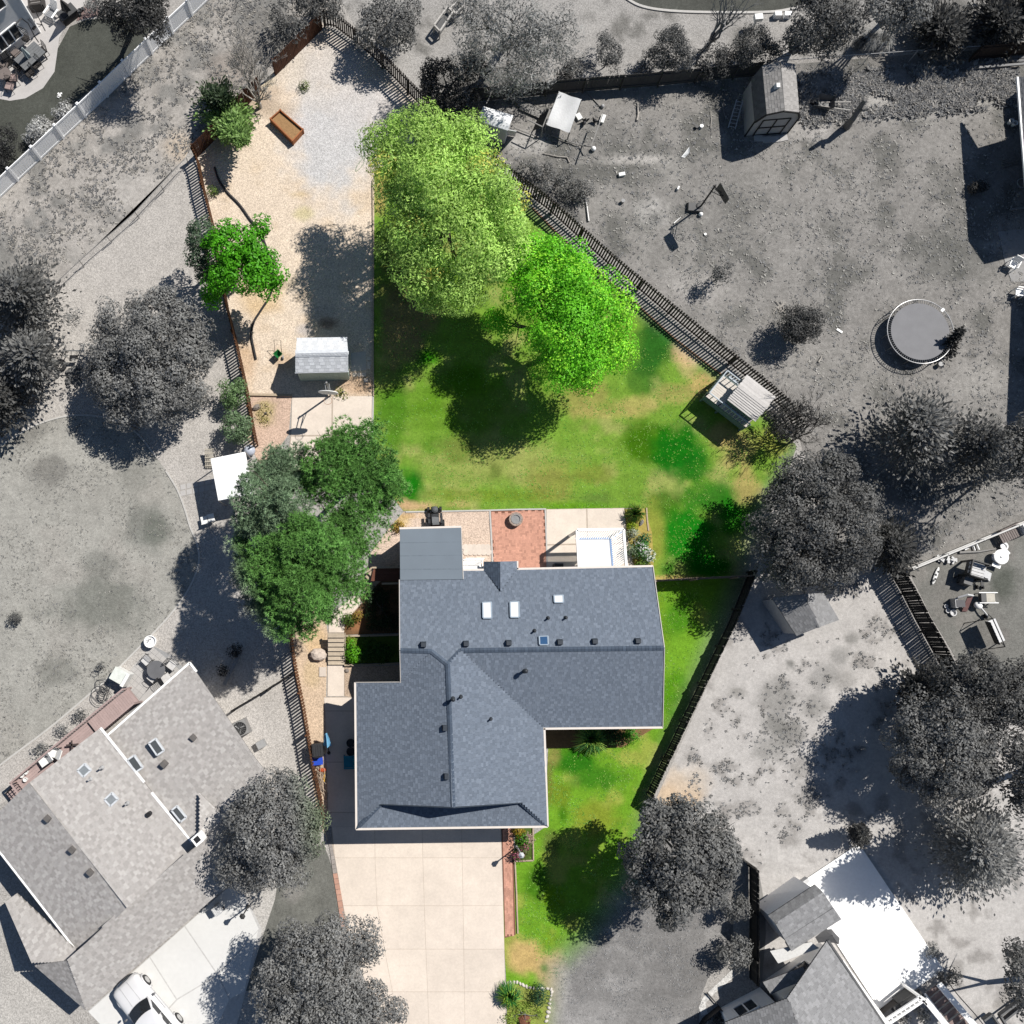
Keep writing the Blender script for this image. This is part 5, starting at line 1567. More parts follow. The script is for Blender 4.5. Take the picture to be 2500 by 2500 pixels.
def bare_tree(label, base, tips, mat, r0=0.09, name="bare_tree", depth=4, group=None, H=3.5, twig=7):
    """A leafless tree: a branching tangle towards the given tips (px, py, z)."""
    b = G(*base)
    t = thing(name, label, "tree", (b.x, b.y, 0), group=group)
    mb = MB()
    tw = MB()
    def grow(p, d, L, r, k):
        q = p + d * L
        m = p.lerp(q, .5) + Vector((U(-1, 1), U(-1, 1), U(-.4, .6))) * L * .09
        r = max(r, .011)
        (mb if k > 1 else tw).tube([p, m, q], [r, r * .8, r * .6], 5 if k > 1 else 3)
        if k == 0:
            return
        for i in range(random.choice((2, 3, 3))):
            nd = (d + Vector((U(-1, 1), U(-1, 1), U(-.4, .7))) * .62).normalized()
            grow(m.lerp(q, U(.2, 1)), nd, L * U(.55, .8), r * .58, k - 1)
    fork = b + Vector((0, 0, .5))
    mb.tube([b - Vector((0, 0, .1)), fork], [r0 * 1.3, r0], 7)
    for x, y, z in tips:
        e = G(x, y, z)
        d = e - fork
        grow(fork, d.normalized(), d.length * .5, r0 * .6, depth)
    mb.build("trunk", mat, t)
    tw.build("twig", mat, t, kind='stuff')
    return t

def grass_clump(label, px, py, r, h, col, mode='c', n=260, name="ornamental_grass", cat="plant", group=None, col2=None):
    b = G(px, py)
    t = thing(name, label, cat, b, group=group)
    V, c, Ps = [], [], []
    for i in range(n):
        a = U(0, 6.283)
        L = r * U(.45, 1.1)
        hh = h * U(.6, 1.1)
        o = b + Vector((math.cos(a), math.sin(a), 0)) * r * .18 * U(0, 1)
        d = Vector((math.cos(a), math.sin(a), 0))
        s = Vector((-d.y, d.x, 0)) * (0.012 + .012 * random.random())
        p1 = o + d * L * .45 + Vector((0, 0, hh))
        p2 = o + d * L + Vector((0, 0, hh * U(.25, .7)))
        V += [[tuple(o - s), tuple(o + s), tuple(p1 + s), tuple(p1 - s)], [tuple(p1 - s), tuple(p1 + s), tuple(p2 + s * .2), tuple(p2 - s * .2)]]
        k = np.array(col if (col2 is None or random.random() < .6) else col2) * U(.7, 1.3)
        c += [k, k]
    V = np.array(V)
    quadmesh("blade", V, greyed(np.array(c), V.mean(1), mode), LEAF, t)["kind"] = 'stuff'
    return t

def bush(label, px, py, rp, h, col, mode='g', name="bush", dens=1.0, group=None, leaf=0.13, col2=None, c2=0.0, extra=(), cat="bush", **k):
    lobes = [(px, py, rp, h)] + [(px + a, py + b_, rr, h * U(.7, .95)) for a, b_, rr in extra]
    return tree(label, lobes, col, None, mode, name, cat, puff=0.34, dens=dens, leaf=leaf, per=46, group=group, col2=col2, c2=c2, low=-0.5, r0=0.04, **k)

# ---- the coloured garden's trees
k_ = 1.35
willow = A(146, 178, 88, k=1.9)
tree("huge pale green willow with yellowing tips reaching over the gravel yard", [(1010, 325, 95, 9.0), (1110, 350, 85, 8.6), (1160, 335, 55, 7.5), (960, 400, 70, 8.4), (1060, 440, 110, 9.8), (1180, 470, 100, 9.0), (1000, 520, 90, 8.6), (1110, 560, 110, 9.2), (1240, 540, 85, 7.6), (1020, 630, 85, 7.6), (1120, 670, 90, 7.4), (1210, 630, 80, 7.2), (1270, 600, 60, 6.4), (940, 350, 55, 7.2), (975, 460, 60, 7.6), (1050, 720, 45, 5.4)],
     willow, (1085, 560), 'c', "willow_tree", puff=0.62, dens=0.95, leaf=0.22, aspect=0.36, per=125, var=0.3, pvar=0.3, col2=A(196, 194, 96, k=1.6), c2=0.06, bark=BARK, r0=0.34, droop=.35)
lime = A(112, 190, 42, k=1.55)
tree("rounded vivid lime green tree on the lawn beside the willow", [(1290, 640, 55, 6.1), (1265, 650, 50, 6.2), (1290, 725, 60, 6.6), (1310, 605, 42, 6.0), (1370, 650, 80, 7.1), (1420, 700, 95, 7.7), (1330, 720, 75, 7.3), (1480, 770, 80, 7.1), (1400, 800, 100, 7.7), (1490, 850, 65, 6.1), (1440, 880, 70, 6.3), (1370, 880, 70, 6.3), (1400, 930, 50, 4.9), (1325, 820, 50, 6.3), (1225, 792, 32, 4.5), (1205, 780, 20, 4.1)],
     lime, (1360, 860), 'c', col2=A(150, 212, 56, k=1.6), c2=.3, puff=0.55, dens=1.0, leaf=0.16, aspect=0.62, per=110, var=0.3, pvar=0.16, bark=BARK, r0=0.2)
tree("bright green maple leaning over the brown picket fence", [(560, 590, 62, 5.4), (615, 600, 50, 5.2), (640, 650, 50, 5.0), (590, 660, 62, 5.6), (540, 670, 50, 4.8), (660, 690, 30, 4.2), (520, 715, 28, 3.6), (640, 560, 24, 4.4)],
     A(80, 154, 26, k=1.5), (575, 660), 'c', "maple_tree", puff=0.42, dens=0.9, leaf=0.2, aspect=0.6, per=60, pvar=.2, bark=BARK)
tree("grey green shrub growing against the bright maple's west side", [(490, 570, 42, 4.4), (480, 620, 36, 4.0), (500, 660, 30, 3.4)], A(88, 108, 84, k=1.35), None, 'c', "shrub", "shrub", puff=0.34, dens=0.9, leaf=0.15, per=50)
feathery("feathery green tree leaning out from the red brown fence corner", (545, 270), (590, 345), 1.7, 3.0, A(120, 150, 84, k=1.6), 'c', "willow_sapling", n=110, up=0.25, leaf=0.24, spread=.3)
feathery("dark feathery shrub hugging the red brown fence", (530, 250), (540, 240), 1.35, 2.6, A(70, 88, 62, k=1.25), 'c', "shrub", "shrub", n=60, up=0.5, leaf=0.22, spread=.3)
bare_tree("bare whitish dead tree beside the brown board fence", (636, 262), [(600, 120, 3.4), (640, 130, 3.4), (570, 165, 3.2), (655, 190, 2.6), (610, 190, 3.4), (560, 210, 2.2), (650, 225, 1.5), (590, 90, 3.4), (575, 130, 3)], PALEBARK, 0.11, depth=5)
pcol = A(92, 134, 66, k=1.9)
pine("dark green pine crown nearest the little basketball court", [(870, 1085, 75, 8.8), (820, 1130, 80, 9.2), (900, 1150, 80, 9.0), (940, 1180, 55, 8.2), (860, 1220, 80, 8.6), (780, 1190, 50, 8.0), (920, 1250, 50, 7.4), (790, 1120, 50, 8), (960, 1150, 30, 7)], pcol, 'c', "pines between garage and court", base=(855, 1190))
pine("greyish blue pine crown on the west side of the pine trio", [(680, 1150, 60, 7.6), (640, 1200, 70, 8.0), (700, 1230, 75, 8.6), (610, 1260, 45, 7.0), (660, 1290, 60, 7.6), (740, 1160, 40, 7.2), (600, 1290, 30, 6), (720, 1120, 36, 7)], A(112, 134, 104, k=1.8), 'm', "pines between garage and court", base=(690, 1240))
pine("biggest pine crown of the trio spreading over the concrete walk", [(760, 1340, 95, 9.4), (680, 1360, 85, 8.8), (820, 1370, 80, 8.6), (720, 1430, 95, 9.0), (640, 1400, 65, 7.8), (790, 1440, 70, 8.2), (690, 1500, 60, 7.4), (600, 1390, 45, 7.0), (860, 1320, 50, 7.8), (870, 1430, 30, 6.8), (735, 1520, 40, 6.6), (640, 1470, 45, 6.6), (800, 1490, 30, 6), (585, 1330, 30, 6), (850, 1280, 40, 7.4)], pcol, 'm', "pines between garage and court", base=(740, 1420))
bush("upper of two grey green bushes beside the picket fence", 566, 955, 36, 2.0, A(112, 140, 92, k=1.4), 'c', extra=((12, -14, 20), (-6, 22, 26)))
bush("lower grey green bush of the pair, above the white canopy", 576, 1043, 38, 2.0, A(110, 134, 98, k=1.4), 'c', extra=((14, 20, 24), (-10, -20, 24)))
# ---- grey neighbours
gb = A(108, k=1.35)
gd = A(88, k=1.3)
gl = A(126, k=1.35)
tree("big round dark grey tree by the swing in the western gravel yard", [(300, 790, 75, 4.6), (380, 770, 80, 5.0), (440, 790, 65, 4.6), (260, 850, 60, 4.2), (340, 860, 90, 5.4), (430, 880, 85, 5.2), (280, 930, 70, 4.4), (370, 960, 80, 4.8), (440, 960, 60, 4.0), (310, 1000, 55, 3.4), (240, 900, 40, 3.4), (470, 850, 45, 4.0), (480, 960, 25, 1.5)], gb, (350, 900), puff=0.42, dens=0.95, leaf=0.17, per=64, r0=.24, pvar=.22)
feathery("dark feathery juniper at the western edge, upper one", (75, 760), (30, 710), 2.9, 6.4, A(92, k=1.35), n=190, up=.3, leaf=.25, group="junipers at the western edge", spread=.34)
feathery("dark feathery juniper at the western edge, middle one", (70, 900), (70, 860), 2.7, 5.8, A(98, k=1.35), n=180, up=.3, leaf=.25, group="junipers at the western edge", spread=.34)
feathery("dark feathery juniper at the western edge, lower one by the mowing strip", (10, 1000), (-20, 960), 2.3, 5.0, A(78, k=1.3), n=150, up=.3, leaf=.25, group="junipers at the western edge", spread=.34)
tree("grey broad tree overhanging the driveway's paver edging", [(680, 1940, 55, 6.2), (620, 1960, 50, 6.0), (720, 1970, 50, 6.4), (660, 2030, 80, 7.2), (590, 2020, 55, 6.2), (730, 2050, 55, 6.4), (580, 2090, 50, 5.8), (650, 2110, 65, 6.4), (710, 2120, 50, 5.8), (600, 2140, 45, 5.2), (545, 2130, 25, 4.6), (745, 2000, 40, 6.0)], A(104, 116, 90, k=1.4), (665, 2050), 'm', puff=0.4, dens=0.95, leaf=0.16, per=60, pvar=.24, r0=.2)
tree("grey tree at the bottom edge half covering the pale driveway", [(720, 2300, 50, 6.0), (800, 2290, 55, 6.2), (870, 2290, 45, 6.0), (900, 2320, 38, 5.6), (700, 2370, 65, 6.6), (780, 2370, 80, 7.2), (660, 2430, 50, 5.8), (740, 2450, 75, 6.8), (830, 2440, 70, 6.6), (900, 2440, 45, 5.6), (680, 2490, 55, 6), (790, 2510, 70, 6.4), (900, 2500, 60, 5.8), (960, 2480, 32, 5.2), (850, 2370, 40, 5.6)], A(106, 110, 100, k=1.4), (780, 2420), 'g', puff=0.4, dens=0.85, leaf=0.17, aspect=.5, per=60, pvar=.25, r0=.2)
tree("dark grey maple at the bend of the charcoal fence above the front lawn", [(1640, 1985, 42, 5.8), (1600, 2020, 55, 6.2), (1690, 2020, 62, 6.6), (1745, 2030, 45, 6.0), (1570, 2080, 55, 6.0), (1650, 2090, 85, 7.4), (1740, 2100, 70, 6.6), (1590, 2150, 55, 5.8), (1670, 2170, 70, 6.4), (1740, 2160, 60, 6.0), (1640, 2220, 45, 5.0), (1785, 2080, 32, 4.4), (1545, 2110, 28, 4.2)], A(94, k=1.4), (1670, 2100), 'g', "maple_tree", puff=0.36, dens=0.8, leaf=0.19, per=58, pvar=.22, r0=.2)
bush("dark shrub against the charcoal fence, nearer the maple", 1800, 2222, 32, 1.8, A(96, k=1.3), dens=.8, extra=((-16, 8, 20), (10, -18, 18)))
bush("dark shrub against the charcoal fence, nearer the white wall", 1800, 2325, 34, 1.9, A(104, k=1.35), dens=.8, extra=((-20, 16, 24), (14, -20, 20), (8, 30, 16)))
tree("big dark tree overhanging the thin board fence and grey shed", [(1960, 1170, 70, 5.3), (2050, 1160, 60, 5.1), (2090, 1220, 65, 5.3), (1990, 1250, 90, 6.5), (1910, 1260, 70, 5.3), (2060, 1300, 90, 6.5), (1960, 1340, 90, 6.3), (1900, 1340, 50, 4.7), (2030, 1375, 65, 5.5), (1940, 1395, 50, 4.9), (2100, 1350, 45, 4.7), (1900, 1390, 36, 3.9), (1915, 1190, 40, 4.1)], A(84, k=1.4), (1985, 1320), puff=0.42, dens=0.95, leaf=0.17, per=62, r0=.26, pvar=.24)
feathery("dark pointed juniper next to the big dark tree by the plank fence", (2165, 1335), (2190, 1340), 1.7, 4.6, A(72, k=1.25), n=120, up=.25, leaf=.24, spread=.3)
bare_tree("dark twiggy bush over the corner of the slatted fence", (1935, 1075), [(1900, 1000, 3.2), (1950, 980, 3.2), (2000, 1000, 3.0), (1890, 1040, 2.8), (1990, 1050, 3.0), (1950, 1030, 3.4), (2020, 1040, 2.6), (1880, 1010, 2.4), (1920, 965, 3), (1970, 1070, 2.6), (1910, 1060, 2.4)], M("dark twig", (0.05, 0.046, 0.044), .9), 0.06, depth=4, name="bare_bush")
bush("loose dark foliage hanging over the slatted fence corner", 1925, 1030, 52, 3.0, A(66, 62, 62, k=1.25), dens=.42, extra=((40, -20, 34), (-30, -14, 30), (10, 30, 30)), name="shrub", cat="shrub")
feathery("soft grey willow sapling in the weedy yard south of the trampoline", (2230, 1090), (2250, 1030), 3.0, 5.0, A(104, k=1.3), n=150, up=.3, leaf=.26, spread=.5, name="willow_tree")
feathery("thin grey sapling east of the soft willow", (2360, 1120), (2400, 1070), 2.6, 4.6, A(92, k=1.25), n=80, up=.3, leaf=.24, spread=.5, name="willow_tree")
tree("broad dark tree at the eastern edge below the rail of toys", [(2470, 1110, 60, 6.2), (2520, 1060, 60, 6.2), (2540, 1150, 70, 6.6)], A(84, k=1.3), (2520, 1110), puff=.45, dens=.8, per=50)
bush("dense dark round bush by the sticks in the weedy yard", 1965, 790, 52, 2.6, A(72, k=1.3), extra=((-20, 10, 40), (20, -10, 40)), dens=1.1)
bush("small dark sapling in the middle of the weedy yard", 1768, 655, 30, 1.9, A(92, k=1.25), dens=.6, extra=((-14, 20, 18),), name="shrub", cat="shrub")
bush("low grey sagebrush beside the slatted fence", 1330, 430, 46, 1.3, A(104, k=1.25), dens=.55, extra=((60, 10, 40), (100, 30, 30), (-30, -20, 30)), name="shrub", cat="shrub")
bush("straggly grey shrub north of the brush by the pole pile", 1390, 475, 30, 1.0, A(98, k=1.25), dens=.5, extra=((30, 10, 22),), name="shrub", cat="shrub")
tree("dark round leafy tree over the pale dirt yard's shaded end", [(2260, 1780, 70, 5.4), (2330, 1770, 85, 6.0), (2400, 1790, 60, 5.4), (2240, 1840, 70, 5.2), (2320, 1850, 90, 6.0), (2400, 1860, 55, 5.0), (2290, 1910, 55, 4.4), (2360, 1910, 50, 4.4), (2210, 1890, 34, 3.8)], A(96, k=1.4), (2310, 1840), puff=.4, dens=.95, leaf=.17, per=62, r0=.22, pvar=.22)
tree("wide dark tree beside the plank fence and swing seat", [(2340, 1650, 60, 5.6), (2400, 1650, 70, 6.2), (2450, 1700, 70, 6.2), (2350, 1710, 60, 5.8), (2490, 1650, 50, 5.6), (2420, 1740, 50, 5.6), (2500, 1730, 50, 5.6)], A(74, k=1.35), (2400, 1690), puff=.4, dens=.9, leaf=.16, per=56, pvar=.22)
feathery("small dark spiky conifer poking out over the pale dirt", (2260, 1680), (2230, 1690), 1.9, 3.8, A(64, k=1.2), n=80, up=.15, leaf=.26, spread=.2, name="spruce_tree")
feathery("grey spiky spruce beside the white patio slab", (2370, 2060), (2400, 2085), 2.9, 7.0, A(112, k=1.35), n=320, up=.12, leaf=.22, spread=.3, name="spruce_tree", shape=.8, per=56)
tree("dark tree cut by the eastern edge above the spruce", [(2490, 1830, 50, 5.8), (2530, 1900, 60, 6), (2500, 1950, 40, 5)], A(84, k=1.3), (2510, 1880), puff=.4, dens=.85, per=54)
feathery("clipped conical evergreen alone in the pale dirt by the white slab", (2088, 2040), (2098, 2026), .75, 2.5, A(70, 78, 70, k=1.3), n=150, up=.55, leaf=.12, spread=.1, name="evergreen_bush", cat="bush", per=40)
tree("dark tree at the lower right edge by the wooden bench corner", [(2490, 2330, 26, 4.2), (2520, 2420, 60, 5.5)], A(84, k=1.3), (2520, 2390), puff=.4, dens=.8, per=54)
bush("small round bush at the far corner of the white slab", 2330, 2388, 17, .8, A(80, k=1.3))
bush("round grey shrub beside the middle of the white slab's long side", 2287, 2330, 18, .7, A(120, k=1.2))
# ---- the far strip
tree("tall pale willow cut by the top edge, north of the coop", [(1180, 60, 80, 8.0), (1260, 40, 90, 8.6), (1330, 80, 80, 7.8), (1230, 130, 85, 7.6), (1300, 150, 70, 4.4), (1380, 130, 50, 4.0), (1160, 140, 60, 4.6), (1240, 200, 50, 3.2), (1150, -10, 70, 7.6), (1390, 50, 50, 6.6)], A(120, k=1.3), (1230, 110), 'g', "willow_tree", puff=.6, dens=.62, leaf=.22, aspect=.32, per=66, pvar=.3, r0=.24, droop=.4)
tree("low dark thicket crowded against the slatted fence near the coop", [(1080, 180, 55, 3.6), (1130, 220, 50, 3.4), (1060, 240, 45, 3.2), (1110, 280, 45, 3.0), (1160, 160, 45, 3.4), (1040, 205, 30, 2.6)], A(52, k=1.2), (1090, 220), 'g', "thicket", "shrub", puff=.4, dens=.8, leaf=.16, per=50)
tree("grey tree behind the long fence's northern corner", [(930, 30, 55, 3.4), (980, 55, 50, 3.4), (900, 70, 45, 3.0), (960, 100, 45, 2.8), (1000, 10, 40, 3)], A(98, k=1.3), (945, 60), puff=.42, dens=.72, leaf=.17, per=52, pvar=.25)
tree("dark leafy bush overhanging the northern fence corner", [(770, 10, 38, 2.2), (800, -15, 46, 2.4), (740, -10, 38, 2.4), (810, 30, 20, 1.9)], A(84, k=1.3), (775, 0), puff=.38, dens=.7, leaf=.16, per=50)
tree("shadowy brush in the field corner north of the brown fence", [(690, 30, 40, 2.2), (720, 70, 35, 2.0), (680, 80, 30, 1.8)], A(90, k=1.2), (700, 60), 'g', "shrub", "shrub", puff=.35, dens=.5, leaf=.15, per=40)
bush("loose grey bush behind the board fence, nearest the willow", 1490, 120, 38, 2.4, A(94, k=1.25), dens=.75, extra=((6, 30, 28), (-10, -24, 24)))
bush("grassy grey clump low behind the board fence", 1572, 165, 26, 1.3, A(88, k=1.2), dens=.6)
bush("thick dark bush behind the middle of the board fence", 1640, 110, 52, 3.0, A(84, k=1.3), dens=.9, extra=((30, 30, 38), (-34, 30, 34), (10, -30, 30)))
bush("brownish bush under the snag behind the board fence", 1740, 140, 48, 2.2, A(76, k=1.2), dens=.75, extra=((30, -6, 30),))
bush("tall dark bush behind the fence next to the gambrel shed", 1845, 105, 52, 3.0, A(82, k=1.3), dens=.85, extra=((30, 20, 36), (-20, 26, 30)))
bush("low dark bush at the foot of the board fence beside the willow", 1400, 165, 30, 1.6, A(66, k=1.2), dens=.75, extra=((-24, 16, 22),))
tree("big dark bushy tree north of the gambrel shed", [(1990, 30, 70, 5.6), (2060, 40, 65, 5.4), (1960, 90, 50, 4.4), (2030, 95, 45, 4.2), (2010, -30, 70, 6)], A(84, k=1.3), (2010, 50), puff=.42, dens=.85, leaf=.17, per=56)
tree("pale leafed tree at the top edge between dark bushes", [(2160, 10, 55, 5.6), (2220, 20, 50, 5.4), (2190, 50, 40, 4.4), (2240, -20, 50, 5.6)], A(106, k=1.35), (2190, 20), puff=.38, dens=.85, leaf=.18, per=56)
feathery("spreading dark juniper behind the chain link fence, western one", (2290, 85), (2300, 75), 2.4, 2.6, A(66, k=1.25), n=130, up=.25, leaf=.25, spread=.3)
feathery("spreading dark juniper behind the chain link fence, eastern one", (2430, 60), (2450, 50), 2.4, 3.0, A(62, k=1.25), n=130, up=.25, leaf=.25, spread=.3)
feathery("dark juniper in the far top corner", (2520, 20), (2530, 10), 2.0, 3.0, A(58, k=1.2), n=90, up=.25, leaf=.25, spread=.3)
for i, (x, y, r) in enumerate(((2115, 108, .75), (2145, 112, .8), (2090, 118, .5))):
    grass_clump(("pale tufted ornamental grass behind the chain link fence, western clump", "pale tufted ornamental grass behind the chain link fence, eastern clump", "small brownish grass clump west of the pale tufted grasses")[i], x, y, r, .9, A(150, k=1.2) if i < 2 else A(110), 'g', 240)
bare_tree("grey snag with a long leaning trunk at the top edge", (1725, 118), [(1805, 5, 5.0), (1830, 0, 5.0), (1770, 10, 4.4), (1815, -20, 5.4), (1790, 0, 5.2)], M("grey snag", A(150), .9), .15, depth=3)
# ---- top left corner
tree("dense dark tree leaning over the white vinyl fence", [(280, 25, 45, 5.6), (340, 10, 60, 6.4), (360, 50, 50, 5.8), (300, 65, 38, 4.8), (350, -40, 60, 6.4), (385, 30, 30, 5)], A(58, k=1.3), (335, 50), puff=.42, dens=.95, leaf=.17, per=60)
bush("grey leafy shrub on the mulch by the patio's far end", 225, 15, 22, 1.2, A(124, k=1.2), dens=.8)
bush("dark bush at the left edge of the small dark lawn", 8, 345, 42, 1.8, A(52, k=1.2), dens=.9, extra=((-20, 40, 36),))
bush("silvery flowering bush inside the white fence, lower one", 95, 315, 34, 1.3, A(150, k=1.25), dens=.9, extra=((-20, 16, 24), (14, -14, 20)), col2=A(215), c2=.25)
bush("silvery flowering bush inside the white fence, upper one", 150, 272, 24, 1.0, A(140, k=1.25), dens=.8, extra=((14, -14, 18),), col2=A(225), c2=.35)
# ---- small plants by the left neighbour's deck
for i, (x, y, r, c) in enumerate(((195, 1740, 20, 100), (155, 1778, 18, 120), (93, 1830, 19, 112), (243, 1632, 17, 90), (35, 1512, 14, 80))):
    bush(("grey bush by the deck's upper end", "sparse grey bush by the deck's middle", "twiggy grey bush by the deck's lower end", "dark weed at the lawn edge by the white chest", "lone dark weed in the big grey lawn")[i], x, y, r, .8, A(c, k=1.2), 'g', dens=.55, leaf=.11)
bush("lone weed in the grey gravel near the wire fence", 187, 768, 26, .7, A(150, 146, 140, k=1.1), dens=.3, leaf=.1)
bush("small green weed in the pale gravel near the brown board fence", 741, 209, 11, .4, A(104, 120, 62, k=1.25), 'c', dens=.8, leaf=.1)
bush("small green weed by the picket fence and black pipe", 521, 466, 10, .5, A(110, 136, 62, k=1.25), 'c', dens=.8, leaf=.1)
bush("low green weeds beside the shed's shade", 838, 958, 20, .2, A(150, 158, 74, k=1.2), 'c', dens=.5, leaf=.1, flat=.3)
# ---- house plants
grass_clump("big spraying fountain grass under the front eave", 1440, 1800, 1.0, .9, A(88, 140, 74, k=1.4), 'c', 420, col2=A(150, 180, 84, k=1.4))
bush("bright green shrub at the corner of the front bed", 1540, 1793, 17, .9, A(74, 138, 36, k=1.4), 'c')
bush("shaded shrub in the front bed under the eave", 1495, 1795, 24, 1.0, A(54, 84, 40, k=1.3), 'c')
grass_clump("dark green tufted grass at the patio's far corner", 1546, 1256, .62, .7, A(66, 106, 38, k=1.4), 'c', 300, col2=A(130, 140, 60))
bush("silvery lavender bush in the flower bed by the pergola", 1545, 1305, 16, .7, A(150, 162, 130, k=1.3), 'c', col2=A(190, 196, 176), c2=.4)
bush("dark green shrub in the flower bed by the pergola", 1570, 1318, 14, .7, A(58, 110, 70, k=1.3), 'c')
bush("white flowering bush in the flower bed by the pergola", 1570, 1345, 22, .9, A(76, 128, 58, k=1.3), 'c', extra=((12, 14, 14), (-4, -14, 14)), col2=A(244, 246, 238), c2=.3)
bush("grey sage bush against the pergola's post", 1543, 1345, 16, .7, A(120, 136, 108, k=1.3), 'c')
bush("low green flowers below the white flowering bush", 1560, 1374, 15, .5, A(110, 140, 50, k=1.3), 'c', extra=((20, -6, 12),))
bush("yellow green perennial near the pergola's corner", 1545, 1288, 12, .4, A(140, 164, 40, k=1.3), 'c')
bush("pink flowering bush in the square bed by the garage", 1274, 2082, 17, .7, A(92, 110, 60, k=1.3), 'c', col2=A(206, 120, 150), c2=.6, extra=((12, -12, 12), (-12, 8, 12)), leaf=.11)
bush("green leafy plant in the square bed by the garage", 1275, 2050, 13, .6, A(86, 138, 36, k=1.3), 'c')
bush("orange tinged plant nearest the garage in the square bed", 1266, 2030, 9, .5, A(150, 130, 40, k=1.3), 'c')
bush("pale pink flowers at the edge of the square bed", 1291, 2048, 8, .5, A(180, 160, 140, k=1.2), 'c', col2=A(222, 160, 180), c2=.4)
grass_clump("tall arching grass clump beside the driveway near the street", 1240, 2422, .72, .8, A(76, 140, 64, k=1.45), 'c', 420, col2=A(150, 180, 70, k=1.3))
bush("dark round juniper ball on the planting island", 1320, 2432, 24, .9, A(58, 96, 66, k=1.3), 'c', leaf=.09, dens=1.3)
bush("dark half round juniper beside the grass clump", 1262, 2425, 12, .8, A(56, 98, 64, k=1.3), 'c', leaf=.09, dens=1.2)
bush("yellow green ground cover on the planting island", 1252, 2480, 22, .35, A(150, 176, 74, k=1.3), 'c', extra=((14, -20, 16), (40, -20, 14), (66, -6, 12), (40, 14, 14)), leaf=.09, flat=.3)
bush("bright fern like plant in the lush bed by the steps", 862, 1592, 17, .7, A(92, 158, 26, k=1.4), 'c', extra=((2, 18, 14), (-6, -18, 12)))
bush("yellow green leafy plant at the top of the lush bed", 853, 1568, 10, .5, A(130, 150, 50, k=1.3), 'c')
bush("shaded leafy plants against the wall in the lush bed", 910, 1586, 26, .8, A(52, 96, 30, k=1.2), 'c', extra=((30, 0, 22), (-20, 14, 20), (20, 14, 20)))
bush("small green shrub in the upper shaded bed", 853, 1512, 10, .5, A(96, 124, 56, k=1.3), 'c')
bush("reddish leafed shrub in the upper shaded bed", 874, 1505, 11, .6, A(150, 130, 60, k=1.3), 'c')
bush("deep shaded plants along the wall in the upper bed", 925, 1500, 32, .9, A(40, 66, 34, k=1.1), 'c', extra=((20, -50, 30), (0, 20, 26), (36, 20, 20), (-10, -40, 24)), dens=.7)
bush("yellowed grass tuft by the sand coloured gravel corner", 975, 1285, 13, .4, A(180, 150, 70, k=1.2), 'c', dens=.6)
bush("thin yellow weeds in the pinkish gravel bed by the court", 648, 1010, 26, .25, A(176, 170, 106, k=1.15), 'c', dens=.4, leaf=.1, flat=.3)

# ---- weeds and tufts nobody could count
def tufts(name, label, poly, n, cols, size, mode='g', keep=None, h=0.5, blades=5, mask=False, gap=None):
    xs = [p[0] for p in poly]
    ys = [p[1] for p in poly]
    X = rng.uniform(min(xs), max(xs), n * 3)
    Y = rng.uniform(min(ys), max(ys), n * 3)
    ok = inside(X, Y, poly)
    if keep is not None:
        ok &= keep(X, Y) > rng.uniform(0, 1, len(X))
    X, Y = X[ok][:n], Y[ok][:n]
    wx, wy = GN(X, Y, 0.01)
    m = len(wx)
    B = np.repeat(np.stack([wx, wy, np.full(m, 0.012)], 1), blades, 0)
    s = np.repeat(size * rng.uniform(.5, 1.5, m), blades)
    a = rng.uniform(0, 6.283, m * blades)
    d = np.stack([np.cos(a), np.sin(a), np.full_like(a, h)], 1)
    tip = B + d * s[:, None]
    sdv = np.stack([-np.sin(a), np.cos(a), np.zeros_like(a)], 1) * (s * .22)[:, None]
    mid_ = B + d * (s * .55)[:, None]
    V = np.stack([B, mid_ + sdv, tip, mid_ - sdv], 1)
    ci = rng.integers(0, len(cols), m)
    c = np.repeat(np.array(cols)[ci] * rng.uniform(.75, 1.25, (m, 1)), blades, 0)
    if mode == 'm':
        px, py = np.repeat(X, blades), np.repeat(Y, blades)
        g = (c @ np.array([0.3, 0.5, 0.2]))[:, None] * np.ones((1, 3))
        c = mixc(g, c, vmask(px, py, 40))
    o = quadmesh(name, V, c, LEAF)
    return tag(o, label, "grass", None, 'stuff')
kp = lambda sc, seed, lo, hi: (lambda x, y: sstep(lo, hi, fbm(x, y, sc, seed)))
FIELD = [(-20, 470), (500, -20), (830, -20), (690, 150), (480, 350), (207, 626), (125, 700), (-20, 760)]
tufts("field_weeds", "dry weed tufts all over the rough field", FIELD, 6500, [A(150), A(176, 172, 166), A(200, 195, 186), A(128)], 0.1, keep=kp(45, 22, .35, .6))
NE = [(1060, 260), (1250, 222), (1865, 168), (2500, 120), (2520, 1240), (2210, 1380), (2050, 1330), (1970, 1100), (1660, 760), (1350, 495)]
tufts("yard_weeds", "grey weeds and tall grass tufts of the wide back yard", NE, 11000, [A(150), A(170), A(186, 183, 178), A(214, 211, 204)], 0.085, keep=kp(60, 66, .25, .62))
tufts("tall_grass", "pale tall dry grass along the fence behind the stump", [(1950, 170), (2480, 130), (2490, 260), (1960, 330)], 5200, [A(180), A(216, 212, 206), A(146)], 0.17, h=.8, keep=lambda x, y: sstep(.35, .6, fbm(x, y, 50, 88)) * sstep(75, 25, np.abs(y - 225 + (x - 2200) * .08)))
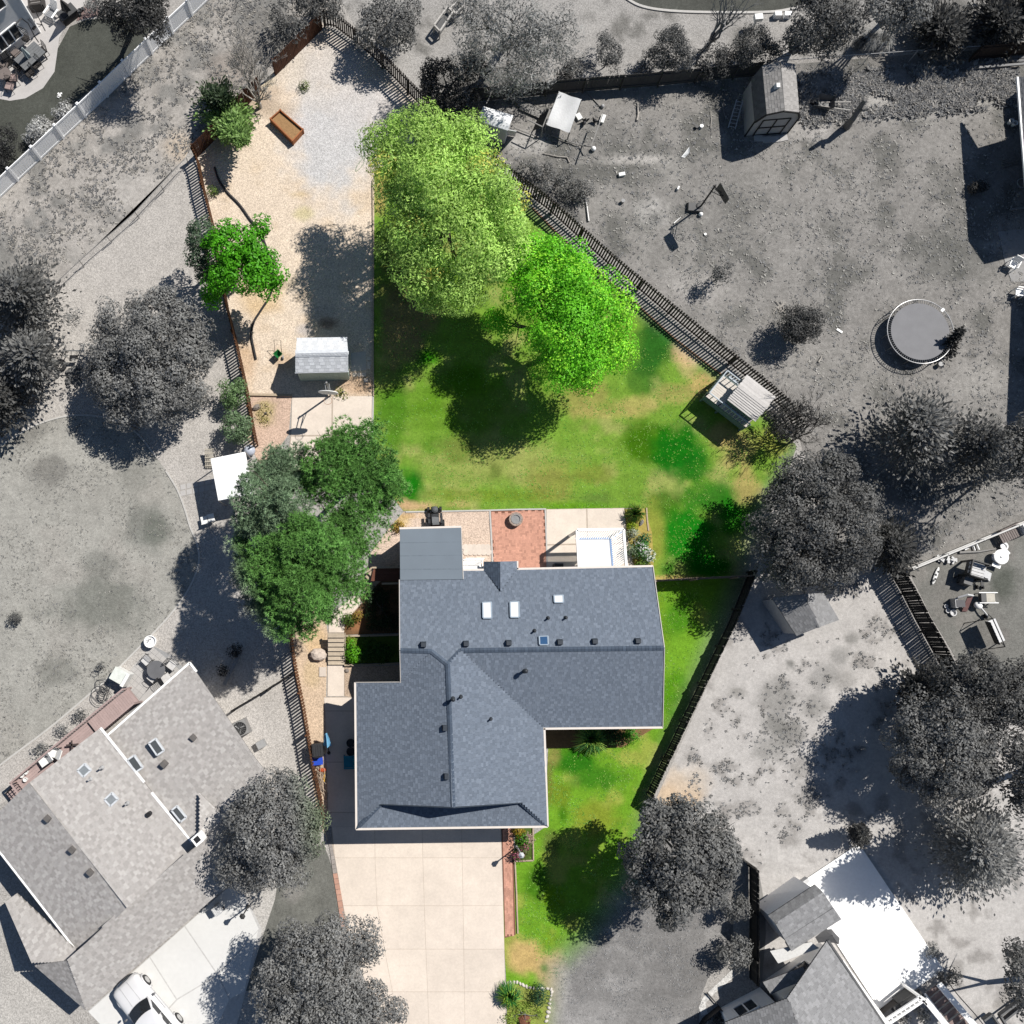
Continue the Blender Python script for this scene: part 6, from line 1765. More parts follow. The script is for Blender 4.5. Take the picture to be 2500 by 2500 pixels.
tufts("dirt_weeds", "sparse weeds of the pale dirt yard", [(1640, 1940), (1840, 1500), (1900, 1420), (2180, 1420), (2280, 1600), (2160, 1760), (2000, 1980), (1860, 2110)], 2600, [A(140), A(156, 154, 150), A(176)], 0.085, keep=lambda x, y: np.maximum(0.02, np.maximum(1 - np.hypot((x - 1925) / 110, (y - 1790) / 130), sstep(.55, .7, fbm(x, y, 36, 76)))))
tufts("lawn_grass", "mown grass blades of the green back lawn", [(916, 440), (1000, 370), (1200, 400), (1480, 630), (1800, 900), (1945, 1080), (1840, 1400), (1610, 1412), (1580, 1240), (985, 1245), (910, 1090)], 12000, [A(110, 160, 60, k=2), A(120, 164, 66, k=2), A(140, 170, 90, k=1.9), A(96, 150, 50, k=1.9)], 0.045, 'm', h=.6, blades=4, keep=kp(40, 77, .3, .7))
tufts("lawn_grass", "mown grass blades of the green front lawn", [(1602, 1425), (1840, 1412), (1590, 1955), (1790, 2100), (1780, 2330), (1700, 2490), (1345, 2490), (1290, 2300), (1262, 2290), (1300, 2060), (1335, 2020), (1345, 1830), (1600, 1790)], 9000, [A(110, 160, 60, k=2), A(124, 164, 62, k=2), A(140, 170, 86, k=1.9), A(96, 150, 50, k=1.9)], 0.045, 'm', h=.6, blades=4, keep=kp(40, 78, .3, .7))
tufts("lawn_grass", "grey mown grass of the big rounded lawn", lw, 4000, [A(146), A(160, 158, 152), A(190, 187, 180)], 0.06, keep=kp(50, 79, .3, .7), blades=4)
# ================================================================== things
def world_bar(root, name, a, b, w, mat, t=None):
    return MB().bar(a, b, w, t).build(name, mat, root)

# ---- raised timber bed
TIM = M("orange timber", A(176, 112, 72), 0.85, ((4, 0.12),), rand=.1)
SOIL = M("planter soil", A(170, 134, 94), 0.95, ((5, .12), (24, .2)), bump=.3)
pl = [(660, 289), (684, 268), (739, 315), (714, 343)]
pt = thing("raised_bed", "rectangular raised timber bed filled with dry soil", "planter", G(700, 305, 0))
hp = 0.5
P = [Vector((*G(x, y, hp).xy, 0)) for x, y in pl]
for a, b in zip(P, P[1:] + P[:1]):
    for z in (0.125, 0.375):
        MB().bar((a.x, a.y, z), (b.x, b.y, z), 0.07, 0.24).build("board", TIM, pt)
MB().prism(inset(P, 0.05), 0.0, 0.36).build("soil", SOIL, pt)
for p in P:
    MB().bar((p.x, p.y, 0), (p.x, p.y, 0.52), 0.1).build("corner_post", TIM, pt)

# ---- black corrugated drain pipe, in view in two runs
PIPE = M("black drain pipe", (0.022, 0.022, 0.024), .55, ((30, .3),))
for lab, pts in (("black corrugated drain pipe winding down from the feathery tree", [(524, 408), (535, 440), (556, 470), (585, 500), (610, 535), (630, 560), (645, 590), (655, 620), (665, 660), (668, 695), (655, 730)]),
                 ("lower end of the black drain pipe below the bright maple", [(650, 738), (634, 762), (619, 788), (614, 820), (619, 850), (625, 878)])):
    c = [G(x, y, 0.08) for x, y in curve(pts, 6)]
    rs = []
    cc = []
    for i in range(len(c) - 1):
        for k in range(3):
            cc.append(c[i].lerp(c[i + 1], k / 3))
            rs.append(0.065 + (0.012 if (len(rs) % 2) else 0))
    MB().tube(cc, rs, 7).solo("drain_pipe", PIPE, lab, "pipe", (c[0].x, c[0].y, 0))
# garden hose
c = [G(x, y, 0.02) for x, y in curve([(905, 342), (888, 338), (886, 355), (890, 375), (889, 395), (880, 410), (868, 418), (872, 405), (888, 380), (884, 360)], 6)]
MB().tube(c, 0.014, 5).solo("garden_hose", M("green hose", A(110, 150, 110), .5), "thin green hose looped on the gravel beside the willow", "hose", c[0])
c = [G(x, y, 0.05) for x, y in ((1010, 258), (940, 320), (890, 380))]
MB().tube(c, 0.03, 5).solo("pole", GREYM, "thin grey pole lying on the shaded gravel by the willow", "pole", c[0])

# ---- basketball hoop of the garden
def hoop(label, base, board_c, board_w, board_h, hb, rim_px, boardmat, postmat, dirv=None, fan=False):
    t = thing("basketball_hoop", label, "basketball hoop", G(*base))
    b = G(*base)
    top = b + Vector((0, 0, 3.0))
    MB().tube([b, top], 0.055, 8).build("pole", postmat, t)
    bc = G(*board_c, hb)
    rim = G(*rim_px, 3.05)
    d = Vector((rim.x - bc.x, rim.y - bc.y, 0)).normalized()
    s = Vector((-d.y, d.x, 0))
    for k in (-.12, .12):
        MB().tube([top + s * k - Vector((0, 0, .3)), bc + s * k - d * .04 - Vector((0, 0, .1))], 0.03, 6).build("arm", postmat, t)
    MB().tube([b + Vector((0, 0, 2.2)), bc - d * .04 - Vector((0, 0, .3))], 0.022, 6).build("brace", postmat, t)
    w, h = board_w / 2, board_h / 2
    out = []
    N = 18
    for i in range(N):
        a = 2 * math.pi * i / N
        x, z = math.cos(a), math.sin(a)
        if fan:
            q = (w * x, (h * z if z > 0 else max(h * z * 1.25, -h)))
        else:
            k = 1 / max(abs(x), abs(z))
            q = (w * x * k, h * z * k)
        out.append(q)
    mb = MB()
    f1 = [bc + s * x + Vector((0, 0, z)) + d * .02 for x, z in out]
    f0 = [bc + s * x + Vector((0, 0, z)) - d * .02 for x, z in out]
    mb.add(f1 + f0, [tuple(range(N)), tuple(reversed(range(N, 2 * N)))] + [(i, N + i, N + (i + 1) % N, (i + 1) % N) for i in range(N)])
    mb.build("backboard", boardmat, t)
    rc = bc + d * .42
    rc.z = 3.05
    ring = [rc + Vector((math.cos(a), math.sin(a), 0)) * .23 for a in np.linspace(0, 2 * math.pi, 19)]
    MB().tube(ring, 0.012, 5).build("rim", M("orange rim", A(190, 140, 110), .5) if fan else postmat, t)
    net = MB()
    for i in range(12):
        a = i * math.pi / 6
        net.tube([rc + Vector((math.cos(a), math.sin(a), 0)) * .23, rc + Vector((math.cos(a + .3), math.sin(a + .3), 0)) * .13 - Vector((0, 0, .4))], 0.006, 3)
    net.build("net", WHITE, t, kind='stuff')
    return t
hoop("white fan backed basketball hoop standing behind the little court", (807, 966), (801, 958), 1.15, .8, 3.3, (801, 972), OFFW, M("galvanised pole", A(150, 150, 150), .5), fan=True)
hp2 = hoop("portable basketball hoop with dark board in the weedy yard", (1708, 508), (1765, 472), 1.1, .75, 3.3, (1776, 470), M("dark backboard", (.05, .05, .05), .4), BLACK)
hbs = MB().box(G(1697, 507, .13), (1.05, .62, .26), -.08, taper=.85)
hbs.build("base", M("grey hoop base", A(96), .6), hp2)
MB().lathe([(.16, .26), (.2, .3), (.12, .31)], G(1704, 507, 0), 12).build("base_cap", M("black cap", (.03, .03, .03), .5), hp2)
MB().ball(G(1711, 523, .14), .14, 12, 8).solo("ball", WHITE, "white ball at the foot of the dark portable hoop", "ball", G(1711, 523), smooth=True)

# ---- spreader
sp = thing("spreader", "small green push spreader with a thin handle near the shed", "spreader", G(681, 870), 0)
GRN = M("green plastic", A(34, 120, 62), .5)
b = G(681, 870)
MB().lathe([(.1, .2), (.3, .5), (.3, .52), (.27, .52), (.08, .22)], b, 4).build("hopper", GRN, sp)
for s in (-.2, .2):
    MB().tube([b + Vector((s * 1.25, -.1, .12)), b + Vector((s * 1.25 + .06, -.1, .12))], .13, 10).build("wheel", M("white wheel", A(180), .6), sp)
MB().tube([b + Vector((-.2, .1, .3)), b + Vector((-.2, .75, .85)), b + Vector((.2, .75, .85)), b + Vector((.2, .1, .3))], .015, 5).build("handle", DARKM, sp)

# ---- stepping stones by the shed
PST = M("pale paver stone", A(232, 218, 204), .9, ((8, .06),), rand=.05)
sq_ = MB().box((0, 0, .03), (.23, .23, .05))
for i, (x, y, lab) in enumerate(((866, 915, "square pale stepping stone touching the shed's strip"), (888, 915, "square pale stepping stone east of the round one"), (893, 929, "lone square pale stepping stone below the row"), (901, 888, "square stepping stone in the shade by the lawn edge, lower"), (900, 876, "square stepping stone in the shade by the lawn edge, upper"))):
    MB().box((0, 0, .03), (.24, .24, .05)).solo("stepping_stone", PST, lab, "paver", G(x, y), "stepping stones beside the shed", 0, True)
for x, y, lab in ((877, 915, "round pale stepping stone in the sunny row"), (900, 897, "round stepping stone in the shade by the lawn edge")):
    MB().lathe([(.13, 0), (.13, .05), (0.001, .055)], n=14).solo("stepping_stone", PST, lab, "paver", G(x, y), "stepping stones beside the shed", 0, True)
pv = pave_base("path", [(857, 862), (893, 858), (895, 903), (857, 907)], .014, M("pale grit", A(214, 206, 200), .9, ((20, .1),)), "pale grit patch east of the shed", "path")

# ---- playhouse
ph = thing("playhouse", "raised grey green playhouse with weathered plank roof and railed deck by the slatted fence", "playhouse", G(1790, 985), 0)
PW = M("grey green wall", A(128, 150, 150), .75, ((6, .06),))
PD = M("pale deck board", A(226, 218, 208), .85, ((5, .06),), rand=.05)
PR_ = M("playhouse trim", A(196, 206, 214), .6)
zd, ze = 1.15, 2.15
corner = {k: v for k, v in dict(A=(1720, 966), B=(1768, 918), C=(1886, 992), D=(1822, 1043)).items()}
A_, B_, D_ = G(1722, 967, zd), G(1767, 921, zd), G(1821, 1044, zd)
ux = (D_ - A_)
Lx = ux.length
ux.normalize()
uy = Vector((-ux.y, ux.x, 0))
Wy = 1.75
def lp(x, y, z):
    p = A_ + ux * x + uy * y
    return Vector((p.x, p.y, z))
for i in range(int(Wy / .14)):
    MB().bar(lp(0, .07 + .14 * i, zd), lp(Lx, .07 + .14 * i, zd), .13, .04).build("deck_board", PD, ph)
for x in (0.05, 1.2, Lx - .05):
    for y in (.05, Wy - .05):
        MB().bar(lp(x, y, 0), lp(x, y, zd), .1).build("leg", PW, ph)
sk = MB()
for (x0, y0, x1, y1) in ((0, 0, Lx, 0), (0, 0, 0, Wy), (Lx, 0, Lx, Wy), (0, Wy, Lx, Wy)):
    sk.bar(lp(x0, y0, zd - .35), lp(x1, y1, zd - .35), .05, .6)
sk.build("skirt", PW, ph)
for (x0, y0, x1, y1) in ((0, 0, .95, 0), (0, 0, 0, Wy), (0, Wy, .95, Wy), (.95, 0, Lx, 0)):
    MB().bar(lp(x0, y0, zd + .75), lp(x1, y1, zd + .75), .06, .06).build("rail", PR_, ph)
    nb = int(math.hypot(x1 - x0, y1 - y0) / .24)
    for i in range(nb + 1):
        t = i / max(1, nb)
        MB().bar(lp(lerp(x0, x1, t), lerp(y0, y1, t), zd), lp(lerp(x0, x1, t), lerp(y0, y1, t), zd + .75), .04).build("baluster", PR_, ph)
wallring(ph, [lp(1.15, .42, 0), lp(Lx - .08, .42, 0), lp(Lx - .08, Wy, 0), lp(1.15, Wy, 0)], zd + .02, zd + 1.0, PW)
PRM = M("weathered roof plank", A(214, 210, 206), .85, ((1.5, .06), (7, .07)), rand=.09, stretch=(1, 1, 1))
r0_, r1_ = 1.0, Lx + .06
ny = 15
for i in range(ny):
    y0 = .18 + i * .13
    yc = y0 + .065
    z = zd + 1.05 + .22 * (1 - abs(yc - 1.15) / 1.0)
    MB().bar(lp(r0_ + U(-.02, .02), yc, z), lp(r1_ + U(-.03, .03), yc, z), .128, .03).build("roof_plank", PRM, ph)
MB().slab([lp(.4, Wy + .05, zd), lp(1.1, Wy + .05, zd), lp(1.1, Wy + .7, .1), lp(.4, Wy + .7, .1)], .05).build("ladder", PR_, ph)

# ---- fire pit
fp = thing("fire_pit", "round stone fire pit with charred centre on the brick patio", "fire pit", G(1263, 1268), 0)
b = G(1260, 1267, .4)
b.z = 0
FPM = M("fire pit block", A(176, 158, 146), .9, ((9, .12),), rand=.14)
for lev in range(2):
    for i in range(12):
        a = (i + lev * .5) * math.pi / 6
        blk = MB()
        vs = []
        for z in (lev * .2, lev * .2 + .19):
            for r, da in ((.25, -.24), (.42, -.25), (.42, .25), (.25, .24)):
                vs.append(b + Vector((r * math.cos(a + da), r * math.sin(a + da), z)))
        blk.add(vs, [(0, 3, 2, 1), (4, 5, 6, 7), (0, 1, 5, 4), (1, 2, 6, 5), (2, 3, 7, 6), (3, 0, 4, 7)])
        blk.build("block", FPM, fp)
MB().lathe([(.285, .36), (.3, .41), (.24, .41), (.24, .02)], b, 20).build("ring", M("steel ring", A(150), .5), fp)
MB().lathe([(.24, .05), (.24, .16), (.0, .2)], b, 14).build("ash", M("ash", (.035, .035, .035), .95, ((30, .7),), bump=.6), fp)

# ---- riding mower
rm = thing("riding_mower", "black riding mower parked against the flat roofed extension", "mower", G(1062, 1272, 0), .05, world=False)
RB = M("mower black", (.03, .032, .035), .4)
MB().box((0, .05, .4), (.5, .75, .3), taper=.85).box((0, .62, .36), (.42, .42, .22), taper=.8).build("body", RB, rm)
MB().lathe([(.17, .5), (.2, .58), (.1, .66), (.001, .67)], (0, .62, 0), 12).build("engine_cover", M("mower grey", (.09, .095, .1), .4), rm)
MB().box((0, -.02, .62), (.44, .42, .1), taper=.9).build("seat", M("seat grey", (.13, .135, .14), .5), rm)
MB().box((0, -.26, .8), (.44, .1, .34), rx=.2, taper=.85).build("backrest", M("seat grey", (.13, .135, .14), .5), rm)
for x, y, r, w in ((-.42, -.22, .26, .24), (.42, -.22, .26, .24), (-.36, .68, .16, .14), (.36, .68, .16, .14)):
    MB().tube([(x - w / 2, y, r), (x + w / 2, y, r)], r, 14).build("wheel", BLACK, rm)
for x in (-.27, .27):
    MB().box((x * 1.35, .1, .55), (.14, .6, .08)).build("fender", RB, rm)
    MB().tube([(x * 1.1, .1, .6), (x * 1.05, .25, .85), (x * .5, .28, .88)], .02, 5).build("control_lever", DARKM, rm)
MB().box((.1, -.55, .3), (.9, .3, .16)).build("mower_deck", M("mower red", A(170, 40, 30), .5), rm)

# pale stepping pavers in the mower gravel
hexm = MB().lathe([(.2, 0), (.2, .05), (.001, .055)], n=8).mesh("paver", PST)
hp_ = thing("paver_row", "two rows of pale octagonal pavers crossing the mower gravel", "paving", G(1165, 1340))
for r in range(2):
    for i in range(6):
        part("paver", hexm, hp_, G(1136 + i * 10.8 + 2 * r, 1336 + r * 12, 0.01), .39)

# ---- umbrella, bins, chair etc. by the garage
def closed_umbrella(label, px, py, top, mat, h=2.3, r=.2, pole=True):
    b = G(px, py)
    tp = G(*top, h)
    t = thing("umbrella", label, "umbrella", b)
    ax_ = (tp - b)
    mb = MB()
    prof = [(.03, .38), (r, .42), (r * .8, .6), (r * .5, .8), (.06, .97), (.02, 1.0)]
    n = 10
    d = ax_.normalized()
    a = d.cross(Vector((0.2, 1, .1))).normalized()
    e = d.cross(a)
    vs = []
    for rr, tt in prof:
        for k in range(n):
            w = rr * (1.25 if k % 2 else .75)
            q = 2 * math.pi * k / n
            vs.append(b + ax_ * tt + (a * math.cos(q) + e * math.sin(q)) * w)
    fs = [(i * n + k, i * n + (k + 1) % n, (i + 1) * n + (k + 1) % n, (i + 1) * n + k) for i in range(len(prof) - 1) for k in range(n)]
    mb.add(vs, fs).build("canopy", mat, t)
    MB().tube([b, b + ax_ * 1.02], .022, 6).build("pole", DARKM, t)
    MB().lathe([(.1, 0), (.1, .05), (.06, .09), (.05, .2)], b, 12).build("base", DARKM, t)
    return t
closed_umbrella("folded sky blue umbrella lying at a slant beside the garage", 803, 1838, (796, 1790), M("sky blue cloth", A(130, 196, 236), .7), 1.2, .2)
def bin_(name, label, px, py, mat, lidmat, s=(.55, .6, .95), rz=0.0, wheels=True):
    t = thing(name, label, "bin", G(px, py), rz, world=False)
    MB().box((0, 0, s[2] / 2), (s[0] * .86, s[1] * .86, s[2]), taper=1.14).build("body", mat, t)
    mb = MB().box((0, 0, s[2] + .04), (s[0] * 1.04, s[1] * 1.06, .07), taper=.9)
    for i in range(4):
        mb.box((-s[0] * .33 + i * s[0] * .22, 0, s[2] + .085), (.05, s[1] * .8, .03))
    mb.build("lid", lidmat, t)
    MB().tube([(-s[0] * .4, -s[1] * .58, s[2] - .05), (s[0] * .4, -s[1] * .58, s[2] - .05)], .02, 5).build("handle", lidmat, t)
    for x in (-1, 1):
        MB().tube([(x * s[0] * .4, -s[1] * .42, .1), (x * s[0] * .5, -s[1] * .42, .1)], .1, 10).build("wheel", BLACK, t)
    return t
BKP = M("black bin plastic", (.03, .031, .033), .45)
bin_("wheeled_bin", "black wheeled bin with ribbed lid beside the picket fence", 779, 1826, BKP, BKP, (.62, .72, 1.0), .1)
bl = thing("recycling_bin", "open blue recycling tub below the black bin", "bin", G(777, 1856), .1, world=False)
BLU = M("blue plastic", A(44, 84, 206), .45)
mb = MB().box((0, 0, .02), (.5, .36, .04))
for x, y, a, b_ in ((0, .19, .52, .03), (0, -.19, .52, .03), (.26, 0, .03, .38), (-.26, 0, .03, .38)):
    mb.box((x, y, .2), (a, b_, .38))
mb.build("tub", BLU, bl)
MB().box((0, 0, .39), (.6, .44, .025)).build("rim", BLU, bl)
for i, (y, lab) in enumerate(((1812, "black round pot in the garage's shade, upper one"), (1833, "black round pot in the garage's shade, lower one"))):
    MB().lathe([(.16, 0), (.23, .4), (.25, .41), (.2, .41), (.17, .3), (.001, .3)], n=14).solo("plant_pot", BKP, lab, "pot", G(857, y), "pots in the garage shade", 0, True)
TEAL = M("teal plastic", A(30, 150, 178), .45)
def plastic_chair(label, px, py, rz, mat, name="chair", group=None, s=1.0, cat="chair", z=0.0):
    t = thing(name, label, cat, G(px, py, z), rz, group, world=False)
    MB().box((0, 0, .42), (.5, .46, .04)).build("seat", mat, t)
    bk_ = MB()
    for i in range(5):
        bk_.box((-.2 + i * .1, -.25, .68), (.075, .03, .5), rx=.2)
    bk_.box((0, -.3, .94), (.5, .04, .05))
    bk_.build("backrest", mat, t)
    for x in (-.23, .23):
        MB().bar((x * 1.15, -.26, .64), (x * 1.15, .22, .62), .06, .03).build("armrest", mat, t)
        for y in (-.2, .2):
            MB().bar((x * 1.1, y * 1.1, 0), (x, y, .62 if y > 0 else .42), .045).build("leg", mat, t)
    if s != 1.0:
        t.scale = (s, s, s)
    return t
plastic_chair("teal plastic garden chair in the garage's shade", 853, 1857, 1.6, TEAL, s=1.25)
bs = thing("stick_pile", "heap of dry sticks and prunings against the picket fence end", "sticks", G(783, 1910))
SM = M("dry stick", A(206, 186, 166), .9, rand=.15)
for i in range(46):
    a = U(1.2, 2.0) + (U(-.9, .9) if i % 3 == 0 else 0)
    p = G(783 + U(-8, 8), 1905 + U(-32, 30), U(.02, .3))
    d = Vector((math.cos(a), math.sin(a), U(-.1, .2)))
    MB().tube([p - d * .35, p + Vector((U(-.05, .05), U(-.05, .05), .03)), p + d * .35], [.014, .012, .006], 4).build("stick", SM, bs)
c = [G(x, y, .05) for x, y in curve([(788, 1925), (797, 1935), (799, 1945), (793, 1953), (786, 1950), (782, 1930)], 6)]
MB().tube(c, .02, 5).solo("branch", SM, "pale curved branch below the stick heap", "branch", c[0])
MB().bar(G(791, 1908, .1), G(793, 1884, .14), .13, .05).solo("yellow_board", M("yellow board", A(226, 176, 40), .6), "yellow orange board lying on the stick heap", "board", G(792, 1896))
MB().ball(G(787, 1880, .2), .16, 8, 6, sq=(1.4, .8, .6)).solo("red_tarp", M("red orange cloth", A(196, 90, 50), .8), "crumpled red orange cloth on the stick heap", "cloth", G(787, 1880), smooth=True)

# timber steps
ts = thing("timber_steps", "flight of weathered timber steps between gravel and planting beds", "steps", G(820, 1580))
WT_ = M("weathered step plank", A(206, 190, 168), .88, ((2, .06), (9, .1)), rand=.1)
for i in range(7):
    y0 = 1546 + i * 11
    z = .86 - i * .12
    for k in range(2):
        a, b = G(801, y0 + 2.6 + k * 5.4, z), G(841, y0 + 2.6 + k * 5.4, z)
        MB().bar(a, b, .128, .05).build("tread", WT_, ts)
    a, b = G(801, y0 + 10.6, z - .08), G(841, y0 + 10.6, z - .08)
    MB().bar(a, b, .03, .12).build("riser", WT_, ts)
for x in (800, 842):
    MB().slab([G(x, 1545, .9), G(x + 1.5, 1545, .9), G(x + 1.5, 1622, .08), G(x, 1622, .08)], .2).build("stringer", WT_, ts)
# rocks
def rock(label, px, py, r, mat, sq=(1, .9, .6), name="boulder", rz=None):
    mb = MB().ball((0, 0, r * sq[2] * .55), r, 9, 7, sq=sq, wob=.1)
    return mb.solo(name, mat, label, "rock", G(px, py), None, U(0, 3) if rz is None else rz, True)
RK = M("sandstone", A(220, 204, 190), .9, ((3, .12), (14, .12)), bump=.4)
rock("big flat sandstone boulder west of the timber steps", 778, 1598, .52, RK, (1.05, .75, .6), rz=0)
rock("round dark stone at the corner of the dark gravel", 847, 1637, .14, M("grey stone", A(150, 140, 132), .9, ((9, .15),)))
rock("grey rock by the pergola flower bed's board", 1566, 1276, .16, M("slate rock", A(150, 144, 146), .9, ((9, .12),)), (1.3, .7, .6))
rock("rusty brown boulder on the planting island by the street", 1279, 2488, .36, M("rusty boulder", A(134, 88, 66), .8, ((4, .12), (16, .1))), (1, .95, .7))
rock("dark boulder under the pinkish gravel's thorny shrub", 627, 995, .22, M("grey stone", A(150, 140, 132), .9), (1.2, .8, .7))
MB().box((0, 0, .04), (.4, .55, .07)).solo("stepping_stone", PST, "square pale slab beside the garage walk", "paver", G(788, 1640), "stepping stones beside the shed", 0, True)
# dark deck landing by the pines
ld = thing("wooden_landing", "dark timber landing with steps in the shade of the flat roofed extension", "deck", G(930, 1400))
DW = M("shaded redwood", A(120, 78, 62), .85, ((4, .1),), rand=.1)
for i in range(9):
    MB().bar(G(912 - i * .8, 1388 + i * 3.6, .75), G(978, 1388 + i * 3.6, .75), .082, .04).build("plank", DW, ld)
for a, b in (((908, 1386), (978, 1385)), ((932, 1425), (978, 1424)), ((908, 1386), (898, 1396))):
    MB().bar(G(*a, .8), G(*b, .8), .1, .14).build("beam", WOODT, ld)
for i in range(4):
    MB().bar(G(902 - i * 7, 1396 + i * 8, .6 - .15 * i), G(928 - i * 8, 1420 + i * 8, .6 - .15 * i), .26, .05).build("tread", WOODT, ld)
# lamp post
def lamp_post(label, px, py, h, glob, mat):
    b = G(px, py)
    t = thing("lamp_post", label, "lamp", b)
    MB().lathe([(.1, 0), (.1, .12), (.045, .2), (.035, h - .2), (.05, h)], b, 10).build("pole", mat, t)
    MB().lathe([(.07, h), (.1, h + .05), (.13, h + .26), (.14, h + .28)], b, 6).build("lantern", glob, t)
    MB().lathe([(.17, h + .28), (.05, h + .4), (.001, h + .46)], b, 6).build("cap", mat, t)
lamp_post("white topped lamp post by the square flower bed", 1262, 2067, 1.75, WHITE, M("white lamp metal", A(225, 228, 232), .4))
lamp_post("dark lamp post beside the pale driveway", 606, 2212, 1.6, OFFW, M("dark lamp metal", (.04, .04, .04), .5))
# small dark grill peeping from the pergola's shade
MB().box(G(1362, 1383, .45), (.5, .3, .9)).solo("storage_box", BKP, "dark box in the pergola's shade at the house wall", "box", G(1362, 1383))

# ================================================================== western neighbour's garden
cn = thing("canopy", "white pop up canopy on poles by the picket fence", "canopy", G(560, 1160))
q = [(514, 1120), (598, 1103), (617, 1205), (533, 1222)]
CP_ = [G(x, y, 2.35) for x, y in q]
pk_ = sum(CP_, Vector((0, 0, 0))) / 4 + Vector((0, 0, .1))
mb = MB()
for a, b in zip(CP_, CP_[1:] + CP_[:1]):
    mb.add([a, b, pk_], [(0, 1, 2)])
    mb.add([a, b, b - Vector((0, 0, .22)), a - Vector((0, 0, .22))], [(0, 1, 2, 3)])
mb.build("cover", M("white canopy cloth", (.84, .84, .84), .7, ((2, .02),)), cn)
for p in CP_:
    MB().bar((p.x, p.y, 0), p - Vector((0, 0, .05)), .05).build("pole", GREYM, cn)
tr = thing("trellis", "pale wooden trellis frame leaning by the white canopy", "trellis", G(510, 1112))
TW_ = M("pale trellis wood", A(200, 192, 176), .85)
for i in range(5):
    MB().bar(G(501 + i * 4, 1095 + i * .3, .6), G(503 + i * 4, 1143, .1), .05).build("slat", TW_, tr)
for i in range(5):
    MB().bar(G(500, 1098 + i * 10, .6 - .1 * i), G(522, 1096 + i * 10, .6 - .1 * i), .05).build("slat", TW_, tr)
MB().ball(G(609, 1100, .35), .36, 12, 8, sq=(1, 1, .9)).solo("ball", M("pale blue rubber", A(200, 206, 220), .4), "pale blue exercise ball between hedge and white canopy", "ball", G(609, 1100), smooth=True)
def folding_seat(label, px, py, rz):
    t = thing("folding_chair", label, "chair", G(px, py), rz, "pale chairs by the canopy's shade", world=False)
    MB().box((0, 0, .4), (.42, .46, .05)).build("seat", OFFW, t)
    MB().box((0, -.24, .5), (.4, .04, .25)).build("backrest", OFFW, t)
    for x in (-.18, .18):
        for y in (-.2, .2):
            MB().bar((x, y, 0), (x * .9, y * .9, .4), .03).build("leg", GREYM, t)
folding_seat("pale folding chair by the lawn kerb, the western of the two", 503, 1272, .25)
folding_seat("pale folding chair by the lawn kerb, the eastern of the two", 518, 1266, .25)
wk = pave_base("path", [(438, 1180), (490, 1168), (534, 1160), (536, 1195), (445, 1212)], .012, M("worn paver base", A(186, 181, 175), .95), "faint paver path from the lawn to the white canopy", "path")
for i in range(6):
    for j in range(2):
        MB().prism(shrink([G(x, y) for x, y in ((440 + i * 15, 1184 - i * 3.2 + j * 15), (453 + i * 15, 1181 - i * 3.2 + j * 15), (454 + i * 15, 1194 - i * 3.2 + j * 15), (441 + i * 15, 1197 - i * 3.2 + j * 15))], .01), 0, .03).build("paver", TILE, wk)
# swing with tyre and sandbags
sw_ = thing("swing_set", "dark swing frame with a hanging seat under the big round tree", "swing", G(175, 870))
MB().tube([G(160, 856, 2.0), G(205, 856, 2.0)], .04, 6).build("crossbar", GREYM, sw_)
for a in ((160, 856), (205, 856)):
    for dy in (-14, 16):
        MB().tube([G(*a, 2.0), G(a[0], a[1] + dy, 0)], .03, 6).build("leg", GREYM, sw_)
MB().box(G(180, 872, .6), (.5, .25, .04)).build("seat", BLACK, sw_)
for x in (174, 186):
    MB().tube([G(x, 858, 2.0), G(x, 872, .6)], .012, 4).build("chain", DARKM, sw_)
tyr = [Vector((math.cos(a), math.sin(a), 0)) for a in np.linspace(0, 2 * math.pi, 21)]
MB().tube([v * .3 + Vector((0, 0, .12)) for v in tyr], .11, 8).solo("tyre", BLACK, "black tyre leaning by the swing frame", "tyre", G(148, 893), None, 0, True)
rr_ = thing("rock_heap", "rectangular heap of grey rocks below the swing", "rocks", G(180, 920))
for i in range(34):
    p = G(163 + U(0, 34), 893 + U(0, 52), .1)
    r = U(.1, .2)
    MB().ball((p.x, p.y, r * .5), r, 7, 5, sq=(1.1, .9, .7), wob=.14).build("rock", M("grey heap rock", A(120), .9, ((9, .2),), rand=.2), rr_)
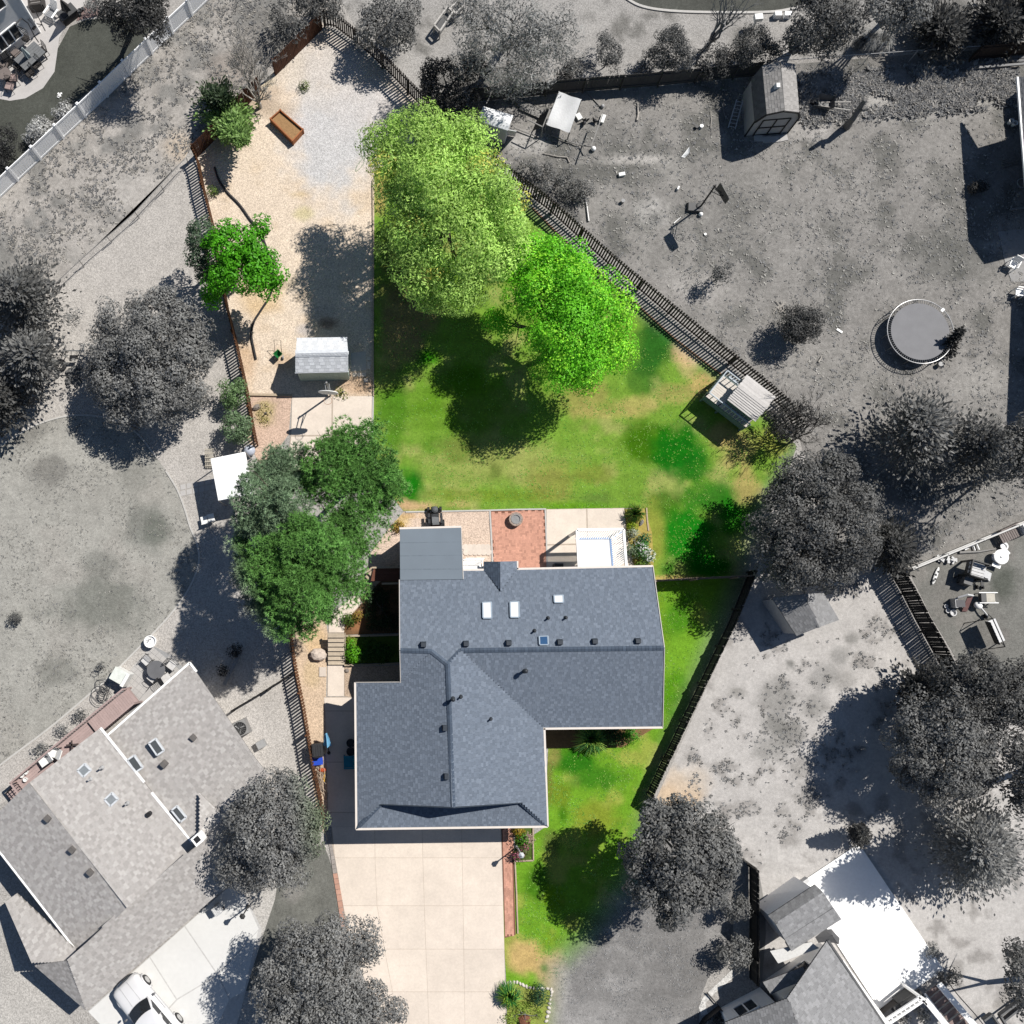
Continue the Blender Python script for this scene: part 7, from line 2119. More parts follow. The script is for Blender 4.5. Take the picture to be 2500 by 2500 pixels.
# patio set
gt = thing("patio_table", "round smoked glass table on the grey tiled patio", "table", G(389, 1634), 0, world=False)
MB().lathe([(.53, .7), (.53, .72), (.001, .722)], n=28).build("table_top", M("smoked glass", A(122, 122, 124), .12, ((2, .1),), spec=.5), gt)
for i in range(4):
    a = i * math.pi / 2 + .5
    MB().bar((.4 * math.cos(a), .4 * math.sin(a), 0), (.3 * math.cos(a), .35 * math.sin(a), .7), .04).build("leg", GREYM, gt)
MB().tube([(.5 * math.cos(a), .5 * math.sin(a), .69) for a in np.linspace(0, 6.2832, 25)], .02, 5).build("frame_ring", GREYM, gt)
CUS = M("pale cushion", A(222, 220, 218), .85)
def cushion_chair(label, px, py, rz, cush=CUS, frame=DARKM, group="cushioned chairs round the glass table", name="patio_chair", s=1.0):
    t = thing(name, label, "chair", G(px, py), rz, group, world=False)
    MB().box((0, 0, .44), (.5, .5, .1), taper=.94).build("cushion", cush, t)
    bk_ = MB().tube([(-.25, -.24, .42), (-.24, -.36, .95), (0, -.38, 1.0), (.24, -.36, .95), (.25, -.24, .42)], .018, 5)
    for z in (.55, .65, .75, .85):
        bk_.tube([(-.24, -.27 - (z - .5) * .2, z), (.24, -.27 - (z - .5) * .2, z)], .008, 4)
    for x in (-.16, -.08, 0, .08, .16):
        bk_.tube([(x, -.27, .48), (x, -.37, .95)], .008, 4)
    bk_.build("backrest", frame, t)
    for x in (-.24, .24):
        MB().tube([(x, -.24, .66), (x * 1.1, 0, .68), (x, .22, .64), (x, .23, 0)], .016, 5).build("armrest", frame, t)
        MB().tube([(x, -.24, .66), (x, -.28, 0)], .016, 5).build("leg", frame, t)
    MB().box((0, 0, .38), (.48, .48, .03)).build("seat", frame, t)
    t.scale = (s, s, s)
    return t
cc0 = cushion_chair("white cushioned chair alone in full sun north west of the glass table", 363, 1612, 2.4)
for i, (x, y, rz, lab) in enumerate(((424, 1623, -2.2, "cushioned chair in the tree's shade north east of the glass table"), (377, 1653, .9, "sunlit cushioned chair on the house side of the glass table"), (410, 1655, -1.0, "shaded cushioned chair between glass table and white gutter"))):
    put(cc0, G(x, y), rz, lab)
wc = thing("storage_chest", "white storage chest with a shelf back on the grey patio", "chest", G(300, 1648), -.5 + math.pi / 2, world=False)
MB().box((0, 0, .42), (.72, .78, .84), taper=1.0).build("body", OFFW, wc)
MB().box((0, .02, .87), (.78, .8, .06), taper=.95).build("lid", M("chest lid", A(240, 244, 236), .5), wc)
MB().box((0, -.5, .6), (.82, .2, .9)).build("back_shelf", OFFW, wc)
for x in (-.28, .28):
    MB().box((x, .42, .8), (.05, .03, .1)).build("latch", DARKM, wc)
pl_ = thing("planter", "round white planter with twigs at the patio's tip", "planter", G(372, 1566), 0, world=False)
MB().lathe([(.26, 0), (.34, .5), (.36, .52), (.31, .52), (.29, .4), (.001, .4)], n=18).build("pot", WHITE, pl_)
mb = MB()
for i in range(22):
    a = U(0, 6.28)
    mb.tube([(.1 * math.cos(a), .1 * math.sin(a), .38), (U(.05, .28) * math.cos(a), U(.05, .28) * math.sin(a), U(.5, .8))], .008, 3)
mb.build("twig", M("pale twig", A(196), .9), pl_, kind='stuff')
ho = thing("hose_pile", "tangled grey garden hose between chest and deck", "hose", G(250, 1690))
mb = MB()
for k in range(9):
    cx, cy_, r = 250 + U(-7, 7), 1690 + U(-14, 14), U(8, 20)
    pts = [(cx + r * math.cos(a) * U(.8, 1.2), cy_ + r * 1.2 * math.sin(a) * U(.85, 1.15)) for a in np.linspace(0, 6.0, 9)]
    mb = MB().tube([G(x, y, .04 + .03 * k + U(0, .03)) for x, y in curve(pts, 4)], .017, 4)
    mb.build("hose_loop", M("grey hose", A(110), .5), ho)
# deck of the terrace house
dk = thing("deck", "long redwood deck with railings along the pale shingled house", "deck", G(180, 1800))
RW = M("faded redwood", A(186, 164, 160), .85, ((2, .05), (8, .06)), rand=.06)
d0, d1 = G(310, 1682, .9), G(40, 1907, .9)
e0 = G(328, 1714, .9)
du, dv = (d1 - d0), (e0 - d0)
DL = du.length
du.normalize()
dv = (dv - du * dv.dot(du)).normalized()
DWd = 1.75
def dp(x, y, z):
    p = d0 + du * x + dv * y
    return Vector((p.x, p.y, z))
x = .07
while x < 2.9:
    MB().bar(dp(x, 0, .9), dp(x, .95, .9), .137, .03).build("deck_board", RW, dk)
    x += .142
y = .07
while y < DWd:
    MB().bar(dp(2.95, y, .9), dp(DL, y, .9), .137, .03).build("deck_board", RW, dk)
    y += .142
sk = MB()
for (a, b) in ((dp(0, 0, .7), dp(DL, 0, .7)), (dp(0, .98, .7), dp(2.9, .98, .7)), (dp(2.9, DWd, .7), dp(DL, DWd, .7)), (dp(0, 0, .7), dp(0, .95, .7)), (dp(DL, 0, .7), dp(DL, DWd, .7))):
    sk.bar(a, b, .05, .36)
sk.build("rim_joist", RW, dk)
bal = MB().box((0, 0, 1.3), (.035, .035, .78)).mesh("baluster", RW)
def rail_run(root, a, b, z0, z1, mat, balm, step=.15, w=.1):
    n = max(2, int((b - a).length / step))
    for i in range(n + 1):
        p = a.lerp(b, i / n)
        part("baluster", balm, root, (p.x, p.y, 0))
    MB().bar((a.x, a.y, z1), (b.x, b.y, z1), w, .04).build("rail", mat, root)
    for p in (a, b):
        MB().bar((p.x, p.y, 0), (p.x, p.y, z1), .09).build("post", mat, root)
rail_run(dk, dp(0, -.03, 0), dp(DL + .0, -.03, 0), .9, 1.7, RW, bal)
rail_run(dk, dp(0, 1.0, 0), dp(2.85, 1.0, 0), .9, 1.7, RW, bal)
rail_run(dk, dp(DL, 0, 0), dp(DL, DWd, 0), .9, 1.7, RW, bal)
stw = thing("deck_steps", "dark steps with slatted shade down from the deck's low end", "steps", G(25, 1925))
for i in range(4):
    MB().bar(dp(DL + .25 + i * .28, .1, .7 - i * .18), dp(DL + .25 + i * .28, 1.3, .7 - i * .18), .25, .04).build("tread", RW, stw)
for y in (.05, 1.35):
    MB().bar(dp(DL + .05, y, .8), dp(DL + 1.2, y, .05), .05, .2).build("stringer", DARKM, stw)
def deck_chair(label, px, py, rz):
    t = thing("lounge_chair", label, "chair", G(px, py, .92), rz, "pale loungers on the deck", world=False)
    MB().box((0, 0, .35), (.55, .5, .07)).build("seat", OFFW, t)
    MB().box((0, -.42, .55), (.55, .45, .06), rx=-.7).build("backrest", OFFW, t)
    for x in (-.28, .28):
        MB().bar((x, .25, 0), (x, .25, .55), .04).build("leg", DARKM, t)
        MB().bar((x, -.3, 0), (x, -.2, .4), .04).build("leg", DARKM, t)
        MB().bar((x, -.35, .56), (x, .28, .56), .05, .03).build("armrest", DARKM, t)
deck_chair("pale lounger on the deck, nearer the round hose heap", 135, 1834, 1.3)
deck_chair("pale lounger on the deck, nearer its low end", 113, 1857, 2.2)
bt = thing("bench", "small dark bench frame in the middle of the deck", "bench", G(180, 1817, .92), .1, world=False)
MB().box((0, 0, .3), (.65, .1, .05)).build("seat", M("dark red wood", (.06, .045, .042), .7), bt)
for x in (-.25, .25):
    MB().bar((x, 0, 0), (x, 0, .3), .06).build("leg", M("dark red wood", (.06, .045, .042), .7), bt)
MB().bar((0, -.25, .3), (0, .25, .3), .08, .05).build("crosspiece", M("dark red wood", (.06, .045, .042), .7), bt)
for i, (x, y) in enumerate(((57, 1892), (67, 1884), (65, 1902))):
    MB().lathe([(.09, 0), (.12, .22), (.13, .23), (.09, .23), (.08, .12), (.001, .12)], n=12).solo("flower_pot", OFFW, ("pale pot on the deck's low end by the rail", "pale pot next to the lower lounger's feet", "pale pot on the deck's low end by the house")[i], "pot", G(x, y, .92), "pots on the deck", 0, True)
cb = MB().bar(G(547, 1672, .3), G(585, 1595, .3), .2, .05)
cb.solo("plank", M("grey plank", A(150), .8), "long grey plank lying in the pines' shade", "plank", G(566, 1634))
for i, (x, y) in enumerate(((573, 1590), (547, 1640))):
    bush(("dark low plant at the upper end of the grey plank", "dark low plant beside the middle of the grey plank")[i], x, y, 14, .6, A(40, k=1.1), 'g', dens=.7)
ac = thing("air_conditioner", "square grey air conditioner with round fan grille", "air conditioner", G(592, 1775), .42, world=False)
AG = M("grey cabinet", A(150, 149, 148), .5)
MB().box((0, 0, .38), (.78, .78, .76), taper=.97).build("cabinet", AG, ac)
MB().lathe([(.33, .77), (.34, .79), (.3, .79), (.3, .72), (.001, .72)], n=20).build("fan_well", BLACK, ac)
mb = MB()
for i in range(3):
    a = i * 2.09
    mb.box((.15 * math.cos(a), .15 * math.sin(a), .75), (.24, .12, .02), a, rx=.4)
mb.build("fan", M("pale fan", A(170), .5), ac)
mb = MB()
for i in range(16):
    a = i * math.pi / 8
    mb.tube([(.06 * math.cos(a), .06 * math.sin(a), .8), (.33 * math.cos(a), .33 * math.sin(a), .79)], .006, 3)
mb.build("grille", GREYM, ac)
bin_("wheeled_bin", "pale bin standing by the grey house corner and driveway", 535, 2214, M("pale bin", A(224), .5), M("pale bin", A(224), .5), (.45, .45, .7), .6)
MB().box((0, 0, .25), (.5, .42, .5)).solo("utility_box", M("pale grey metal", A(170), .5), "small grey utility box in the gravel by the tree", "box", G(640, 1815), None, .5, True)
ac.scale = (1.12, 1.12, 1.12)
car = thing("parked_car", "white rounded estate car with chrome bumper parked on the pale driveway", "car", G(345, 2455), 0, world=False)
CW_ = M("white car paint", A(244, 244, 246), .22, ((2, .02),), spec=.6)
CG = M("car glass", (.02, .022, .025), .06, spec=.7)
CH = M("chrome", (.6, .6, .6), .15, metal=1.0)
def loft(sections, n=16, rnd=4.0):
    """sections: (y, half width, z low, z high): superellipse rings along the car."""
    vs, fs = [], []
    for y, w, z0, z1 in sections:
        zc, hz_ = (z0 + z1) / 2, (z1 - z0) / 2
        for k in range(n):
            a = 2 * math.pi * k / n
            ca, sa = math.cos(a), math.sin(a)
            vs.append((w * math.copysign(abs(ca) ** (2 / rnd), ca), y, zc + hz_ * math.copysign(abs(sa) ** (2 / rnd), sa)))
    m = len(sections)
    for i in range(m - 1):
        for k in range(n):
            k2 = (k + 1) % n
            fs.append((i * n + k, (i + 1) * n + k, (i + 1) * n + k2, i * n + k2))
    fs += [tuple(range(n)), tuple(reversed(range((m - 1) * n, m * n)))]
    return MB().add(vs, fs)
loft([(2.2, .5, .4, .62), (2.16, .72, .3, .76), (1.98, .84, .26, .88), (1.4, .88, .25, .97), (.7, .9, .25, 1.02), (-.5, .9, .25, 1.03), (-1.7, .88, .28, 1.02), (-2.1, .8, .32, .96), (-2.2, .6, .4, .8)], 20, 4.5).build("body", CW_, car, smooth=True)
loft([(.78, .72, .98, 1.05), (.2, .7, .98, 1.44), (-.3, .68, .98, 1.5), (-1.5, .68, .98, 1.5), (-1.95, .68, .98, 1.38), (-2.12, .7, .95, 1.05)], 18, 5).build("cabin", CW_, car, smooth=True)
def pane(name, vs, mat, root=car):
    MB().add(vs, [tuple(range(len(vs)))]).build(name, mat, root)
ws = []
for t in np.linspace(-1, 1, 7):
    ws.append((t * .66, .86 - .12 * t * t, 1.085))
for t in np.linspace(1, -1, 7):
    ws.append((t * .6, .28 - .1 * t * t, 1.47))
pane("windscreen", ws, CG)
for s in (1, -1):
    for (y0, y1) in ((.42, -.35), (-.45, -1.1), (-1.2, -1.8)):
        pane("side_window", [(s * .745, y0 + .1, 1.06), (s * .745, y1, 1.06), (s * .7, y1 + .02, 1.4), (s * .7, y0 - .22, 1.4)], CG)
    MB().ball((s * .68, 2.04, .68), .13, 10, 6, sq=(1.1, .6, .8)).build("headlight", M("headlight glass", (.5, .5, .5), .1, spec=.7), car, smooth=True)
    mm = MB().ball((s * 1.0, .62, 1.02), .11, 8, 6, sq=(1.1, .6, .7))
    mm.build("mirror", M("mirror shell", (.12, .12, .125), .3), car, smooth=True)
    for y in (1.38, -1.35):
        w_ = MB().tube([(s * .7, y, .32), (s * .93, y, .32)], .33, 20).build("wheel", BLACK, car)
        MB().tube([(s * .9, y, .32), (s * .945, y, .32)], .21, 14).build("rim", CH, w_)
        arch = [(s * .9, y + .42 * math.cos(a), .32 + .42 * math.sin(a)) for a in np.linspace(0, math.pi, 9)]
        MB().tube(arch, .05, 6).build("wheel_arch", CW_, car, smooth=True)
    MB().bar((s * .905, .55, .8), (s * .905, -.4, .8), .015, .02).build("door_handle", CH, car)
MB().tube([(-.8, 1.98, .46), (-.5, 2.2, .46), (0, 2.26, .46), (.5, 2.2, .46), (.8, 1.98, .46)], .065, 8).build("front_bumper", CH, car, smooth=True)
MB().box((0, 2.17, .66), (.7, .04, .1)).build("grille", BLACK, car)
MB().bar((-.25, 2.1, .885), (-.28, .9, 1.03), .008).build("bonnet_seam", M("seam", (.2, .2, .2), .5), car)
MB().bar((.25, 2.1, .885), (.28, .9, 1.03), .008).build("bonnet_seam", M("seam", (.2, .2, .2), .5), car)
car.location = G(372, 2462)
car.rotation_euler = (0, 0, math.radians(43))

# ================================================================== top left patio furniture
DKM = M("dark woven", A(70, 66, 64), .8)
rt = thing("patio_table", "round brown stone topped table on the curved patio", "table", G(22, 196), 0, world=False)
MB().lathe([(.42, .68), (.42, .73), (.001, .735)], n=24).build("table_top", M("brown stone", A(132, 122, 118), .6, ((6, .08),)), rt)
MB().lathe([(.2, 0), (.22, .04), (.06, .1), (.05, .68)], n=10).build("pedestal", DARKM, rt)
MB().lathe([(.02, .735), (.025, .74), (.001, .75)], n=8).build("hole_cap", BLACK, rt)
lt = thing("dining_table", "long grey plank dining table on the curved patio", "table", G(84, 154), -.0, world=False)
GP = M("grey table plank", A(128, 130, 132), .7, ((4, .06),), rand=.06)
for i in range(6):
    MB().box((0, -.45 + i * .18, .74), (1.75, .17, .04)).build("plank", GP, lt)
for x in (-.75, .75):
    for y in (-.4, .4):
        MB().bar((x, y, 0), (x, y, .72), .07).build("leg", DARKM, lt)
lt.rotation_euler = (0, 0, math.radians(46))
closed_umbrella("folded pale umbrella leaning over the long grey table", 80, 152, (52, 116), M("pale teal cloth", A(190, 202, 202), .8), 1.9, .16)
closed_umbrella("tall folded dark umbrella by the fire table", 172, 38, (148, 0), M("dark umbrella cloth", (.05, .047, .045), .8), 2.4, .24)
chairs = [(46, 140, -.8, "brown sling chair at the long table's house side"), (108, 135, 2.3, "dark sling chair at the long table's upper end"), (94, 168, 2.4, "dark sling chair on the lawn side of the long table, upper"), (78, 188, 2.3, "dark sling chair on the lawn side of the long table, lower"), (52, 172, -.6, "dark sling chair at the long table's lower end"), (16, 168, -.3, "brown sling chair above the round table"), (40, 200, 1.6, "pinkish sling chair east of the round table"), (30, 220, 2.9, "pinkish sling chair below the round table")]
PKC = M("pinkish sling", A(170, 150, 146), .8)
s0 = cushion_chair(chairs[0][3], *chairs[0][:3], M("brown sling", A(126, 116, 112), .8), DARKM, "sling chairs on the curved patio")
s1 = cushion_chair(chairs[1][3], *chairs[1][:3], DKM, DARKM, "sling chairs on the curved patio")
s2 = cushion_chair(chairs[6][3], *chairs[6][:3], PKC, DARKM, "sling chairs on the curved patio")
for i, c_ in enumerate(chairs):
    if i in (0, 1, 6):
        continue
    put(s1 if i < 5 else (s0 if i == 5 else s2), G(c_[0], c_[1]), c_[2], c_[3])
def egg_frame(label, px, py, rz):
    t = thing("hanging_chair", label, "hanging chair", G(px, py), rz, "hanging chairs on the curved patio", world=False)
    MB().tube([(-.45, -.4, 0), (0, -.62, .02), (.45, -.4, 0)], .03, 6).build("base", BLACK, t)
    MB().tube([(0, -.62, .02), (0, -.7, 1.2), (0, -.5, 1.9), (0, -.05, 2.0), (0, .1, 1.9)], .03, 6).build("stand", BLACK, t)
    mb = MB()
    for k in range(9):
        a = -1.5 + k * .375
        mb.tube([(0, 0, 1.75), (.42 * math.sin(a), -.3 * math.cos(a), 1.15), (.34 * math.sin(a), -.2 * math.cos(a) + .05, .65), (0, .05, .5)], .012, 4)
    mb.tube([(-.42, .08, 1.15), (0, .1, 1.75), (.42, .08, 1.15), (.3, .15, .6), (0, .18, .5), (-.3, .15, .6), (-.42, .08, 1.15)], .02, 5)
    mb.build("basket", DARKM, t)
    MB().ball((0, .02, .62), .3, 10, 6, sq=(1, .8, .4)).build("cushion", DKM, t, smooth=True)
egg_frame("black hanging basket chair frame beside the clapboard wall, upper", 88, 78, 2.5)
egg_frame("black hanging basket chair frame beside the clapboard wall, lower", 72, 108, 2.6)
sb = thing("sofa", "striped outdoor sofa in the patio's top corner", "sofa", G(95, 18), .15, world=False)
ST_ = M("striped cushion", A(176, 172, 168), .85)
MB().box((0, 0, .22), (.78, .7, .44)).build("frame", DKM, sb)
for i in range(4):
    MB().box((0, -.22 + i * .14, .48), (.7, .12, .1)).build("cushion", ST_ if i % 2 else DKM, sb)
MB().box((0, -.38, .6), (.78, .14, .5)).build("backrest", DKM, sb)
for x in (-.42, .42):
    MB().box((x, 0, .34), (.1, .7, .6)).build("armrest", DKM, sb)
ad = thing("slatted_chair", "white slatted garden chair with high back on the patio", "chair", G(131, 42), 2.6, world=False)
for i in range(5):
    MB().box((-.22 + i * .11, -.42, .62), (.095, .03, .85), rx=.45).build("back_slat", WHITE, ad)
for i in range(5):
    MB().box((0, -.2 + i * .12, .34 + i * .02), (.55, .1, .03)).build("seat_slat", M("grey slat", A(150, 152, 156), .6), ad)
for x in (-.32, .32):
    MB().box((x, -.02, .55), (.12, .7, .03)).build("armrest", WHITE, ad)
    for y in (-.25, .28):
        MB().bar((x, y, 0), (x, y, .54), .07).build("leg", WHITE, ad)
ft = thing("fire_table", "low square dark fire table at the patio edge", "table", G(171, 44), .72, world=False)
MB().box((0, 0, .28), (1.15, .65, .56)).build("body", DKM, ft)
MB().box((0, 0, .59), (1.2, .7, .06)).build("table_top", M("dark slate", A(88), .5), ft)
MB().box((-.25, -.1, .64), (.4, .35, .05)).build("burner", BLACK, ft)
bin_("wheeled_bin", "dark rounded bin against the clapboard wall", 23, 152, M("dark bin", (.05, .05, .05), .5), DARKM, (.5, .5, .7), .6)
MB().ball((0, 0, .3), .42, 12, 8, sq=(1, .75, .9)).solo("satellite_dish", WHITE, "white round dish at the clapboard wall's foot", "dish", G(3, 121), None, .6, True, smooth=True)
for i, (x, y, r) in enumerate(((197, 30, .14), (203, 25, .11), (197, 38, .09))):
    MB().lathe([(r * .7, 0), (r, r * 1.6), (r * .8, r * 1.6), (.001, r)], n=10).solo("flower_pot", BKP, ("biggest dark pot by the mulch bed", "middle dark pot by the mulch bed", "smallest dark pot by the mulch bed")[i], "pot", G(x, y), "dark pots by the mulch", 0, True)
wl_ = thing("white_toys", "small white clutter lying on the little dark lawn", "toys", G(148, 234))
for i in range(7):
    MB().box(G(146 + U(-4, 6), 234 + U(-6, 6), .04), (U(.06, .16), U(.05, .12), .06), U(0, 3)).build("piece", WHITE, wl_)
mulch = pave_base("mulch_bed", [(186, 52), (200, 22), (235, -5), (245, 38), (205, 46)], .016, M("reddish mulch", A(138, 118, 114), .95, ((12, .2),)), "reddish mulch bed at the end of the curved patio", "bed")

# ================================================================== north east yard
TRP = M("trampoline mat", A(134, 134, 137), .7, ((2, .06), (60, .1)))
tm_ = thing("trampoline", "big round trampoline with springs and a pale rim in the weedy yard", "trampoline", G(2232, 822), 0, world=False)
RT = 2.0
MB().lathe([(RT * .885, .88), (.001, .86)], n=44).build("mat", TRP, tm_)
MB().tube([(RT * math.cos(a), RT * math.sin(a), .9) for a in np.linspace(0, 2 * math.pi, 61)], .025, 6).build("rim", M("pale steel rim", A(214), .4, metal=.3), tm_)
spm = MB().tube([(RT * .885, 0, .885), (RT * .99, 0, .9)], .014, 4).mesh("spring", GREYM)
for i in range(88):
    o = bpy.data.objects.new("spring", spm)
    LINK(o)
    o.parent = tm_
    o.rotation_euler = (0, 0, i * 2 * math.pi / 88)
for i in range(6):
    a = i * math.pi / 3 + .3
    MB().tube([(RT * math.cos(a - .2), RT * math.sin(a - .2), .88), (RT * math.cos(a - .2), RT * math.sin(a - .2), .03), (RT * math.cos(a + .2), RT * math.sin(a + .2), .03), (RT * math.cos(a + .2), RT * math.sin(a + .2), .88)], .024, 5).build("leg", GREYM, tm_)
MB().box((RT * .98 * math.cos(.75), RT * .98 * math.sin(.75), .92), (.24, .16, .03), .75).build("pad", WHITE, tm_)
tm_.location = G(2237, 815, .45) - Vector((0, 0, .45))
MB().lathe([(.12, 0), (.14, .3), (.145, .31), (.001, .31)], n=14).solo("bucket", M("pale bucket", A(170), .5), "pale lidded bucket south east of the trampoline", "bucket", G(2290, 892), None, 0, True)
# young tree falling over the trampoline's edge
feathery("dark leaning sapling against the trampoline's rim", (2298, 870), (2345, 805), .55, 1.9, A(60, k=1.1), n=40, up=.2, leaf=.2, spread=.15, name="sapling", per=20)
# wheelbarrow
wb_ = thing("wheelbarrow", "tilted grey wheelbarrow with long wooden handles by the gambrel shed", "wheelbarrow", G(2010, 262), 0, world=False)
MB().add([(-.42, -.3, .3), (.3, -.3, .3), (.3, .3, .3), (-.42, .3, .3), (-.6, -.42, .72), (.42, -.4, .68), (.42, .4, .68), (-.6, .42, .72)],
         [(0, 1, 2, 3), (0, 4, 5, 1), (1, 5, 6, 2), (2, 6, 7, 3), (3, 7, 4, 0)]).build("tray", M("barrow steel", A(110), .5), wb_)
for s in (-1, 1):
    MB().bar((-.7, s * .1, .22), (1.5, s * .28, .5), .05).build("handle", M("barrow wood", A(200, 196, 190), .7), wb_)
    MB().bar((.35, s * .25, 0), (.2, s * .22, .35), .04).build("leg", DARKM, wb_)
MB().tube([(-.75, -.05, .2), (-.75, .05, .2)], .2, 14).build("wheel", BLACK, wb_)
wb_.rotation_euler = (0, 0, -.15)
# stump: a broken leaning trunk
st = thing("tree_stump", "bare broken trunk standing and leaning in the weedy yard", "stump", G(2068, 308))
MB().tube([G(2066, 311, -.1), G(2074, 299, .7), G(2083, 290, 1.4), G(2100, 262, 2.2), G(2108, 250, 2.8), G(2113, 243, 3.1)], [.26, .2, .17, .16, .13, .12], 9).build("trunk", BARKG, st)
MB().tube([G(2098, 266, 2.0), G(2108, 269, 2.3), G(2122, 265, 2.5)], [.11, .1, .03], 7).build("branch", BARKG, st)
MB().tube([G(2101, 268, 2.1), G(2106, 268, 2.25)], [.06, .05], 7).build("knot", PALEBARK, st)
# ladders by the gambrel shed
def ladder(label, a, b, w, nr, mat, h=.5):
    t = thing("ladder", label, "ladder", G(*a))
    A0, B0 = G(*a, .1), G(*b, h)
    d = (B0 - A0).normalized()
    s = Vector((-d.y, d.x, 0)).normalized()
    for k in (-1, 1):
        MB().bar(A0 + s * k * w / 2, B0 + s * k * w / 2 * .85, .06, .04).build("stile", mat, t)
    for i in range(nr):
        p = A0.lerp(B0, (i + .5) / nr)
        MB().bar(p - s * w / 2, p + s * w / 2, .04, .03).build("rung", mat, t)
LM = M("aluminium", A(190), .4, metal=.4)
ladder("long pale ladder leaning in the gambrel shed's shade", (1786, 314), (1806, 244), .45, 8, LM, .9)
ladder("short ladder end beyond the long pale ladder", (1807, 243), (1812, 228), .35, 3, LM, .5)
ladder("thin grey ladder between the long ladder and the shed wall", (1808, 296), (1812, 268), .22, 5, GREYM, .6)
# coop run: timber frames, tarp
TARP = M("white tarp", A(250, 250, 250), .45, ((3, .03), (9, .03)), bump=.3)
hu = thing("tarp_shelter", "white tarpaulin draped over a slanted frame beside the coop", "shelter", G(1380, 280))
q = [(1365, 224), (1419, 243), (1391, 322), (1334, 302)]
zz = [1.5, 1.5, 1.0, 1.0]
TP = [G(x, y, z) for (x, y), z in zip(q, zz)]
V, F = [], []
N = 9
for j in range(N + 1):
    for i in range(N + 1):
        u_, v_ = i / N, j / N
        p = TP[0].lerp(TP[1], u_).lerp(TP[3].lerp(TP[2], u_), v_)
        p += Vector((0, 0, -.12 * math.sin(math.pi * u_) * math.sin(math.pi * v_) + .03 * math.sin(9 * u_ + 3 * v_) - .1 * v_ ** 6))
        V.append(p)
for j in range(N):
    for i in range(N):
        F.append((j * (N + 1) + i, j * (N + 1) + i + 1, (j + 1) * (N + 1) + i + 1, (j + 1) * (N + 1) + i))
MB().add(V, F).build("tarp", TARP, hu, smooth=True)
for p in TP:
    MB().bar((p.x, p.y, 0), p, .06).build("post", GREYM, hu)
MB().bar(TP[3] - Vector((0, 0, .05)), TP[0] - Vector((0, 0, .05)), .06).build("beam", GREYM, hu)
rn = thing("animal_run", "weathered timber and wire run between coop and tarp shelter", "animal run", G(1300, 290))
GRW = M("grey run timber", A(150, 148, 145), .85, rand=.1)
for (x0, y0, z0, x1, y1, z1) in ((1204, 215, 1.5, 1188, 253, 1.5), (1204, 215, 1.5, 1250, 236, 1.5), (1250, 235, 1.5, 1250, 246, .1), (1342, 268, 1.4, 1325, 310, 1.4), (1325, 310, 1.4, 1322, 335, .1), (1342, 268, 1.4, 1340, 262, .1), (1255, 312, .15, 1315, 335, .15), (1345, 330, .15, 1414, 354, .15), (1425, 215, .05, 1470, 265, .05), (1472, 278, 1.2, 1443, 358, 1.2), (1325, 310, 1.4, 1290, 293, 1.4), (1414, 354, .1, 1443, 358, .6)):
    MB().bar(G(x0, y0, z0), G(x1, y1, z1), .06).build("frame", GRW, rn)
pnl = MB().slab([G(1340, 270, 1.3), G(1325, 308, 1.3), G(1300, 320, .05), G(1316, 282, .05)], .03)
pnl.build("panel", M("dark run panel", A(74), .8), rn)
for i in range(4):
    x0, y0 = 1256 + i * 4, 240 + i * 8
    MB().bar(G(x0, y0, .12), G(x0 + 70, y0 + 32, .12), .14, .08).solo("plank", GRW, ("uppermost grey plank of the stack in the run", "second grey plank of the stack in the run", "third grey plank of the stack in the run", "lowest grey plank of the stack in the run")[i], "plank", G(x0, y0), "planks stacked in the run")
MB().ball(G(1449, 363, .17), .16, 10, 7).solo("ball", WHITE, "white ball at the run's corner post", "ball", G(1449, 363), smooth=True)
MB().ball(G(1471, 259, .12), .13, 10, 7).solo("ball", M("pale grey ball", A(190), .6), "pale grey ball at the run's upper corner", "ball", G(1471, 259), smooth=True)
MB().box((0, 0, .15), (.28, .55, .12)).solo("crate", OFFW, "white crate leaning at the run's eastern frame", "crate", G(1470, 293), None, -.35, True)
MB().box((0, 0, .12), (.32, .42, .16)).solo("trough", OFFW, "white feed trough inside the run", "trough", G(1412, 288), None, .5, True)
for i, (x, y) in enumerate(((1428, 298), (1425, 304), (1451, 299))):
    hn = thing("hen", ("black hen in the run, nearest the tarp", "black hen in the run pecking behind another", "black hen in the run by the white crate")[i], "hen", G(x, y), i * 1.3, "hens in the run", world=False)
    MB().ball((0, 0, .2), .13, 10, 7, sq=(1.3, .85, .9)).build("body", BLACK, hn, smooth=True)
    MB().tube([(.12, 0, .25), (.18, 0, .36), (.22, 0, .38)], [.06, .045, .03], 7).build("head", BLACK, hn, smooth=True)
    MB().tube([(-.12, 0, .24), (-.26, 0, .36)], [.06, .02], 6).build("tail", BLACK, hn)
    for s in (-.05, .05):
        MB().tube([(0, s, .1), (.01, s, 0)], .01, 4).build("leg", GREYM, hn)
def log(label, pts, r, mat=PALEBARK, name="log", z=.08):
    P_ = [G(x, y, z + (zz_[0] if zz_ else 0)) for x, y, *zz_ in pts]
    n_ = len(P_)
    return MB().tube(P_, [r * (1 - .5 * i / max(1, n_ - 1)) for i in range(n_)], 6).solo(name, mat, label, "branch", (P_[0].x, P_[0].y, 0))
lg = thing("log", "forked pale branch lying in the weedy yard", "branch", G(1556, 295))
MB().tube([G(1555, 294, .08), G(1558, 280, .08), G(1557, 262, .1), G(1557, 248, .1)], [.07, .06, .045, .03], 6).build("stem", PALEBARK, lg)
MB().tube([G(1558, 279, .08), G(1564, 272, .1)], [.05, .025], 6).build("fork", PALEBARK, lg)
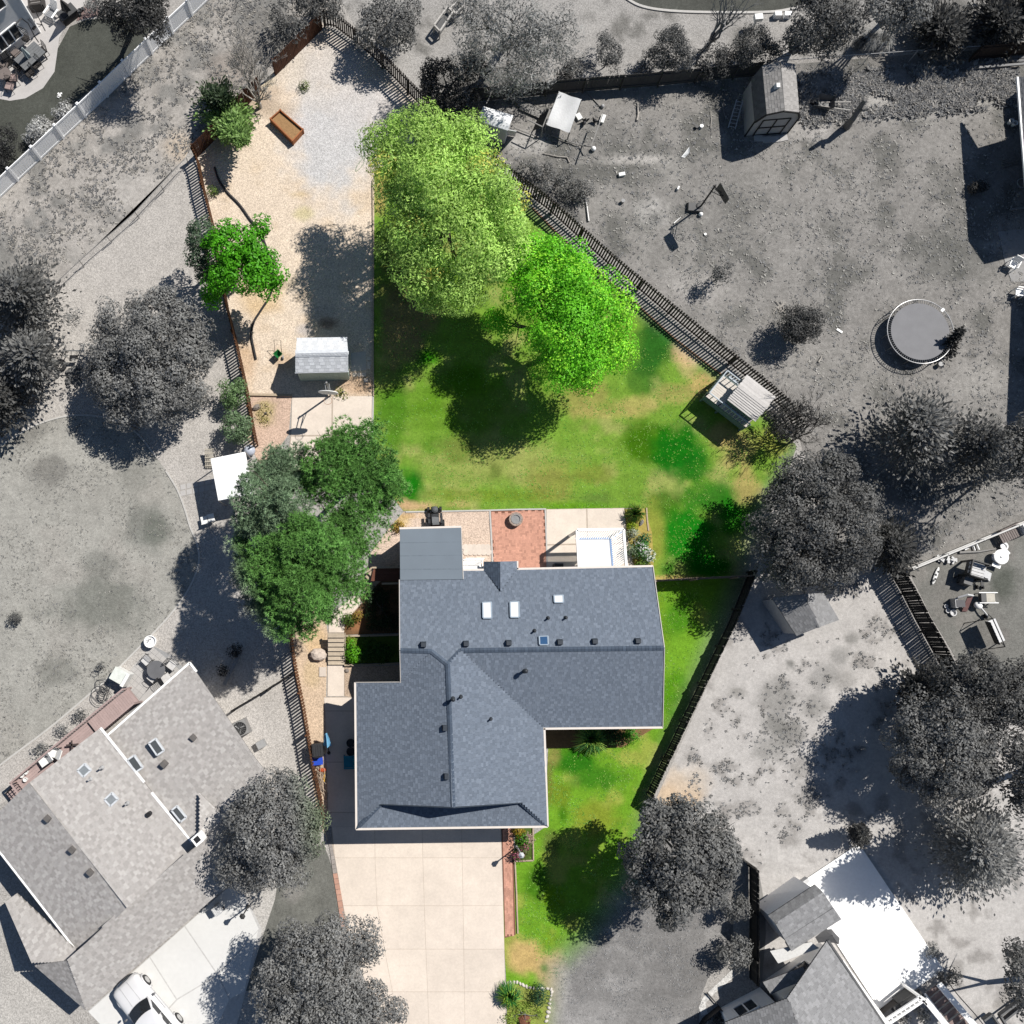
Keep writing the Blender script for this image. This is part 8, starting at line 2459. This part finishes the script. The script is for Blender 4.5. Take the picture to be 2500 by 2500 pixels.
log("white bent stick by the slatted fence and the coop", [(1390, 396), (1384, 384), (1360, 382), (1325, 374)], .05, name="stick")
log("dark pole lying beside the brush by the slatted fence", [(1437, 540), (1432, 500), (1424, 470)], .07, GREYM, "pole")
log("pale stick next to the dark pole", [(1420, 492), (1424, 470), (1421, 460)], .06, name="stick")
log("short pale stick below the dark pole's upper end", [(1407, 511), (1404, 500), (1409, 492)], .04, name="stick")
log("thin white stick near the burnt circle", [(1645, 545), (1662, 530)], .03, WHITE, "stick")
log("short pale stick by the grey gambrel shed's shade", [(1735, 312), (1737, 290), (1735, 270)], .03, name="stick")
log("thin rod standing beside the long ladder", [(1762, 250), (1772, 292)], .03, GREYM, "rod")
MB().slab([G(1683, 358, .3), G(1663, 383, .05), G(1672, 385, .05), G(1684, 372, .3)], .03).solo("panel", WHITE, "white triangular panel lying in the weedy yard", "panel", G(1672, 375))
MB().box((0, 0, .1), (.4, .22, .2)).solo("crate", OFFW, "small white crate on the dry grass near the brush", "crate", G(1517, 428), None, .2, True)
MB().lathe([(.1, 0), (.12, .26), (.001, .26)], n=12).solo("bucket", M("pale bucket", A(170), .5), "pale round bucket west of the burnt circle", "bucket", G(1519, 494), None, 0, True)
MB().lathe([(.1, 0), (.12, .2), (.001, .2)], n=12).solo("bucket", WHITE, "white bucket near the gambrel shed's shade edge", "bucket", G(1711, 311), None, 0, True)
MB().lathe([(.1, 0), (.12, .2), (.001, .2)], n=12).solo("bucket", BKP, "black bucket next to the white bucket by the shade edge", "bucket", G(1699, 312), None, 0, True)
MB().lathe([(.07, 0), (.08, .1), (.001, .1)], n=10).solo("lid", WHITE, "tiny white lid on the grass below the portable hoop", "lid", G(1721, 573), None, 0, True)
MB().box((0, 0, .12), (.1, .22, .2)).solo("jug", WHITE, "small white jug in the grass north of the burnt circle", "jug", G(1654, 462), None, -.4, True)
sx = thing("stick_pile", "bundle of white sticks beside the dense dark bush", "sticks", G(1905, 752))
for i in range(9):
    p = G(1902 + U(-12, 14), 752 + U(-8, 8), .06)
    a = U(.2, 1.2) + (1.4 if i % 3 == 0 else 0)
    d = Vector((math.cos(a), math.sin(a), .1))
    MB().tube([p - d * .35, p, p + d * .35], .025, 5).build("stick", PALEBARK, sx)
MB().box((0, 0, .03), (.4, .14, .05)).solo("board_scrap", OFFW, "white board scrap between bush and trampoline", "board", G(2049, 808), None, -.6, True)
log("pale bone like stick in the weeds south of the dark bush", [(1998, 884), (2004, 875), (2006, 868)], .06, name="stick")
# timber frame sofa at the top
bnch = thing("timber_trailer", "pair of long pale timber box frames standing behind the slatted fence", "timber frame", G(1097, 50))
PTM = M("pale frame timber", A(206, 202, 196), .8, rand=.08)
for (q0, q1, q2, q3) in (((1060, 62), (1092, 18), (1106, 29), (1074, 77)), ((1100, 20), (1120, 2), (1132, 13), (1112, 34))):
    c_ = [G(*p, .75) for p in (q0, q1, q2, q3)]
    for a, b in zip(c_, c_[1:] + c_[:1]):
        MB().bar(a, b, .09, .16).build("rail", PTM, bnch)
        MB().bar((a.x, a.y, 0), a, .08).build("leg", PTM, bnch)
    MB().slab([p - Vector((0, 0, .3)) for p in c_], .05).build("floor", M("dark frame floor", A(110), .9), bnch)
for i, x in enumerate((1895, 1919)):
    MB().box((0, 0, .2), (.42, .3, .4)).solo("beehive", WHITE, ("white box by the kerb of the dark lawn, western one", "white box by the kerb of the dark lawn, eastern one")[i], "box", G(x, 42), "white boxes by the kerb", 0, True)
MB().box((0, 0, .9), (.5, .38, .3)).box((0, 0, .4), (.1, .1, .8)).solo("nest_box", OFFW, "white box on a post among the dark bushes", "box", G(1838, 66), None, .1, True)
# things at the eastern house
MB().bar(G(2388, 165, .25), G(2500, 156, .25), .14, .1).solo("beam", M("pale beam", A(150), .8), "long pale beam lying in the shade below the dark fence", "beam", G(2440, 160))
blkp = thing("block_stack", "low stack of pale blocks by the eastern house corner", "blocks", G(2480, 140))
for i in range(9):
    MB().box(G(2464 + (i % 3) * 14, 133 + (i // 3) * 8, .1 + .02 * (i % 2)), (.34, .18, .18), .08).build("block", M("grey block", A(130), .9, rand=.12), blkp)
for i, (x, y) in enumerate(((2463, 301), (2472, 306))):
    MB().lathe([(.12, 0), (.15, .3), (.16, .31), (.12, .3), (.11, .1), (.001, .1)], n=14).solo("bucket", OFFW, ("white bucket in the eastern house's shade, outer one", "white bucket in the eastern house's shade, inner one")[i], "bucket", G(x, y), "buckets in the shade", 0, True)
for i in range(4):
    log(("uppermost", "second", "third", "lowest")[i] + " thin pale lath lying in the eastern house's shade", [(2446, 396 + i * 4), (2486, 388 + i * 3)], .03, GRW, "lath")
plastic_chair("white plastic chair on the sunny patio edge by the eastern house", 2463, 652, 2.6, WHITE)
plastic_chair("white plastic chair half in shade at the eastern edge", 2478, 720, 1.4, WHITE)
MB().lathe([(.09, 0), (.1, .35), (.12, .36), (.001, .37)], n=12).solo("plant_pot", M("pale grey pot", A(150), .6), "small grey pot in the eastern house's shade", "pot", G(2482, 478), None, 0, True)
c = [Vector((.3 * math.cos(a), .3 * math.sin(a), .05)) for a in np.linspace(0, 2 * math.pi, 17)]
MB().tube(c, .05, 6).solo("hoop_ring", M("pale ring", A(170), .5), "pale ring lying in the eastern house's shade", "ring", G(2494, 448), None, 0, True)
MB().bar(G(2466, 512, .1), G(2510, 505, .1), .12, .08).solo("beam", M("pale beam", A(150), .8), "short pale beam above the patio at the eastern edge", "beam", G(2490, 508))
wg = bush("dark weed at the edge of the eastern house's shade", 2400, 455, 14, .6, A(60, k=1.1), 'g', dens=.6, extra=((-18, 6, 10),))

# ================================================================== garden of toys
su = thing("toy_surfboard", "long white toy board with dark spots lying by the plank fence", "toy", G(2282, 1406), 0, world=False)
MB().ball((0, 0, .1), .52, 14, 8, sq=(.22, 1.12, .1)).build("board", OFFW, su, smooth=True)
for x, y in ((.04, .28), (-.03, .05), (.03, -.2), (-.04, -.32)):
    MB().box((x, y, .155), (.1, .12, .012), .5).build("spot", BLACK, su)
su.rotation_euler = (0, 0, -.42)
ky = thing("toy_playhouse", "dark and white plastic climbing playhouse with slide", "toy", G(2364, 1394), -.3, world=False)
PLW = M("toy white", A(222), .5)
PLD = M("toy dark", A(70), .5)
for x in (-.5, .5):
    for y in (-.42, .42):
        MB().bar((x, y, 0), (x, y, 1.15), .1).build("post", PLD, ky)
for i in range(5):
    MB().box((.06, -.36 + i * .18, .72), (.95, .15, .05)).build("platform_slat", PLW, ky)
for y in (-.45, .45):
    MB().box((0, y, .98), (1.05, .06, .3)).build("wall", PLD, ky)
MB().box((-.53, 0, .9), (.06, .9, .6)).build("wall", PLD, ky)
for i in range(3):
    MB().tube([(-.57, -.26 + i * .26, 1.0), (-.55, -.26 + i * .26, 1.0)], .1, 10).build("porthole", PLW, ky)
MB().slab([(.5, -.2, .7), (1.3, -.25, .1), (1.3, .25, .1), (.5, .2, .7)], .05).build("slide", PLW, ky)
MB().box((-.25, -.75, .35), (.5, .4, .7)).build("step_box", M("toy grey", A(120), .5), ky)
for i, (x, y, lab) in enumerate(((2345, 1410, "small grey toy cart beside the plastic playhouse"), (2388, 1422, "little toy tricycle in front of the plastic playhouse"))):
    tc_ = thing("toy_tricycle", lab, "toy", G(x, y), i * 1.2 + .4, "ride on toys", world=False)
    MB().tube([(-.25, 0, .3), (.1, 0, .32), (.25, 0, .15)], .03, 6).build("frame", PLW if i else PLD, tc_)
    MB().box((-.1, 0, .36), (.22, .16, .05)).build("seat", PLD, tc_)
    MB().tube([(.12, -.18, .52), (.12, .18, .52)], .02, 5).build("handlebar", PLW, tc_)
    MB().tube([(.12, 0, .3), (.12, 0, .52)], .02, 5).build("stem", PLW, tc_)
    for (x_, y_, r_) in ((.25, 0, .16), (-.28, -.17, .12), (-.28, .17, .12)):
        MB().tube([(x_, y_ - .03, r_), (x_, y_ + .03, r_)], r_, 12).build("wheel", BLACK, tc_)
tt = thing("toy_table", "round white toy table with attached seats and a knob", "table", G(2432, 1361), .4, world=False)
MB().lathe([(.42, .44), (.44, .48), (.4, .5), (.08, .5), (.06, .56), (.001, .57)], n=22).build("table_top", WHITE, tt)
MB().lathe([(.3, 0), (.12, .1), (.1, .44)], n=12).build("pedestal", WHITE, tt)
for a in (.3, 3.9):
    MB().box((.55 * math.cos(a), .55 * math.sin(a), .28), (.22, .5, .06), a).build("seat", WHITE, tt)
MB().lathe([(.2, .14), (.24, .2), (.24, .24), (.16, .24), (.16, .16)], (.62, .45, 0), 14).build("bucket_seat", WHITE, tt)
lgx = thing("slatted_bench", "brown slatted bench against the white rail fence", "bench", G(2452, 1305), .42, world=False)
BRW = M("grey brown slat", A(140, 130, 126), .8, rand=.08)
for i in range(9):
    MB().box((-.55 + i * .14, 0, .45), (.11, .75, .03)).build("slat", BRW, lgx)
for x in (-.55, .6):
    MB().bar((x, -.38, .4), (x, .38, .4), .07).build("frame", BRW, lgx)
    for y in (-.33, .33):
        MB().bar((x, y, 0), (x, y, .4), .07).build("leg", BRW, lgx)
MB().box((0, .42, .7), (1.25, .05, .4)).build("backrest", BRW, lgx)
MB().box((0, 0, .4), (.85, .6, .8)).solo("cooler", WHITE, "white box cooler at the end of the slatted bench", "box", G(2496, 1288), None, .4, True)
tk = thing("toy_slide", "small toy slide with faded red chute and white arch", "toy", G(2340, 1472), .0, world=False)
RD = M("faded red plastic", A(160, 122, 118), .6)
MB().slab([(.12, .35, .75), (.42, .35, .75), (.42, -.5, .08), (.12, -.5, .08)], .05).build("chute", RD, tk)
MB().tube([(-.45, .1, 0), (-.4, .3, .7), (0, .45, .95), (.4, .4, .8)], .06, 7).build("arch", PLW, tk)
MB().box((-.22, -.05, .35), (.5, .42, .5)).build("box", M("slate plastic", A(86, 86, 90), .5), tk)
MB().box((-.45, -.02, .3), (.14, .55, .55)).build("side", PLW, tk)
for i, (x, y, r) in enumerate(((2308, 1480, .12), (2312, 1491, .14), (2324, 1496, .2))):
    MB().lathe([(r * .8, 0), (r, r * .9), (r * .75, r * .9), (r * .6, r * .3), (.001, r * .3)], n=12).solo("toy_bucket", PLW, ("smallest pale toy bucket beside the toy slide", "middle pale toy bucket beside the toy slide", "largest pale toy bucket beside the toy slide")[i], "toy", G(x, y), "toy buckets", 0, True)
sc_ = thing("toy_spade", "white toy ride on with a long grey neck on the grass", "toy", G(2390, 1488), -.5, world=False)
MB().ball((-.3, .1, .3), .25, 12, 8, sq=(1, .85, .7)).build("seat", WHITE, sc_, smooth=True)
MB().tube([(-.1, .05, .3), (.2, -.1, .34), (.45, -.2, .3)], .05, 7).build("neck", PLW, sc_)
MB().tube([(.4, -.24, .16), (.46, -.2, .16)], .16, 12).build("wheel", BLACK, sc_)
bk2 = thing("toy_workbench", "small white bench table with pale panel on the grass", "table", G(2400, 1460), .0, world=False)
MB().box((.12, 0, .5), (.5, .5, .05)).build("table_top", M("cream panel", A(206, 200, 186), .6), bk2)
MB().box((-.32, 0, .45), (.3, .5, .3)).build("tray", M("grey tray", A(96), .5), bk2)
for y in (-.3, .3):
    MB().box((0, y, .52), (1.1, .05, .05)).build("rail", WHITE, bk2)
for x in (-.45, .4):
    for y in (-.25, .25):
        MB().bar((x, y, 0), (x, y, .5), .05).build("leg", PLW, bk2)
sg = thing("garden_swing", "garden swing seat with white tufted cushion in a dark frame", "swing", G(2395, 1545), 0, world=False)
FR = DARKM
MB().box((.3, 0, .9), (.56, 1.35, .12), ry=.15).build("cushion", M("white tufted cushion", A(230), .85, ((12, .08),)), sg)
mb = MB()
for i in range(6):
    for j in range(2):
        mb.box((.2 + j * .2, -.52 + i * .21, .98 - j * .03), (.03, .03, .03))
mb.build("tuft_button", M("button", A(150), .8), sg)
MB().box((.0, 0, 1.05), (.06, 1.35, .7), ry=-.25).build("backrest", M("dark sling back", (.04, .04, .04), .8), sg)
for s in (-.85, .85):
    MB().tube([(-.7, s, 0), (.05, s, 1.55), (.85, s, 0)], .03, 6).build("side_frame", FR, sg)
MB().tube([(.05, -.85, 1.55), (.05, .85, 1.55)], .03, 6).build("crossbar", FR, sg)
sg.rotation_euler = (0, 0, .35)
wcl = thing("white_clutter", "white pipes and scraps piled along the rail fence", "clutter", G(2300, 1372))
for i in range(14):
    p = G(2290 + U(0, 45), 1375 - U(0, 16), .1)
    MB().box((p.x, p.y, U(.05, .25)), (U(.15, .45), U(.05, .15), .08), U(0, 3)).build("piece", PLW, wcl)
log("long grey plank lying along the rail fence", [(2342, 1349), (2390, 1347), (2432, 1340)], .08, GRW, "plank")
wp_ = thing("pipe_scraps", "white bent pipes between the rail fence and round toy table", "pipes", G(2375, 1338))
for pts in (((2366, 1334), (2376, 1332), (2380, 1344)), ((2384, 1328), (2390, 1342)), ((2355, 1342), (2364, 1338))):
    MB().tube([G(x, y, .12) for x, y in pts], .05, 6).build("pipe", WHITE, wp_)

# ================================================================== bottom right terrace
um = thing("umbrella", "dark folded patio umbrella lying across the white slab's corner", "umbrella", G(2035, 2285, .1))
GU = M("grey umbrella cloth", A(104, 104, 106), .8)
ctr = G(2032, 2284, 1.9)
rim_ = [G(x, y, 1.6) for x, y in ((1990, 2288), (2012, 2270), (2030, 2268), (2042, 2282), (2050, 2290), (2048, 2306), (2036, 2302), (2012, 2300), (1998, 2302))]
mb = MB()
for a, b in zip(rim_, rim_[1:] + rim_[:1]):
    mb.add([a, b, ctr], [(0, 1, 2)])
mb.build("canopy", GU, um)
MB().tube([(ctr.x, ctr.y, .1), ctr], .025, 6).build("pole", DARKM, um)
gr = thing("grill", "covered dark grill on the white slab by the pergola", "grill", G(2200, 2432, .1), .6, world=False)
MB().box((0, 0, .5), (1.0, .6, .8)).build("cart", M("grill cover", A(80), .8), gr)
MB().tube([(-.5, 0, .95), (.5, 0, .95)], .28, 10).build("hood", M("grill cover", A(80), .8), gr)
for s in (-1, 1):
    MB().box((s * .7, 0, .75), (.4, .45, .06)).build("side_shelf", M("grill cover", A(80), .8), gr)
sto = thing("storage_bench", "dark storage bench behind the grill", "bench", G(2168, 2462, .1), .6, world=False)
MB().box((0, 0, .3), (1.1, .5, .55)).build("box", DKM, sto)
MB().box((0, 0, .6), (1.16, .56, .06)).build("lid", BLACK, sto)
pgw = thing("pergola", "white railed pergola deck with plants at the bottom edge", "pergola", G(2230, 2480))
for a, b, w_ in (((2162, 2490), (2250, 2432), .12), ((2168, 2500), (2258, 2440), .12), ((2258, 2440), (2340, 2540), .3), ((2240, 2432), (2262, 2452), .1), ((2165, 2500), (2200, 2560), .12)):
    MB().bar(G(*a, 2.2), G(*b, 2.2), w_, .12).build("beam", WHITE, pgw)
for i in range(9):
    t = i / 8
    MB().bar(G(lerp(2163, 2248, t), lerp(2488, 2432, t), 2.2), G(lerp(2170, 2257, t), lerp(2498, 2440, t), 2.2), .06, .1).build("slat", WHITE, pgw)
for x, y in ((2165, 2498), (2256, 2440), (2340, 2540)):
    p = G(x, y, 2.2)
    MB().bar((p.x, p.y, 0), (p.x, p.y, 2.2), .12).build("post", WHITE, pgw)
stp_ = thing("staircase", "red brown stairs with a bright white side wall at the bottom edge", "stairs", G(2330, 2440))
for i in range(8):
    t0, t1 = i / 8, (i + 1) / 8
    z = .25 + i * .19
    a, b = G(lerp(2262, 2350, t0), lerp(2424, 2540, t0), z), G(lerp(2289, 2378, t0), lerp(2402, 2518, t0), z)
    c_, d_ = G(lerp(2262, 2350, t1), lerp(2424, 2540, t1), z), G(lerp(2289, 2378, t1), lerp(2402, 2518, t1), z)
    MB().slab([a, b, d_, c_], .05).build("tread", M("red brown tread", A(150, 132, 128), .8, rand=.06), stp_)
    MB().slab([a + Vector((0, 0, -.05)), b + Vector((0, 0, -.05)), b + (d_ - b) * .1 + Vector((0, 0, -.05)), a + (c_ - a) * .1 + Vector((0, 0, -.05))], .19).build("riser", M("pale riser", A(190), .8), stp_)
for (p, q, w_) in (((2292, 2402), (2410, 2540), .32),):
    MB().bar(G(*p, 1.0), G(*q, 2.2), w_, .12).build("side_wall", WHITE, stp_)
MB().bar(G(2258, 2426, .8), G(2346, 2545, 2.0), .08, .08).build("handrail", WHITE, stp_)
bush("potted plant under the white pergola at the bottom edge", 2205, 2484, 12, .8, A(90, k=1.2), dens=.7)
bush("second plant under the white pergola near its beam", 2262, 2480, 16, .9, A(110, k=1.2), dens=.7)
bush("dark grassy plant at the top of the red brown stairs", 2300, 2392, 14, .6, A(70, k=1.2), dens=.7)
MB().ball(G(2285, 2382, .22), .11, 10, 7).solo("lamp_globe", WHITE, "white globe beside the dark grassy plant by the stairs", "lamp", G(2285, 2382), smooth=True)
c = [G(x, y, .02) for x, y in curve([(2312, 2394), (2340, 2430), (2380, 2475), (2400, 2500)], 5)]
MB().tube(c, .02, 4).solo("garden_hose", DARKM, "thin dark hose running down the pale dirt beside the stairs", "hose", c[0])
eb = thing("wood_frame", "dark wooden bed frame at the bottom right corner", "planter", G(2470, 2470))
for (x0, y0, x1, y1) in ((2400, 2490, 2420, 2475), (2420, 2475, 2450, 2520), (2440, 2478, 2492, 2440), (2450, 2490, 2500, 2450), (2440, 2478, 2460, 2510), (2492, 2440, 2510, 2470)):
    MB().bar(G(x0, y0, .4), G(x1, y1, .4), .1, .3).build("board", M("grey brown board", A(120), .85, rand=.1), eb)
bx = thing("planter_box", "pale planter box standing by the white slab's dark roofed corner", "planter", G(1928, 2168), .58, world=False)
MB().box((0, 0, .25), (.55, .4, .5)).build("box", M("pale planter", A(206), .7), bx)
MB().box((0, 0, .49), (.6, .45, .04)).build("lid", M("pale planter", A(206), .7), bx)
MB().box((0, 0, .2), (.8, .22, .4)).solo("trough", M("pale planter", A(206), .7), "long pale trough between planter box and white slab", "planter", G(1954, 2153), None, .58, True)
sb2 = thing("metal_frame", "small bent metal frame leaning by the charcoal fence", "frame", G(1865, 2215))
MB().tube([G(1853, 2224, .1), G(1868, 2200, .5), G(1877, 2218, .4), G(1862, 2228, .1), G(1853, 2224, .1)], .02, 5).build("frame", GREYM, sb2)
gp = thing("gravel_path", "bright pale gravel strip curving beside the white walled house", "path", G(1730, 2420), kind='structure')
gp_poly = [(1790, 2365), (1792, 2385), (1745, 2425), (1722, 2450), (1728, 2475), (1712, 2480), (1706, 2460), (1716, 2435)]
zone("gravel_path", gp_poly, .016, cf(A(222, 220, 216), .08, 20, 151), GRAVEL, "bright pale gravel strip curving beside the white walled house", "path", res=8)
bpy.data.objects.remove(gp)
zone("path", [(1854, 2135), (1868, 2215), (1870, 2280), (1860, 2400), (1853, 2395)], .012, cf(A(150, 148, 145), .08, 20, 152), CONC, "narrow concrete strip between charcoal fence and grey roofed house", "path", res=8)
# window well and low fence at the bottom edge
ww = thing("window_well", "dark corrugated window well with plants at the bottom edge", "window well", G(1745, 2485))
for a, b in (((1720, 2490), (1757, 2460)), ((1757, 2460), (1790, 2500)), ((1720, 2490), (1700, 2520))):
    MB().bar(G(*a, .25), G(*b, .25), .05, .5).build("panel", DARKM, ww)
bush("dim plants inside the dark window well", 1752, 2492, 20, .5, A(70, k=1.1), dens=.7)
log("dark thin pole along the pale gravel strip's shade", [(1726, 2424), (1760, 2462)], .05, DARKM, "pole", .15)
